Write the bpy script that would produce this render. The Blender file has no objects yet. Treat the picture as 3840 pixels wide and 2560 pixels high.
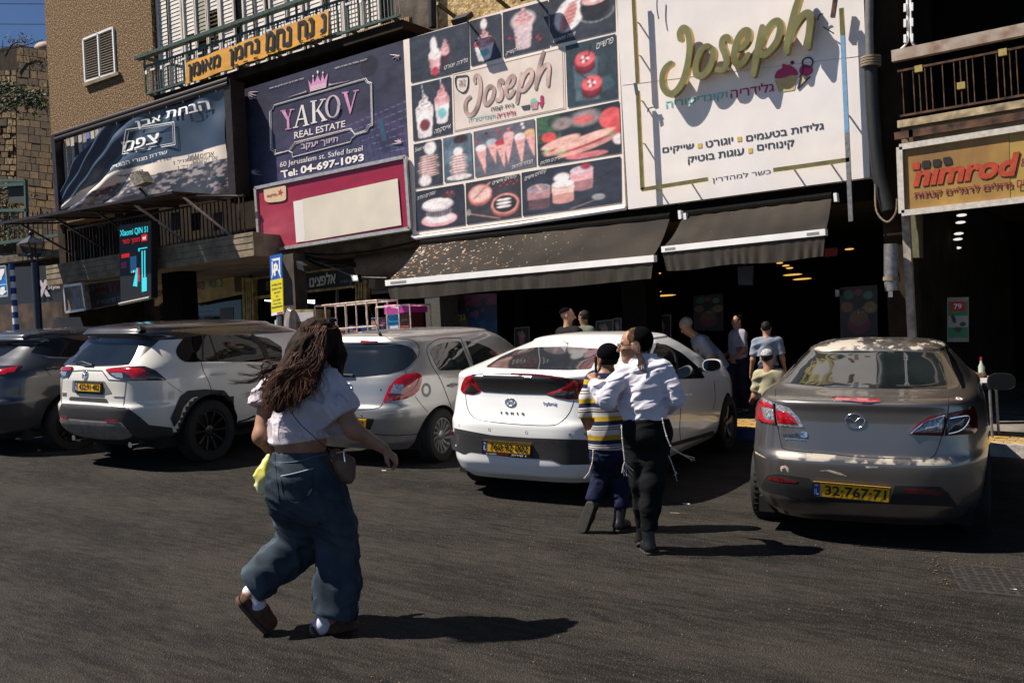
import bpy,bmesh,math,random
import numpy as np
from mathutils import Vector,Matrix,geometry
from mathutils.bvhtree import BVHTree

scene=bpy.context.scene
COL=scene.collection
random.seed(7)
RNG=np.random.default_rng(11)

# ------------------------------------------------------------------ camera
FPX=3733.0
YAW,PITCH,ROLL=math.radians(35),math.radians(0.3),math.radians(3.15)
CAM=np.array([0.0,0.0,1.87])
_cp,_sp=math.cos(PITCH),math.sin(PITCH)
FW=np.array([-math.sin(YAW)*_cp,math.cos(YAW)*_cp,_sp])
_R0=np.array([math.cos(YAW),math.sin(YAW),0.0])
_U0=np.cross(_R0,FW)
RT=math.cos(ROLL) * _R0 - math.sin(ROLL) * _U0
UP=math.sin(ROLL) * _R0 + math.cos(ROLL) * _U0
cam_data=bpy.data.cameras.new('camera')
cam_data.sensor_width=36
cam_data.lens=36 * FPX / 3840
cam_data.clip_start=0.1
cam_data.clip_end=3000
cam=bpy.data.objects.new('camera',cam_data)
COL.objects.link(cam)
cam.matrix_world=Matrix(((RT[0],UP[0],-FW[0],CAM[0]),(RT[1],UP[1],-FW[1],CAM[1]),
                           (RT[2],UP[2],-FW[2],CAM[2]),(0,0,0,1)))
scene.camera=cam

# ------------------------------------------------------------------ sky, sun, exposure
SUNV=np.array([-1.03,-0.76,1.80])          # towards the sun
SUNV /= np.linalg.norm(SUNV)
world=bpy.data.worlds.new('World')
scene.world=world
world.use_nodes=True
wn=world.node_tree.nodes
sky=wn.new('ShaderNodeTexSky')
sky.sky_type='NISHITA'
sky.sun_disc=False
sky.sun_elevation=math.asin(SUNV[2])
sky.sun_rotation=math.atan2(SUNV[0],SUNV[1])
sky.altitude=2500
sky.air_density=0.75
sky.dust_density=0.0
sky.ozone_density=5.0
world.node_tree.links.new(sky.outputs[0],wn['Background'].inputs[0])
wn['Background'].inputs[1].default_value=0.05
sun_data=bpy.data.lights.new('sun','SUN')
sun_data.energy=5.0
sun_data.angle=math.radians(0.5)
sun_data.color=(1.0,0.92,0.81)
sun=bpy.data.objects.new('sun',sun_data)
COL.objects.link(sun)
sun.rotation_euler=Vector(-SUNV).to_track_quat('-Z','Y').to_euler()
scene.view_settings.view_transform='Standard'
scene.view_settings.look='None'
scene.view_settings.exposure=0.82
scene.view_settings.gamma=1.0
scene.view_settings.use_curve_mapping=False
scene.render.engine='CYCLES'
scene.cycles.max_bounces=6
scene.cycles.transparent_max_bounces=12

# ------------------------------------------------------------------ points from the picture
def ray(x,y):
 return FW + RT *((x -1920)/FPX) - UP *((y -1280)/FPX)

def P(x,y,Y):
 """world point seen at photo pixel (x, y) on the plane world-Y = Y"""
 r=ray(x,y)
 return CAM + r *(Y /r[1])

def PX(x,y,X):
 r=ray(x,y)
 return CAM + r *((X -CAM[0])/r[0])

GX,GY=-0.054,0.026
def gz(x,y):
 return GX * x + GY * y

def G(x,y,h=0.0):
 r=ray(x,y)
 t=(h -CAM[2]) /(r[2]-GX *r[0]-GY *r[1])
 return CAM + r * t

GN=np.array([-GX,-GY,1.0]);GN /= np.linalg.norm(GN)

def proj(p):
 q=np.asarray(p) - CAM
 d=q @ FW
 return 1920 + FPX *(q @ RT) / d,1280 - FPX *(q @ UP) / d

# ------------------------------------------------------------------ materials
_M={}
def lin(c):
 return tuple((v /12.92 if v <= 0.04045 else ((v +0.055)/1.055) ** 2.4) for v in c)

def mat(name,col,rough=0.6,metal=0.0,var=0.12,scale=18.0,bump=0.0,bscale=None,coat=0.0,
  spec=0.5,emit=None,estr=1.0,alpha=1.0,trans=0.0,detail=4.0,col2=None,ramp=None,vec='Object',stretch=None,ior=1.45):
 if name in _M:
  return _M[name]
 m=bpy.data.materials.new(name)
 m.use_nodes=True
 nt=m.node_tree;N=nt.nodes;L=nt.links
 b=N['Principled BSDF']
 b.inputs['Roughness'].default_value=rough
 b.inputs['Metallic'].default_value=metal
 b.inputs['Specular IOR Level'].default_value=spec
 b.inputs['IOR'].default_value=ior
 if coat:
  b.inputs['Coat Weight'].default_value=coat
  b.inputs['Coat Roughness'].default_value=0.04
 if alpha < 1:
  b.inputs['Alpha'].default_value=alpha
 if trans:
  b.inputs['Transmission Weight'].default_value=trans
 tc=N.new('ShaderNodeTexCoord')
 mp=N.new('ShaderNodeMapping')
 L.new(tc.outputs[vec],mp.inputs[0])
 if stretch:
  mp.inputs['Scale'].default_value=stretch
 nz=N.new('ShaderNodeTexNoise')
 nz.inputs['Scale'].default_value=scale
 nz.inputs['Detail'].default_value=detail
 L.new(mp.outputs[0],nz.inputs['Vector'])
 cr=N.new('ShaderNodeValToRGB')
 c1=tuple(col)
 if ramp:
  els=cr.color_ramp.elements
  els[0].position,els[0].color=ramp[0][0],(*ramp[0][1],1)
  els[1].position,els[1].color=ramp[-1][0],(*ramp[-1][1],1)
  for p_,c_ in ramp[1:-1]:
   e=els.new(p_);e.color=(*c_,1)
 else:
  c2=col2 or tuple(v *(1-2*var) for v in c1)
  cr.color_ramp.elements[0].position=0.3
  cr.color_ramp.elements[1].position=0.7
  cr.color_ramp.elements[0].color=(*c2,1)
  cr.color_ramp.elements[1].color=(*(min(1,v *(1+0.5*var)) for v in c1),1) if not col2 else (*c1,1)
 L.new(nz.outputs[0],cr.inputs[0])
 L.new(cr.outputs[0],b.inputs['Base Color'])
 if bump:
  n2=nz
  if bscale:
   n2=N.new('ShaderNodeTexNoise');n2.inputs['Scale'].default_value=bscale;n2.inputs['Detail'].default_value=5
   L.new(mp.outputs[0],n2.inputs['Vector'])
  bp=N.new('ShaderNodeBump');bp.inputs['Strength'].default_value=bump;bp.inputs['Distance'].default_value=0.02
  L.new(n2.outputs[0],bp.inputs['Height']);L.new(bp.outputs[0],b.inputs['Normal'])
 if emit:
  b.inputs['Emission Color'].default_value=(*emit,1)
  b.inputs['Emission Strength'].default_value=estr
 _M[name]=m
 return m

def mat_attr(name,rough=0.45,emit=0.0,coat=0.0,spec=0.5):
 """printed surface: colours come from the mesh's own colour attribute, with faint soiling"""
 if name in _M:
  return _M[name]
 m=bpy.data.materials.new(name);m.use_nodes=True
 nt=m.node_tree;N=nt.nodes;L=nt.links
 b=N['Principled BSDF'];b.inputs['Roughness'].default_value=rough
 b.inputs['Specular IOR Level'].default_value=spec
 a=N.new('ShaderNodeAttribute');a.attribute_name='Col'
 nz=N.new('ShaderNodeTexNoise');nz.inputs['Scale'].default_value=3;nz.inputs['Detail'].default_value=6
 tc=N.new('ShaderNodeTexCoord');L.new(tc.outputs['Object'],nz.inputs['Vector'])
 mr=N.new('ShaderNodeMapRange');mr.inputs['To Min'].default_value=0.86;mr.inputs['To Max'].default_value=1.06
 L.new(nz.outputs[0],mr.inputs[0])
 mx=N.new('ShaderNodeVectorMath');mx.operation='SCALE'
 L.new(a.outputs['Color'],mx.inputs[0]);L.new(mr.outputs[0],mx.inputs['Scale'])
 L.new(mx.outputs[0],b.inputs['Base Color'])
 if emit:
  L.new(mx.outputs[0],b.inputs['Emission Color']);b.inputs['Emission Strength'].default_value=emit
 _M[name]=m
 return m

# ------------------------------------------------------------------ mesh collector
class MB:
 def __init__(s):
  s.v=[];s.f=[];s.m=[];s.c=None;s.up=None;s.marks=[]
 def add(s,v,f,mi=0):
  o=len(s.v)
  s.v += [tuple(map(float,p)) for p in v]
  s.f += [tuple(i +o for i in q) for q in f]
  s.m += [mi] * len(f)
  return s
 def hexa(s,c8,mi=0):
  """8 corners: bottom ring 0-3 then top ring 4-7"""
  return s.add(c8,[(0,3,2,1),(4,5,6,7),(0,1,5,4),(1,2,6,5),(2,3,7,6),(3,0,4,7)],mi)
 def box(s,x0,x1,y0,y1,z0,z1,mi=0):
  return s.hexa([(x0,y0,z0),(x1,y0,z0),(x1,y1,z0),(x0,y1,z0),
                       (x0,y0,z1),(x1,y0,z1),(x1,y1,z1),(x0,y1,z1)],mi)
 def slab(s,q,d,mi=0):
  """q: 4 front corners (3D), d: vector to the back face"""
  q=[np.asarray(p,float) for p in q];d=np.asarray(d,float)
  return s.hexa([q[0],q[1],q[2],q[3]]+[p +d for p in q],mi)
 def bar(s,a,b,w,h=None,up=(0,0,1),mi=0):
  a=np.asarray(a,float);b=np.asarray(b,float);h=h or w
  t=b - a;t=t /(np.linalg.norm(t)+1e-9)
  u=np.asarray(up,float)
  if abs(t @ u) > 0.95:u=np.array([0.,1.,0.])
  sd=np.cross(t,u);sd /= np.linalg.norm(sd);u=np.cross(sd,t)
  A=[a +sd *w /2*i +u *h /2*j for i,j in ((-1,-1),(1,-1),(1,1),(-1,1))]
  B=[b +sd *w /2*i +u *h /2*j for i,j in ((-1,-1),(1,-1),(1,1),(-1,1))]
  return s.hexa(A +B,mi)
 def tube(s,pts,r,n=8,caps=True,mi=0,flat=1.0):
  pts=[np.asarray(p,float) for p in pts]
  rs=r if hasattr(r,'__len__') else [r] * len(pts)
  o=len(s.v);u=None
  for i,p in enumerate(pts):
   t=pts[min(i +1,len(pts)-1)] - pts[max(i -1,0)]
   t=t /(np.linalg.norm(t)+1e-9)
   if u is None:
    u=np.array([0,0,1.]) if abs(t[2]) < .9 else np.array([1.,0,0])
   u=u - t *(u @ t);u /= (np.linalg.norm(u)+1e-9)
   w=np.cross(t,u)
   for k in range(n):
    a=2 * math.pi * k / n
    s.v.append(tuple(p +rs[i]*(math.cos(a)*u *flat +math.sin(a)*w)))
  for i in range(len(pts)-1):
   for k in range(n):
    a=o + i * n + k;b=o + i * n +(k +1) % n
    s.f.append((a,b,b +n,a +n));s.m.append(mi)
  if caps:
   s.f.append(tuple(o +k for k in range(n))[::-1]);s.m.append(mi)
   e=o +(len(pts)-1) * n
   s.f.append(tuple(e +k for k in range(n)));s.m.append(mi)
  return s
 def lathe(s,prof,n=24,axis='z',c=(0,0,0),mi=0,caps=True):
  """prof: list of (radius, height)"""
  o=len(s.v)
  for r,h in prof:
   for k in range(n):
    a=2 * math.pi * k / n
    x,y=r * math.cos(a),r * math.sin(a)
    p={'z':(x,y,h),'x':(h,x,y),'y':(x,h,y)}[axis]
    s.v.append((p[0]+c[0],p[1]+c[1],p[2]+c[2]))
  for i in range(len(prof)-1):
   for k in range(n):
    a=o + i * n + k;b=o + i * n +(k +1) % n
    s.f.append((a,b,b +n,a +n));s.m.append(mi)
  if caps:
   if prof[0][0] > 1e-5:s.f.append(tuple(o +k for k in range(n))[::-1]);s.m.append(mi)
   if prof[-1][0] > 1e-5:
    e=o +(len(prof)-1) * n
    s.f.append(tuple(e +k for k in range(n)));s.m.append(mi)
  return s
 def prism(s,poly,d,mi=0):
  """poly: list of 3D points (planar), extruded by vector d"""
  n=len(poly);poly=[np.asarray(p,float) for p in poly];d=np.asarray(d,float)
  tris=geometry.tessellate_polygon([[Vector(p) for p in poly]])
  f=[tuple(t) for t in tris] +[tuple(n +i for i in t[::-1]) for t in tris]
  f += [(i,(i +1) % n,n +(i +1) % n,n +i) for i in range(n)]
  return s.add(list(poly)+[p +d for p in poly],f,mi)
 def ball(s,c,r,n=12,m=8,mi=0):
  r=r if hasattr(r,'__len__') else (r,r,r)
  prof=[]
  o=len(s.v)
  for i in range(m +1):
   ph=math.pi * i / m
   for k in range(n):
    a=2 * math.pi * k / n
    s.v.append((c[0]+r[0]*math.sin(ph)*math.cos(a),c[1]+r[1]*math.sin(ph)*math.sin(a),c[2]-r[2]*math.cos(ph)))
  for i in range(m):
   for k in range(n):
    a=o + i * n + k;b=o + i * n +(k +1) % n
    s.f.append((a,b,b +n,a +n));s.m.append(mi)
  return s

ROOT={}
def root(name,loc,label,cat,group=None,M=None,kind=None):
 o=bpy.data.objects.new(name,None);COL.objects.link(o)
 o.empty_display_size=0.1
 m=M if M is not None else Matrix.Translation(Vector([float(v) for v in loc]))
 o.matrix_world=m
 ROOT[o.name]=(m.copy(),m.inverted())
 o['label']=label
 if cat:o['category']=cat
 if group:o['group']=group
 if kind:o['kind']=kind
 return o

def obj(name,mb,mats,parent=None,local=False,smooth=False,label=None,cat=None,group=None,kind=None,sharp=0.7,recalc=True):
 if isinstance(mb,MB) and len(mb.marks) > 1 and len(set(mb.m)) < 2 and kind is None:
  ends=mb.marks[1:] +[(len(mb.v),len(mb.f))];o_=None
  for i_,((v0,f0),(v1,f1)) in enumerate(zip(mb.marks,ends)):
   if i_ == 0:v0=f0=0
   sm_=MB();sm_.add(mb.v[v0:v1],[tuple(q -v0 for q in t) for t in mb.f[f0:f1]]);o_=obj(name,sm_,mats,parent,local,smooth,label,cat,group,kind,sharp,recalc)
  return o_
 if isinstance(mb,bpy.types.Mesh):
  me=mb
 else:
  v=np.array(mb.v,dtype=float).reshape(-1,3)
  if parent is not None and not local:
   Mi=np.array(ROOT[parent.name][1])
   v=v @ Mi[:3,:3].T + Mi[:3,3]
  me=bpy.data.meshes.new(name)
  me.from_pydata(v.tolist(),[],mb.f)
  mats=mats if isinstance(mats,(list,tuple)) else [mats]
  for m in mats:me.materials.append(m)
  if len(mats) > 1:
   me.polygons.foreach_set('material_index',mb.m)
  if mb.c is not None:
   ca=me.color_attributes.new('Col','FLOAT_COLOR','POINT')
   cc=np.ones((len(v),4),dtype=np.float32);cc[:,:3]=mb.c
   ca.data.foreach_set('color',cc.ravel())
  if recalc:
   bm=bmesh.new();bm.from_mesh(me)
   bmesh.ops.recalc_face_normals(bm,faces=bm.faces)
   bm.to_mesh(me);bm.free()
  if smooth:
   me.polygons.foreach_set('use_smooth',[True]*len(me.polygons))
   me.set_sharp_from_angle(angle=sharp)
  me.update()
 o=bpy.data.objects.new(name,me);COL.objects.link(o)
 if parent is not None:
  o.parent=parent
  ROOT[o.name]=ROOT[parent.name]
 else:
  ROOT[o.name]=(Matrix.Identity(4),Matrix.Identity(4))
 if label:o['label']=label
 if cat:o['category']=cat
 if group:o['group']=group
 if kind:o['kind']=kind
 return o

def inst(src,parent,name=None,M=None):
 """another copy of a mesh part (shares mesh data)"""
 o=src.copy();COL.objects.link(o);o.parent=parent
 if M is not None:o.matrix_local=M
 ROOT[o.name]=ROOT[parent.name]
 return o

# ------------------------------------------------------------------ curves
def crom(pts,n=8,closed=False):
 pts=[np.asarray(p,float) for p in pts]
 out=[];m=len(pts)
 for i in range(m if closed else m -1):
  p0=pts[(i -1) % m] if closed or i > 0 else pts[0]
  p1=pts[i];p2=pts[(i +1) % m]
  p3=pts[(i +2) % m] if closed or i + 2 < m else pts[-1]
  for k in range(n):
   t=k / n
   out.append(0.5*(2*p1 +(p2 -p0)*t +(2*p0 -5*p1 +4*p2 -p3)*t *t +(3*p1 -p0 -3*p2 +p3)*t ** 3))
 if not closed:out.append(pts[-1])
 return out

def rnd(poly,r,n=4):
 """round the corners of a 2D polygon by radius r (same units)"""
 out=[];m=len(poly)
 for i in range(m):
  p=np.asarray(poly[i],float);a=np.asarray(poly[i -1],float);b=np.asarray(poly[(i +1) % m],float)
  da=a - p;db=b - p;la=np.linalg.norm(da);lb=np.linalg.norm(db)
  rr=min(r,la *.45,lb *.45)
  s=p + da / la * rr;e=p + db / lb * rr
  for k in range(n +1):
   t=k / n
   out.append((1-t) ** 2*s +2*t *(1-t)*p +t *t *e)
 return out

# ------------------------------------------------------------------ text
_TX={}
def text_geo(s,bold=0.0):
 k=(s,bold)
 if k in _TX:return _TX[k]
 hb=any('\u0590' <= c_ <= '\u05ff' for c_ in s)
 cu=bpy.data.curves.new('t','FONT');cu.body=s;cu.offset=0 if hb else bold;cu.resolution_u=3
 o=bpy.data.objects.new('t',cu);COL.objects.link(o)
 dg=bpy.context.evaluated_depsgraph_get()
 if hb:      # this script's outlines overlap: fill every outline by itself
  rings=[]
  for sp in o.to_curve(dg).splines:
   bp=sp.bezier_points;r=[]
   for i in range(len(bp)):
    a,b=bp[i],bp[(i +1) % len(bp)];p0,p1,p2,p3=(np.array(q[:2]) for q in (a.co,a.handle_right,b.handle_left,b.co))
    k=1 if abs(np.cross(p3 -p0,p1 -p0)) + abs(np.cross(p3 -p0,p2 -p0)) < 1e-6 else 4
    for j in range(k):t=j / k;r.append((1-t) ** 3*p0 +3*(1-t) ** 2*t *p1 +3*(1-t)*t *t *p2 +t ** 3*p3)
   r=[r[i] for i in range(len(r)) if np.linalg.norm(r[i]-r[i -1]) > 1e-5]
   rings.append((.5*sum(r[i -1][0]*r[i][1]-r[i][0]*r[i -1][1] for i in range(len(r))),r))
  v=[];f=[];w_=[]
  for n_,(ar_,r) in enumerate(rings):
   if ar_ > 0:continue
   mn_,mx_=np.min(r,0),np.max(r,0)
   grp=[r] +[h for a2,h in rings if a2 > 0 and (np.min(h,0) > mn_).all() and (np.max(h,0) < mx_).all()]
   tr_=geometry.tessellate_polygon([[Vector((*p,0)) for p in g] for g in grp]);n0=len(v)
   for g in grp:v += list(g);w_ += [(n_ % 5)*.16] * len(g)
   f += [tuple(i +n0 for i in t) for t in tr_]
  v=np.array(v);w_=np.array(w_);bpy.data.objects.remove(o);bpy.data.curves.remove(cu)
 else:
  me=bpy.data.meshes.new_from_object(o.evaluated_get(dg))
  v=np.array([x.co[:2] for x in me.vertices]);f=[tuple(p.vertices) for p in me.polygons];w_=np.zeros(len(v))
  bpy.data.objects.remove(o);bpy.data.curves.remove(cu);bpy.data.meshes.remove(me)
 if hb and bold > .008:      # heavier Hebrew: the same glyphs again, slightly shifted, each layer a hair in front
  n0=len(v);vs,fs,ws=[v],list(f),[w_]
  for c_,(dx,dy) in enumerate(((-1,0),(1,0),(0,.6),(0,-.6)),1):
   vs.append(v +np.array([dx,dy])*bold *.8);ws.append(w_ +c_);fs += [tuple(i +n0 *c_ for i in t) for t in f]
  v=np.concatenate(vs);w_=np.concatenate(ws);f=fs
 mn,mx=v.min(0),v.max(0)
 v=(v -mn) /(mx -mn)
 _TX[k]=(np.column_stack([v,w_]),f)
 return _TX[k]

def heb(s):
 return s[::-1]

def quadmap(q,u,v):
 """q = TL,TR,BR,BL 3D corners; u right, v up"""
 tl,tr,br,bl=[np.asarray(p,float) for p in q]
 u=np.asarray(u)[:,None];v=np.asarray(v)[:,None]
 return (bl *(1-u)*(1-v)+br *u *(1-v)+tr *u *v +tl *(1-u)*v)

def text3(mb,s,q,d=None,bold=0.0,mi=0):
 """text filling the 3D quad q (TL,TR,BR,BL); d: thickness vector away from the surface behind (optional)"""
 v,f=text_geo(s,bold);mb.marks.append((len(mb.v),len(mb.f)))
 p=quadmap(q,v[:,0],v[:,1])
 nq=np.cross(np.asarray(q[1])-np.asarray(q[0]),np.asarray(q[3])-np.asarray(q[0]));nq=nq /(np.linalg.norm(nq)+1e-12)
 if d is not None:nq=np.asarray(d,float) / np.linalg.norm(d)
 elif len(mb.v) == 0 or True:
  if mb.up is not None:nq=mb.up
  elif nq[1] > 0:nq=-nq
 p=p + nq *(v[:,2:3]*.0005)
 if any('\u0590' <= c_ <= '\u05ff' for c_ in s):d=None
 if d is None:
  mb.add(p,f,mi)
 else:
  n=len(p);d=np.asarray(d,float)
  cnt={}
  for t in f:
   for i in range(len(t)):
    e=(t[i],t[(i +1) % len(t)])
    cnt[e]=1
  side=[(a,b,b +n,a +n) for a,b in cnt if (b,a) not in cnt]
  mb.add(list(p)+list(p +d),list(f)+[tuple(i +n for i in t[::-1]) for t in f]+side,mi)
 return mb

def pq(pts,Y):
 return [P(x,y,Y) for x,y in pts]

def lerpq(q,u0,v0,u1,v1):
 """sub-quad of q (TL,TR,BR,BL); u right, v DOWN from the top"""
 f=lambda u,v:quadmap(q,[u],[1-v])[0]
 return [f(u0,v0),f(u1,v0),f(u1,v1),f(u0,v1)]

# ------------------------------------------------------------------ little painter for printed pictures
class Pic:
 def __init__(s,w,h,bg=(.1,.1,.12)):
  s.w,s.h=w,h
  s.a=np.ones((h,w,3)) * np.array(bg)
  s.X,s.Y=np.meshgrid((np.arange(w)+.5)/w,(np.arange(h)+.5)/h)
 def noise(s,sc,seed=0,oct=4):
  r=np.random.default_rng(seed);out=np.zeros((s.h,s.w));amp=1;tot=0
  for o in range(oct):
   n=int(sc *2 ** o) + 2
   g=r.random((n +2,n +2))
   x=s.X * n;y=s.Y * n;i=x.astype(int);j=y.astype(int);fx=x - i;fy=y - j
   fx=fx * fx *(3-2*fx);fy=fy * fy *(3-2*fy)
   out += amp *((g[j,i]*(1-fx)+g[j,i +1]*fx)*(1-fy)+(g[j +1,i]*(1-fx)+g[j +1,i +1]*fx)*fy)
   tot += amp;amp *= .55
  return out / tot
 def mix(s,m,c):
  m=np.clip(m,0,1)[...,None]
  s.a=s.a *(1-m) + np.asarray(c) * m
 def ell(s,cx,cy,rx,ry,c,soft=.08,rot=0):
  dx,dy=s.X - cx,s.Y - cy
  ca,sa=math.cos(rot),math.sin(rot)
  u,v=(dx *ca +dy *sa) / rx,(-dx *sa +dy *ca) / ry
  s.mix((1-np.sqrt(u *u +v *v))/soft +.5,c)
 def poly(s,pts,c):
  ins=np.zeros((s.h,s.w),bool);n=len(pts)
  for i in range(n):
   x0,y0=pts[i];x1,y1=pts[(i +1) % n]
   cnd=(y0 > s.Y) != (y1 > s.Y)
   with np.errstate(divide='ignore',invalid='ignore'):
    xi=x0 +(s.Y -y0) *(x1 -x0) /(y1 -y0 if y1 != y0 else 1e-9)
   ins ^= cnd & (s.X < xi)
  s.mix(ins.astype(float),c)
  return ins
 def line(s,x0,y0,x1,y1,w,c):
  dx,dy=x1 - x0,y1 - y0;L=dx * dx + dy * dy + 1e-9
  t=np.clip(((s.X -x0)*dx +(s.Y -y0)*dy)/L,0,1)
  d=np.hypot(s.X -x0 -t *dx,s.Y -y0 -t *dy)
  s.mix((w -d)/w *2,c)
 def tex(s,amt,sc=20,seed=3,mask=None):
  n=1 + amt *(s.noise(sc,seed)-.5) * 2
  if mask is not None:n=np.where(mask,n,1)
  s.a=np.clip(s.a *n[...,None],0,1)
 def mesh(s,q,fn=None):
  """grid mesh filling 3D quad q"""
  mb=MB();w,h=s.w,s.h
  U,V=np.meshgrid(np.linspace(0,1,w),np.linspace(1,0,h))
  p=quadmap(q,U.ravel(),V.ravel())
  if fn is not None:p=p + fn(U.ravel(),1-V.ravel())
  mb.v=[tuple(x) for x in p.tolist()]
  idx=np.arange(w *h).reshape(h,w)
  a,b,c,d=idx[:-1,:-1].ravel(),idx[:-1,1:].ravel(),idx[1:,1:].ravel(),idx[1:,:-1].ravel()
  mb.f=list(zip(d.tolist(),c.tolist(),b.tolist(),a.tolist()));mb.m=[0] * len(mb.f)
  mb.c=s.a.reshape(-1,3)
  return mb
# ------------------------------------------------------------------ colours: albedo from an observed sunlit sRGB value
def S(r,g,b,k=1.0):
 k=k * 1.5 if k < 1 else k
 return tuple(min(0.85,v /k) for v in lin((r /255,g /255,b /255)))

# ------------------------------------------------------------------ ground
def asphalt():
 m=bpy.data.materials.new('asphalt');m.use_nodes=True
 nt=m.node_tree;N=nt.nodes;L=nt.links;b=N['Principled BSDF']
 tc=N.new('ShaderNodeTexCoord')
 def noise(sc,det=4,st=None):
  n=N.new('ShaderNodeTexNoise');n.inputs['Scale'].default_value=sc;n.inputs['Detail'].default_value=det
  if st:
   mp=N.new('ShaderNodeMapping');mp.inputs['Scale'].default_value=st;mp.inputs['Rotation'].default_value=(0,0,.35)
   L.new(tc.outputs['Object'],mp.inputs[0]);L.new(mp.outputs[0],n.inputs['Vector'])
  else:L.new(tc.outputs['Object'],n.inputs['Vector'])
  return n
 big=noise(.6,8,(1,3.2,1));mid=noise(4.5,8,(1,5,1));fine=noise(70,3)
 vo=N.new('ShaderNodeTexVoronoi');vo.inputs['Scale'].default_value=95;L.new(tc.outputs['Object'],vo.inputs['Vector'])
 r1=N.new('ShaderNodeValToRGB');e=r1.color_ramp.elements
 e[0].position=.41;e[0].color=(.0080,.0075,.0064,1);e[1].position=.60;e[1].color=(.029,.0248,.021,1)
 mx=N.new('ShaderNodeMath');mx.operation='ADD';L.new(big.outputs[0],mx.inputs[0]);L.new(mid.outputs[0],mx.inputs[1])
 hf=N.new('ShaderNodeMath');hf.operation='MULTIPLY';hf.inputs[1].default_value=.5;L.new(mx.outputs[0],hf.inputs[0])
 L.new(hf.outputs[0],r1.inputs[0])
 # light aggregate grains
 r2=N.new('ShaderNodeValToRGB');e=r2.color_ramp.elements
 e[0].position=.16;e[0].color=(1,1,1,1);e[1].position=.30;e[1].color=(0,0,0,1)
 L.new(vo.outputs['Distance'],r2.inputs[0])
 wn_=N.new('ShaderNodeTexWhiteNoise');L.new(vo.outputs['Position'],wn_.inputs['Vector'])
 gt=N.new('ShaderNodeMath');gt.operation='GREATER_THAN';gt.inputs[1].default_value=.62;L.new(wn_.outputs['Value'],gt.inputs[0])
 ml=N.new('ShaderNodeMath');ml.operation='MULTIPLY';L.new(r2.outputs[0],ml.inputs[0]);L.new(gt.outputs[0],ml.inputs[1])
 m3=N.new('ShaderNodeMath');m3.operation='MULTIPLY';m3.inputs[1].default_value=.75;L.new(ml.outputs[0],m3.inputs[0])
 mixc=N.new('ShaderNodeMix');mixc.data_type='RGBA'
 L.new(m3.outputs[0],mixc.inputs[0]);L.new(r1.outputs[0],mixc.inputs[6]);mixc.inputs[7].default_value=(.15,.125,.10,1)
 L.new(mixc.outputs[2],b.inputs['Base Color'])
 b.inputs['Roughness'].default_value=.85;b.inputs['Specular IOR Level'].default_value=.18
 bp=N.new('ShaderNodeBump');bp.inputs['Strength'].default_value=.9;bp.inputs['Distance'].default_value=.008
 ad=N.new('ShaderNodeMath');ad.operation='ADD';L.new(fine.outputs[0],ad.inputs[0]);L.new(vo.outputs['Distance'],ad.inputs[1])
 L.new(ad.outputs[0],bp.inputs['Height']);L.new(bp.outputs[0],b.inputs['Normal'])
 return m
CURB_Y=11.85
mb=MB()
for (x0,x1,y0,y1) in ((-60,40,-60,CURB_Y -.15),):
 nx,ny=60,40
 for j in range(ny +1):
  for i in range(nx +1):
   x=x0 +(x1 -x0) * i / nx;y=y0 +(y1 -y0) * j / ny
   mb.v.append((x,y,gz(x,y)))
 for j in range(ny):
  for i in range(nx):
   a=j *(nx +1) + i
   mb.f.append((a,a +1,a +nx +2,a +nx +1));mb.m.append(0)
obj('road',mb,asphalt(),kind='structure')
M_BLACK=mat('black_plastic',(.012,.012,.013),.55,var=.1)
M_RUBBER=mat('tyre_rubber',(.012,.012,.012),.85,var=.15,scale=40)
M_CHROME=mat('chrome',(.75,.75,.77),.12,metal=1.0,var=.02)
M_GLASS=mat('tinted_glass',(.012,.016,.018),.03,var=.3,scale=1.2,spec=.9,ior=1.6)
M_GLASSD=mat('privacy_glass',(.006,.006,.008),.03,var=.1,scale=1,spec=.5)
M_SEAM=mat('panel_gap',(.006,.006,.006),.9,var=0)
M_RED=mat('lamp_red',(.42,.006,.012),.08,coat=1,var=.35,scale=30,stretch=(1,1,6))
M_REDD=mat('lamp_dark_red',(.10,.004,.008),.08,coat=1,var=.2)
M_CLEAR=mat('lamp_clear',(.55,.55,.58),.12,coat=1,var=.4,scale=60,metal=.6)
M_SMOKE=mat('lamp_smoke',(.02,.018,.02),.06,coat=1,var=.2)
M_PLATE=mat('plate_yellow',(.75,.40,.01),.35,var=.05)
M_PBLUE=mat('plate_blue',(.02,.07,.35),.35,var=.05)
M_INK=mat('plate_ink',(.008,.008,.01),.5,var=0)
M_WHITE=mat('print_white',(.78,.77,.75),.5,var=.04)
M_LINER=mat('wheel_well',(.006,.006,.006),.95,var=.1)

def gsmooth(a,s):
 k=int(max(1,round(s *3)));w=np.exp(-.5*(np.arange(-k,k +1)/s) ** 2);w /= w.sum()
 p=np.pad(a,k,mode='edge')
 return np.convolve(p,w,'valid')

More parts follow.
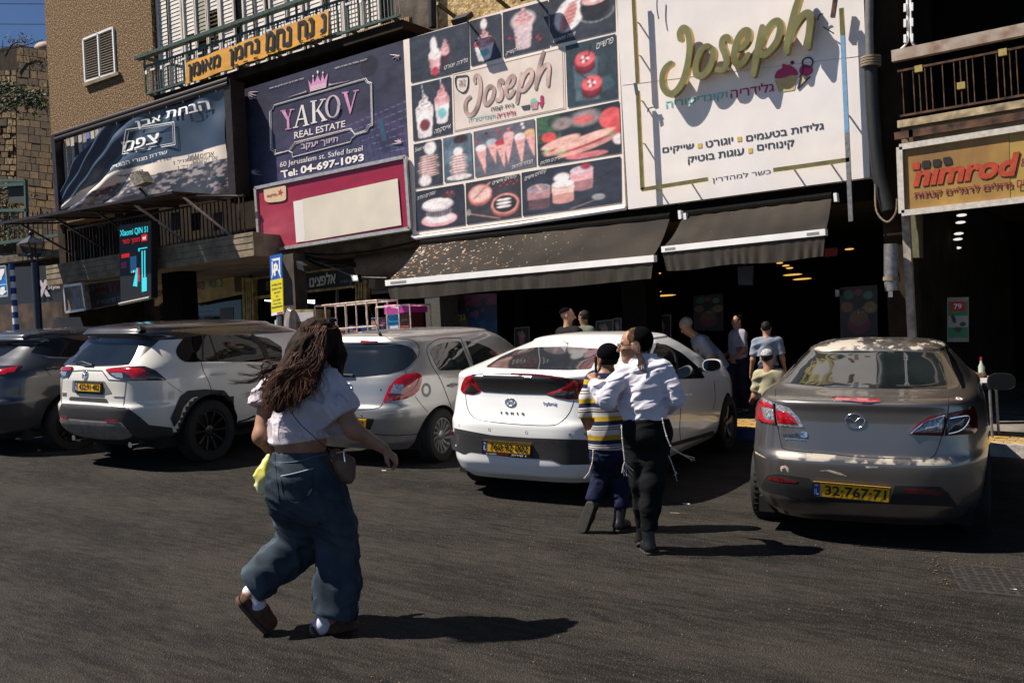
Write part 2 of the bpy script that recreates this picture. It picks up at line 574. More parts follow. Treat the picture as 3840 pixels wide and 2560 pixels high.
class Car:
 def __init__(s,name,ox,oy,head,dz,label):
  h=math.radians(head);fw=np.array([-math.sin(h),math.cos(h),0.0])
  fw -= GN *(fw @ GN);fw /= np.linalg.norm(fw);rt=np.cross(fw,GN)
  o=np.array([ox,oy,gz(ox,oy)+dz])
  s.M=Matrix(((rt[0],fw[0],GN[0],o[0]),(rt[1],fw[1],GN[1],o[1]),(rt[2],fw[2],GN[2],o[2]),(0,0,0,1)))
  s.A=np.array(s.M)[:3,:3];s.o=o
  s.root=root(name,o,label,'car','cars parked nose in along the kerb',M=s.M)
  s.cl=(CAM -o) @ s.A
 def lray(s,x,y):
  r=ray(x,y) @ s.A
  return r / np.linalg.norm(r)
 def body(s,lv,roof_z,paint,nr=5.5,nf=5.0,sm=.012,arches=(),ar=.36,npts=192,yc=None,mats=None,roofn=None,crease=()):
  """lv: rows (z, half width, rear y, front y) bottom to roof edge"""
  lv=np.array(lv,float)
  zz=np.arange(lv[0,0],lv[-1,0]+1e-6,.004)
  cols=[gsmooth(np.interp(zz,lv[:,0],lv[:,i]),sm /.004) for i in (1,2,3)]
  ds=np.abs(np.diff(zz)) + .7 * np.abs(np.diff(cols[1])) + .25 * np.abs(np.diff(cols[2])) + 1.2 * np.abs(np.diff(cols[0]))
  t=np.concatenate([[0],np.cumsum(ds)]);tt=np.linspace(0,t[-1],120)
  Z=np.interp(tt,t,zz);W,YR,YF=[np.interp(tt,t,c) for c in cols]
  rows=[(Z[i],W[i],YR[i],YF[i],0) for i in range(len(Z))]
  ymid=yc if yc else 2.1
  w,yr,yf,z0=W[-1],YR[-1],YF[-1],Z[-1]
  yce=(yr +yf) / 2
  for k in range(1,15):
   ph=k / 14 * math.pi / 2
   sc=math.cos(ph) ** .8 if k < 14 else 0.0
   rows.append((z0 +(roof_z -z0)*math.sin(ph),max(.01,w *sc),yce -(yce -yr)*max(.01,sc),yce +(yf -yce)*max(.01,sc),1))
  v=[];n=npts
  an=np.linspace(0,2*math.pi,n,endpoint=False)
  for (z,w,yr,yf,top) in rows:
   ym=min(max(ymid,yr +.3*(yf -yr)),yf -.3*(yf -yr))
   c,sn=np.cos(an),np.sin(an)
   e=np.where(sn < 0,nr,nf)
   x=w * np.sign(c) * np.abs(c) ** (2/e)
   l=np.where(sn < 0,ym -yr,yf -ym)
   y=ym + l * np.sign(sn) * np.abs(sn) ** (2/e)
   v += list(zip(x,y,np.full(n,z)))
  # bottom sag and crown of width are left to the tables
  mb=MB();mb.v=v;R=len(rows)
  for i in range(R -1):
   for k in range(n):
    a=i * n + k;b=i * n +(k +1) % n
    mb.f.append((a,b,b +n,a +n));mb.m.append(0)
  mb.f.append(tuple(range(n))[::-1]);mb.m.append(0)
  mb.f.append(tuple((R -1)*n +k for k in range(n)));mb.m.append(0)
  me=bpy.data.meshes.new('tmp');me.from_pydata(mb.v,[],mb.f)
  for m in (paint,M_LINER):me.materials.append(m)
  bm=bmesh.new();bm.from_mesh(me);bmesh.ops.recalc_face_normals(bm,faces=bm.faces);bm.to_mesh(me);bm.free()
  me.polygons.foreach_set('use_smooth',[True]*len(me.polygons))
  bo=bpy.data.objects.new('tmp',me);COL.objects.link(bo)
  cut=MB()
  for ya in arches:
   for sd in (-1,1):
    cut.lathe([(ar,sd *.50),(ar,sd *1.3)] if sd > 0 else [(ar,-1.3),(ar,-.50)],40,'x',(0,ya,ar *.93),mi=1)
  cme=bpy.data.meshes.new('cut');cme.from_pydata(cut.v,[],cut.f)
  for m in (paint,M_LINER):cme.materials.append(m)
  cme.polygons.foreach_set('material_index',cut.m)
  bm=bmesh.new();bm.from_mesh(cme);bmesh.ops.recalc_face_normals(bm,faces=bm.faces);bm.to_mesh(cme);bm.free()
  co=bpy.data.objects.new('cut',cme);COL.objects.link(co)
  md=bo.modifiers.new('b','BOOLEAN');md.operation='DIFFERENCE';md.object=co;md.solver='EXACT'
  dg=bpy.context.evaluated_depsgraph_get();dg.update()
  res=bpy.data.meshes.new_from_object(bo.evaluated_get(dg));res.name='body'
  bpy.data.objects.remove(bo);bpy.data.objects.remove(co)
  res.set_sharp_from_angle(angle=.75)
  s.bo=obj('body',res,None,s.root)
  vs=[p.co.copy() for p in res.vertices];fs=[tuple(p.vertices) for p in res.polygons]
  s.bvh=BVHTree.FromPolygons(vs,fs)
  return s.bo
 def hit(s,x,y,maxd=60):
  d=s.lray(x,y)
  h=s.bvh.ray_cast(Vector(s.cl),Vector(d),maxd)
  if h[0] is None:
   return None
  return np.array(h[0]),np.array(h[1])
 def patch(s,name,poly,m,off=.004,parent=None,g=9,skirt=.012,smooth=True,label=None,bulge=0.0):
  """a panel lying on the body, its outline given as seen in the picture"""
  poly=[np.asarray(p,float) for p in poly]
  dense=[]
  for i in range(len(poly)):
   a,b=poly[i],poly[(i +1) % len(poly)]
   k=max(1,int(np.linalg.norm(b -a)/g))
   for j in range(k):dense.append(a +(b -a)*j /k)
  mn=np.min(dense,0);mx=np.max(dense,0)
  pts=[Vector(p) for p in dense];ne=len(pts)
  D=np.array(dense)
  def inside(q):
   c=False;n=len(D)
   x,y=q
   x0,y0=D[:,0],D[:,1];x1,y1=np.roll(x0,-1),np.roll(y0,-1)
   cn=((y0 > y) != (y1 > y));
   with np.errstate(divide='ignore',invalid='ignore'):
    xi=x0 +(y -y0) *(x1 -x0) / np.where(y1 == y0,1e-9,y1 -y0)
   return (np.count_nonzero(cn & (x < xi)) % 2) == 1
  yy=mn[1] + g / 2
  while yy < mx[1]:
   xx=mn[0] + g / 2
   while xx < mx[0]:
    if inside((xx,yy)) and np.min(np.hypot(D[:,0]-xx,D[:,1]-yy)) > g * .45:
     pts.append(Vector((xx,yy)))
    xx += g
   yy += g
  vo,eo,fo,*_=geometry.delaunay_2d_cdt(pts,[(i,(i +1) % ne) for i in range(ne)],[],1,1e-6)
  P3=[];ok=[]
  hits=[s.hit(p.x,p.y) for p in vo]
  for i,h in enumerate(hits):
   if h is None:
    best=None;bd=1e9
    for j,hj in enumerate(hits):
     if hj is not None:
      dd=(vo[j]-vo[i]).length
      if dd < bd:bd=dd;best=hj
    if best is None:return None
    # slide along the camera ray to the plane through the nearest hit
    d=s.lray(vo[i].x,vo[i].y);t=((best[0]-s.cl) @ best[1]) /(d @ best[1]-1e-9)
    q=s.cl + d * t
    if bd > 25 or np.linalg.norm(q -best[0]) > .12:q=best[0]
    hits[i]=(q,best[1])
  D2=D
  for i,(p,n) in enumerate(hits):
   o_=off
   if bulge:
    e=np.min(np.hypot(D2[:,0]-vo[i].x,D2[:,1]-vo[i].y))
    o_ += bulge *(1-math.exp(-e /18))
   P3.append(p +n *o_)
  mb=MB();mb.add(P3,[tuple(f) for f in fo])
  # skirt
  ed={}
  for f in fo:
   for i in range(len(f)):
    e=(f[i],f[(i +1) % len(f)]);ed[e]=1
  n0=len(mb.v)
  low={}
  for (a,b) in list(ed):
   if (b,a) in ed:continue
   for q in (a,b):
    if q not in low:
     low[q]=len(mb.v);mb.v.append(tuple(hits[q][0]-hits[q][1]*skirt));
   mb.f.append((a,b,low[b],low[a]));mb.m.append(0)
  return obj(name,mb,m,parent or s.root,local=True,smooth=smooth,label=label,sharp=.9)
 def line(s,name,pts,wpx,m=None,off=.0015,parent=None,sm=True,g=8):
  if sm and len(pts) > 2:pts=crom(pts,6)
  pts=[np.asarray(p,float) for p in pts]
  L_=[];R_=[]
  for i,p in enumerate(pts):
   t=pts[min(i +1,len(pts)-1)] - pts[max(0,i -1)];t /= np.linalg.norm(t) + 1e-9
   nn=np.array([-t[1],t[0]]) * wpx / 2
   L_.append(p +nn);R_.append(p -nn)
  return s.patch(name,L_ +R_[::-1],m or M_SEAM,off,parent,g=g,skirt=.003,smooth=False)
 def quad_at(s,poly,yl=None,off=0.0):
  """local 3D corners of 4 pixels on the plane through the body hit at their centre, facing its mean normal"""
  c=np.mean(poly,0);h=s.hit(*c)
  p0,n=h
  if yl is not None:p0=p0.copy();p0[1]=yl;n=np.array([0,-1.,0])
  out=[]
  for q in poly:
   d=s.lray(*q);t=((p0 -s.cl) @ n) /(d @ n);out.append(s.cl +d *t +n *off)
  return out,n
 def plate(s,poly,text,yl=None,off=.012,strip=None):
  q,n=s.quad_at(poly,yl,off)
  o=obj('licence_plate',MB().slab([p +n *.006 for p in q],-n *.012),M_PLATE,s.root,local=True)
  q=[p +n *.0075 for p in q]
  mb=MB();mb.slab(lerpq(q,.0,.02,.095,.98),-n *.002);mb2=MB()
  bl=obj('blue_band',mb,M_PBLUE,o,local=True)
  q2=[p +n *.0015 for p in q]
  text3(mb2,text,lerpq(q2,.16,.17,.955,.85),bold=.022)
  obj('digits',mb2,M_INK,o,local=True)
  mb3=MB();text3(mb3,'IL',lerpq(q2,.02,.45,.075,.85),bold=.01);
  text3(mb3,'*',lerpq(q2,.02,.1,.075,.32))
  obj('country_letters',mb3,M_WHITE,o,local=True)
  fr=MB();tl,tr,br,bl_=q
  for a,b in ((tl,tr),(tr,br),(br,bl_),(bl_,tl)):fr.bar(a +n *.001,b +n *.001,.006,.006,up=n)
  obj('plate_frame',fr,M_BLACK,o,local=True)
  return q,n
 def wheels(s,fy,ry,w,R,rim,tw=.21,seed=0):
  c={}
  for (y,sd) in ((ry,1),(ry,-1),(fy,1),(fy,-1)):
   if 'tyre' not in c:
    t=MB();hw=tw / 2
    prof=[(R *.66,-hw *.8),(R *.70,-hw),(R *.93,-hw),(R *.985,-hw *.82),(R,-hw *.5),(R,hw *.5),(R *.985,hw *.82),(R *.93,hw),(R *.70,hw),(R *.66,hw *.8)]
    t.lathe(prof,40,'x',caps=False)
    for k in range(40):
     a=2 * math.pi * k / 40
     p=np.array([0,math.cos(a),math.sin(a)]) *(R +.001)
     t.bar(p +[-hw *.75,0,0],p +[hw *.75,0,0],.012,.006,up=p)
    wob=root('wheel',(0,0,0),'',None) if False else None
   e=bpy.data.objects.new('wheel',None);COL.objects.link(e);e.parent=s.root
   e.matrix_local=Matrix.Translation((sd *(w),y,R)) @ Matrix.Rotation(0 if sd > 0 else math.pi,4,'Z')
   ROOT[e.name]=(Matrix.Identity(4),Matrix.Identity(4))
   if 'tyre' not in c:
    c['tyre']=obj('tyre',t,M_RUBBER,e,local=True,smooth=True)
    c['rim']=obj('rim',rim(R *.66,tw),RIMM[rim],e,local=True,smooth=True,sharp=.5)
   else:
    inst(c['tyre'],e);inst(c['rim'],e)

def rim_spokes(ns,sw,twist=0.0,dish=.03,hub=.05,mi=0,lip=.012):
 def f(R,tw):
  mb=MB();x=tw / 2 - .02
  mb.lathe([(R,-tw *.4),(R *1.0,x),(R *1.0,x +.008),(R -lip,x +.008),(R -lip *1.6,x -.03),(R *.8,-.02)],48,'x',caps=False)
  mb.lathe([(R *.97,-.03),(.01,-.03)],32,'x',caps=True,mi=1)
  mb.lathe([(hub,-.02),(hub,x -dish +.012),(hub *.7,x -dish +.018),(.004,x -dish +.02)],24,'x')
  for k in range(ns):
   a=2 * math.pi * k / ns
   rs=np.linspace(hub *.7,R -lip *.5,6)
   prev=None
   for j,r in enumerate(rs):
    aa=a + twist *(r /R) ** 2
    c=np.array([0,math.cos(aa),math.sin(aa)]) * r;t=np.array([0,-math.sin(aa),math.cos(aa)])
    wd=sw *(.75+.5*r /R) / 2
    xx=x - dish *(1-r /R)
    ring=[c -t *wd +[xx -.022,0,0],c +t *wd +[xx -.022,0,0],c +t *wd *.8+[xx,0,0],c -t *wd *.8+[xx,0,0]]
    if prev is not None:mb.hexa(prev +ring)
    prev=ring
  return mb
 return f
def paint_mat(name,col,metal=0.0,rough=.3,dust=.25,dustcol=(.30,.26,.21),top_z=None,patches=False,flake=0.0):
 m=bpy.data.materials.new(name);m.use_nodes=True
 nt=m.node_tree;N=nt.nodes;L=nt.links;b=N['Principled BSDF']
 b.inputs['Roughness'].default_value=rough;b.inputs['Metallic'].default_value=metal
 b.inputs['Coat Weight'].default_value=.9;b.inputs['Coat Roughness'].default_value=.05
 tc=N.new('ShaderNodeTexCoord')
 n1=N.new('ShaderNodeTexNoise');n1.inputs['Scale'].default_value=2.2;n1.inputs['Detail'].default_value=8;n1.inputs['Roughness'].default_value=.65
 L.new(tc.outputs['Object'],n1.inputs['Vector'])
 sp=N.new('ShaderNodeSeparateXYZ');L.new(tc.outputs['Normal'],sp.inputs[0])
 up=N.new('ShaderNodeMapRange');up.inputs['From Min'].default_value=.2;up.inputs['From Max'].default_value=1;up.inputs['To Min'].default_value=.15;up.inputs['To Max'].default_value=1
 L.new(sp.outputs[2],up.inputs[0])
 mr=N.new('ShaderNodeMapRange');mr.inputs['From Min'].default_value=.35;mr.inputs['From Max'].default_value=.75;mr.inputs['To Max'].default_value=dust
 L.new(n1.outputs[0],mr.inputs[0])
 ml=N.new('ShaderNodeMath');ml.operation='MULTIPLY';L.new(up.outputs[0],ml.inputs[0]);L.new(mr.outputs[0],ml.inputs[1])
 mx=N.new('ShaderNodeMix');mx.data_type='RGBA';mx.inputs[6].default_value=(*col,1);mx.inputs[7].default_value=(*dustcol,1)
 L.new(ml.outputs[0],mx.inputs[0]);out=mx.outputs[2]
 if patches:
  so=N.new('ShaderNodeSeparateXYZ');L.new(tc.outputs['Object'],so.inputs[0])
  n2=N.new('ShaderNodeTexNoise');n2.inputs['Scale'].default_value=3.1;n2.inputs['Detail'].default_value=9;n2.inputs['Roughness'].default_value=.7
  mp=N.new('ShaderNodeMapping');mp.inputs['Scale'].default_value=(1,.55,1);mp.inputs['Location'].default_value=(.35,2.0,0)
  L.new(tc.outputs['Object'],mp.inputs[0]);L.new(mp.outputs[0],n2.inputs['Vector'])
  r=N.new('ShaderNodeValToRGB');r.color_ramp.elements[0].position=.53;r.color_ramp.elements[1].position=.56;L.new(n2.outputs[0],r.inputs[0])
  g=N.new('ShaderNodeMapRange');g.inputs['From Min'].default_value=top_z;g.inputs['From Max'].default_value=top_z + .02;L.new(so.outputs[2],g.inputs[0])
  m2=N.new('ShaderNodeMath');m2.operation='MULTIPLY';L.new(r.outputs[0],m2.inputs[0]);L.new(g.outputs[0],m2.inputs[1])
  # worn clear coat along the bumper shelf
  gb=N.new('ShaderNodeMath');gb.operation='COMPARE';gb.inputs[1].default_value=.672;gb.inputs[2].default_value=.026;L.new(so.outputs[2],gb.inputs[0])
  gy=N.new('ShaderNodeMath');gy.operation='LESS_THAN';gy.inputs[1].default_value=.12;L.new(so.outputs[1],gy.inputs[0])
  n3=N.new('ShaderNodeTexNoise');n3.inputs['Scale'].default_value=6;n3.inputs['Detail'].default_value=8;L.new(tc.outputs['Object'],n3.inputs['Vector'])
  r3=N.new('ShaderNodeValToRGB');r3.color_ramp.elements[0].position=.46;r3.color_ramp.elements[1].position=.52;L.new(n3.outputs[0],r3.inputs[0])
  q1=N.new('ShaderNodeMath');q1.operation='MULTIPLY';L.new(gb.outputs[0],q1.inputs[0]);L.new(gy.outputs[0],q1.inputs[1])
  q2=N.new('ShaderNodeMath');q2.operation='MULTIPLY';L.new(q1.outputs[0],q2.inputs[0]);L.new(r3.outputs[0],q2.inputs[1])
  mm=N.new('ShaderNodeMath');mm.operation='MAXIMUM';L.new(m2.outputs[0],mm.inputs[0]);L.new(q2.outputs[0],mm.inputs[1])
  m4=N.new('ShaderNodeMix');m4.data_type='RGBA';L.new(mm.outputs[0],m4.inputs[0]);L.new(out,m4.inputs[6]);m4.inputs[7].default_value=(.42,.37,.31,1)
  out=m4.outputs[2]
  iv=N.new('ShaderNodeMath');iv.operation='SUBTRACT';iv.inputs[0].default_value=1;L.new(mm.outputs[0],iv.inputs[1])
  mt=N.new('ShaderNodeMath');mt.operation='MULTIPLY';mt.inputs[1].default_value=metal;L.new(iv.outputs[0],mt.inputs[0]);L.new(mt.outputs[0],b.inputs['Metallic'])
  ct=N.new('ShaderNodeMath');ct.operation='MULTIPLY';ct.inputs[1].default_value=.8;L.new(iv.outputs[0],ct.inputs[0]);L.new(ct.outputs[0],b.inputs['Coat Weight'])
 L.new(out,b.inputs['Base Color'])
 rr=N.new('ShaderNodeMapRange');rr.inputs['To Min'].default_value=rough;rr.inputs['To Max'].default_value=min(1,rough +.45)
 L.new(ml.outputs[0],rr.inputs[0]);L.new(rr.outputs[0],b.inputs['Roughness'])
 return m

def Q(ox,oy,s):
 return lambda pts:[(ox +s *u,oy +s *v) for u,v in pts]

def emblem_ring(car,px,rx,ry,name='emblem',bars=(),t=.006,off=.006,m=None):
 """ring in the plane of the body at pixel px; rx, ry radii in metres; bars in unit coords"""
 p,n=car.hit(*px)
 X=np.array([1.,0,0]);X -= n *(X @ n);X /= np.linalg.norm(X);Z=np.cross(n,X);
 if Z[2] < 0:Z=-Z
 mb=MB();c=p + n * off
 ring=[c +X *rx *math.cos(a)+Z *ry *math.sin(a) for a in np.linspace(0,2*math.pi,29)]
 mb.tube(ring,t,6,caps=False)
 for pts in bars:
  mb.tube([c +X *rx *a +Z *ry *b_ +n *.001 for a,b_ in pts],t *.9,6)
 return obj(name,mb,m or M_CHROME,car.root,local=True,smooth=True,sharp=1.2)

def badge(car,text,poly,m,name='badge_lettering',bold=.01,th=.004):
 q,n=car.quad_at(poly,off=.003)
 mb=MB();text3(mb,text,q,n *th,bold)
 return obj(name,mb,m,car.root,local=True)

def mirror(car,c,paint,w=.2,h=.14,d=.10):
 c=np.array(c,float);mb=MB()
 P0=[]
 for j,(yy,sc) in enumerate(((-.0,.94),(.03,1.0),(.07,.9),(.11,.62),(.125,.25))):
  P0.append([(c[0]+w /2*sc *math.copysign(abs(math.cos(a)) ** .7,math.cos(a)),c[1]+yy,c[2]+h /2*sc *math.copysign(abs(math.sin(a)) ** .8,math.sin(a))) for a in np.linspace(0,2*math.pi,24,endpoint=False)])
 o=0
 for r in P0:mb.v += r
 for j in range(len(P0)-1):
  for k in range(24):
   a=j * 24 + k;b=j * 24 +(k +1) % 24
   mb.f.append((a,b,b +24,a +24));mb.m.append(0)
 mb.f.append(tuple(range(24)));mb.m.append(0);mb.f.append(tuple(range(96,120)));mb.m.append(0)
 ob=obj('wing_mirror',mb,paint,car.root,local=True,smooth=True,sharp=.9)
 g=MB();ring=[(x *.86+c[0]*.14,c[1]-.003,z *.86+c[2]*.14) for x,y,z in P0[1]]
 g.add(ring,[tuple(range(24))]);obj('mirror_glass',g,M_MIRR,ob,local=True)
 st=MB();sg=-1 if c[0] > 0 else 1
 st.bar(c +[sg *w *.3,.05,-h *.3],c +[sg *(w *.5+.08),.06,-h *.42],.07,.05)
 obj('mirror_arm',st,M_BLACK,ob,local=True)
M_MIRR=mat('mirror_face',(.10,.12,.15),.04,metal=1,var=0)

M_RIMS=mat('rim_silver',(.40,.41,.42),.35,metal=.85,var=.15,scale=8)
M_RIMB=mat('rim_black',(.012,.012,.013),.25,var=.2,coat=.6)
M_RIMG=mat('rim_grey',(.10,.10,.11),.3,metal=.7,var=.2)
RIMM={}
rim_hatch=rim_spokes(14,.032,.25,.02,.055);RIMM[rim_hatch]=[M_RIMS,M_BLACK]
rim_suv=rim_spokes(10,.03,.0,.035,.06);RIMM[rim_suv]=[M_RIMB,M_BLACK]
rim_coupe=rim_spokes(5,.06,.3,.03,.05);RIMM[rim_coupe]=[M_RIMG,M_BLACK]
def rim_blade(R,tw):
 mb=rim_spokes(5,.02,.0,.02,.04)(R,tw);x=tw / 2 - .015
 for k in range(5):
  a=2 * math.pi * k / 5 + .3
  c=np.array([0,math.cos(a),math.sin(a)]);t=np.array([0,-math.sin(a),math.cos(a)])
  pts=[c *R *.25-t *R *.12,c *R *.45+t *R *.28,c *R *.93+t *R *.22,c *R *.93-t *R *.2,c *R *.25-t *R *.12]
  for i in range(4):mb.bar(pts[i]+[x,0,0],pts[i +1]+[x,0,0],.008,.008,up=(1,0,0))
 return mb
RIMM[rim_blade]=[M_RIMB,M_BLACK]

def add_under(car,L,w,z=.28):
 """black sill, floor pan and axle under the body"""
 mb=MB();mb.box(-w +.12,w -.12,.35,L -.3,z -.10,z +.02)
 obj('underbody',mb,M_LINER,car.root,local=True)

# ------------------------------------------------------------------ white liftback
W_PAINT=paint_mat('white_paint',(.80,.80,.79),dust=.12)
ion=Car('ion',-5.15,7.25,6,0,'shiny white liftback car with black tail panel and plate 760 92 002')
ion.body([(.19,.80,.18,4.25),(.25,.86,.08,4.36),(.35,.89,.03,4.42),(.50,.905,.015,4.46),(.62,.91,.0,4.47),(.72,.91,.0,4.46),
          (.755,.908,.03,4.44),(.85,.905,.055,4.38),(.95,.89,.075,4.2),(1.0,.88,.08,3.9),(1.08,.86,.065,3.35),(1.14,.84,.045,3.2),
          (1.165,.82,.07,3.15),(1.18,.81,.20,3.08),(1.22,.78,.46,2.98),(1.30,.71,.93,2.78),(1.36,.645,1.28,2.6),(1.385,.61,1.45,2.5)],
         1.45,W_PAINT,nr=5,nf=4.2,sm=.012,arches=(.87,3.57),ar=.345)
q=Q(1640,1180,.4932)
ion.patch('rear_window',rnd(q([(366,398),(480,322),(600,268),(760,248),(980,244),(1245,262),(1166,412),(1000,421),(700,414),(450,404)]),8),M_GLASS)
ion.patch('side_window',rnd(q([(1440,470),(1430,360),(1500,270),(1640,215),(1740,228),(1860,292),(1980,395),(2035,482),(1750,492)]),10),M_GLASS)
ion.line('window_pillar',q([(1665,220),(1800,300),(1822,488)]),7,M_BLACK,off=.006)
tp=ion.patch('tail_panel',rnd(q([(255,455),(400,448),(700,455),(960,478),(1080,492),(980,560),(850,605),(600,600),(345,584),(285,520)]),8),mat('graphite_gloss',(.035,.034,.036),.22,var=.2,scale=200,coat=.7),off=.005)
ion.line('brake_strip',q([(560,454),(760,461),(960,481)]),5,M_REDD,off=.008)
def lamp(car,name,outer,inner,mi,extra=()):
 b=car.patch(name,outer,M_RED if mi == 0 else M_SMOKE,off=.005,bulge=.012)
 for (nm,poly,mm) in inner:car.patch(nm,poly,mm,off=.012,parent=b,bulge=.010,g=6)
 return b
lamp(ion,'taillight',rnd(q([(178,575),(190,520),(215,470),(268,453),(288,500),(337,582),(272,608),(200,600)]),8),
     [('lens',rnd(q([(215,570),(255,520),(275,530),(318,580),(270,598),(215,590)]),5),M_SMOKE),('light_bar',rnd(q([(200,545),(235,480),(262,468),(276,505),(240,530)]),4),M_RED)],0)
lamp(ion,'taillight',rnd(q([(818,602),(940,560),(1010,500),(1060,488),(1128,495),(1122,560),(1108,640),(1000,646),(900,630)]),8),
     [('lens',rnd(q([(860,606),(960,580),(1060,560),(1060,625),(980,636),(900,622)]),6),M_SMOKE),('light_bar',rnd(q([(950,565),(1030,505),(1110,505),(1100,550),(1000,570)]),5),M_RED)],0)
ion.line('tailgate_gap',q([(215,606),(228,700),(262,765),(340,802),(600,831),(850,840),(930,820),(1000,750),(1040,650)]),2.4)
M_INSERT=mat('bumper_plastic',(.035,.034,.036),.55,var=.15,scale=60)
ion.patch('bumper_insert',rnd(q([(106,855),(260,886),(420,915),(700,935),(1145,950),(1190,1136),(950,1140),(870,1102),(600,1086),(245,1040),(206,1062),(110,1017)]),10),M_INSERT,off=.003)
for pl in ([(111,878),(125,884),(129,1002),(115,996)],[(1130,970),(1150,975),(1172,1080),(1158,1085)]):
 ion.patch('reflector',q(pl),M_RED,off=.008,g=6)
for k in range(5):
 ion.line('vent_slat',q([(130,905+k *17),(166,925+k *16)]),2,M_CHROME,off=.006,sm=False)
ion.plate(q([(352,950),(717,977),(712,1060),(350,1031)]),'760:92·002')
qq,n_=ion.quad_at(q([(350,1034),(712,1063),(712,1081),(352,1053)]),off=.02)
o_=obj('dealer_strip',MB().slab(qq,-n_ *.004),M_INK,ion.root,local=True)
mb=MB();text3(mb,'03-9302040',lerpq([p +n_ *.001 for p in qq],.08,.2,.3,.8));text3(mb,heb('8 שירות'),lerpq([p +n_ *.001 for p in qq],.62,.15,.93,.85),bold=.02);obj('dealer_lettering',mb,M_WHITE,o_,local=True)
mb=MB();text3(mb,heb('אוטו-קליניק'),lerpq([p +n_ *.001 for p in qq],.32,.15,.57,.85),bold=.02);obj('dealer_name',mb,mat('print_red',(.5,.02,.02),.5,var=.05),o_,local=True)
emblem_ring(ion,q([(557,664)])[0],.052,.035,bars=([(-.45,-.75),(-.25,.5)],[(.45,.75),(.25,-.5)],[(-.35,-.1),(.35,.15)]),t=.005)
for i,ch in enumerate('IONIQ'):
 x=487 + i * 41;badge(ion,ch,q([(x -(3 if ch == 'I' else 9),733+i *2.2),(x +(3 if ch == 'I' else 9),734+i *2.2),(x +(3 if ch == 'I' else 9),752+i *2.6),(x -(3 if ch == 'I' else 9),751+i *2.6)]),M_SMOKE,bold=.03)
badge(ion,'hybrid',q([(808,658),(903,664),(903,695),(808,688)]),M_CHROME)
for u,v in ((165,841),(397,873),(678,895),(1010,912)):
 emblem_ring(ion,q([(u,v)])[0],.012,.012,name='parking_sensor',t=.0015,off=.0,m=M_SEAM)
mb=MB();p,n_=ion.hit(*q([(985,225)])[0]);
mb.add([p +[-.045,-.08,-.01],p +[.045,-.08,-.01],p +[0,.12,-.005],p +[0,-.075,.055],p +[0,-.02,.03]],[(0,1,3),(0,3,4),(0,4,2),(1,2,4),(1,4,3),(0,2,1)])
obj('roof_antenna',mb,W_PAINT,ion.root,local=True)
ion.line('sill_trim',q([(1640,1010),(1800,980),(2100,893)]),13,M_INSERT,off=.008)
ion.line('door_gap',q([(1846,520),(1850,700),(1843,860),(1850,975)]),2)
ion.line('door_gap',q([(2105,500),(2112,640),(2095,720)]),1.6)
def handle(car,c,w=.20,yaw=0,m=None,par=None):
 p,n=car.hit(*c)
 mb=MB()
 mb.tube(crom([p +[.004,-w /2,0],p +[.03,-w *.3,.002],p +[.034,0,.004],p +[.03,w *.3,.002],p +[.004,w /2,0]],4),.012,8)
 ho=obj('door_handle',mb,m or W_PAINT,car.root,local=True,smooth=True)
 cup=MB();ring=[(p[0]+.003+n[0]*.001,p[1]+.06*math.cos(a),p[2]+.03*math.sin(a)-.003) for a in np.linspace(0,2*math.pi,20,endpoint=False)]
 cup.add(ring,[tuple(range(20))]);obj('handle_cup',cup,M_BLACK if False else m or W_PAINT,ho,local=True)
handle(ion,q([(1895,607)])[0])
mirror(ion,(1.04,2.50,1.065),W_PAINT,.22,.14)
ion.wheels(3.57,.87,.80,.32,rim_coupe)
add_under(ion,4.4,.9)

# ------------------------------------------------------------------ dusty silver saloon on the right
M_MPAINT=paint_mat('grey_metallic',(.19,.175,.168),metal=.85,rough=.34,dust=.35,patches=True,top_z=1.352)
maz=Car('maz',-2.12,7.15,10.5,-.03,'dusty grey metallic saloon with peeling roof paint and plate 32 767 71')
maz.body([(.19,.76,.18,4.35),(.25,.82,.10,4.45),(.34,.855,.04,4.5),(.45,.87,.01,4.54),(.58,.877,.0,4.56),(.655,.877,.0,4.55),
          (.70,.874,.035,4.53),(.80,.868,.055,4.45),(.92,.855,.07,4.25),(1.0,.835,.07,3.9),(1.055,.81,.06,3.5),(1.085,.785,.07,3.4),
          (1.10,.765,.36,3.3),(1.115,.745,.58,3.24),(1.20,.68,.86,3.05),(1.30,.60,1.16,2.78),(1.355,.545,1.34,2.6)],
         1.43,M_MPAINT,nr=4.6,nf=4.2,sm=.011,arches=(.93,3.57),ar=.35)
q=Q(2760,1220,.4975)
maz.patch('rear_window',rnd(q([(362,432),(430,322),(497,193),(900,191),(1250,196),(1540,212),(1590,477),(1200,477),(700,464)]),6),M_GLASS)
maz.patch('side_window',q([(1572,165),(1618,215),(1695,360),(1728,470),(1704,478),(1640,350)]),M_GLASSD,g=6)
maz.line('boot_gap',q([(298,480),(300,600),(315,750),(343,895),(385,935),(700,967),(1000,994),(1400,1003),(1480,988),(1522,920),(1560,800),(1598,640),(1604,535)]),2.6)
maz.line('roof_gap',q([(497,190),(545,130),(575,108)]),2)
maz.line('roof_gap',q([(1540,210),(1530,160),(1508,120)]),3,M_BLACK)
lb=maz.patch('taillight',rnd(q([(143,580),(190,541),(300,588),(400,620),(470,690),(517,773),(320,756),(150,725),(133,650)]),7),M_CLEAR,off=.004,bulge=.01)
maz.patch('red_lens',rnd(q([(150,590),(195,560),(288,600),(290,630),(200,612),(222,705),(292,722),(288,742),(160,715),(142,650)]),3),M_RED,off=.012,parent=lb,g=6,bulge=.01)
maz.patch('red_lens',rnd(q([(303,630),(390,655),(440,690),(475,745),(320,735)]),6),M_RED,off=.012,parent=lb,g=6,bulge=.01)
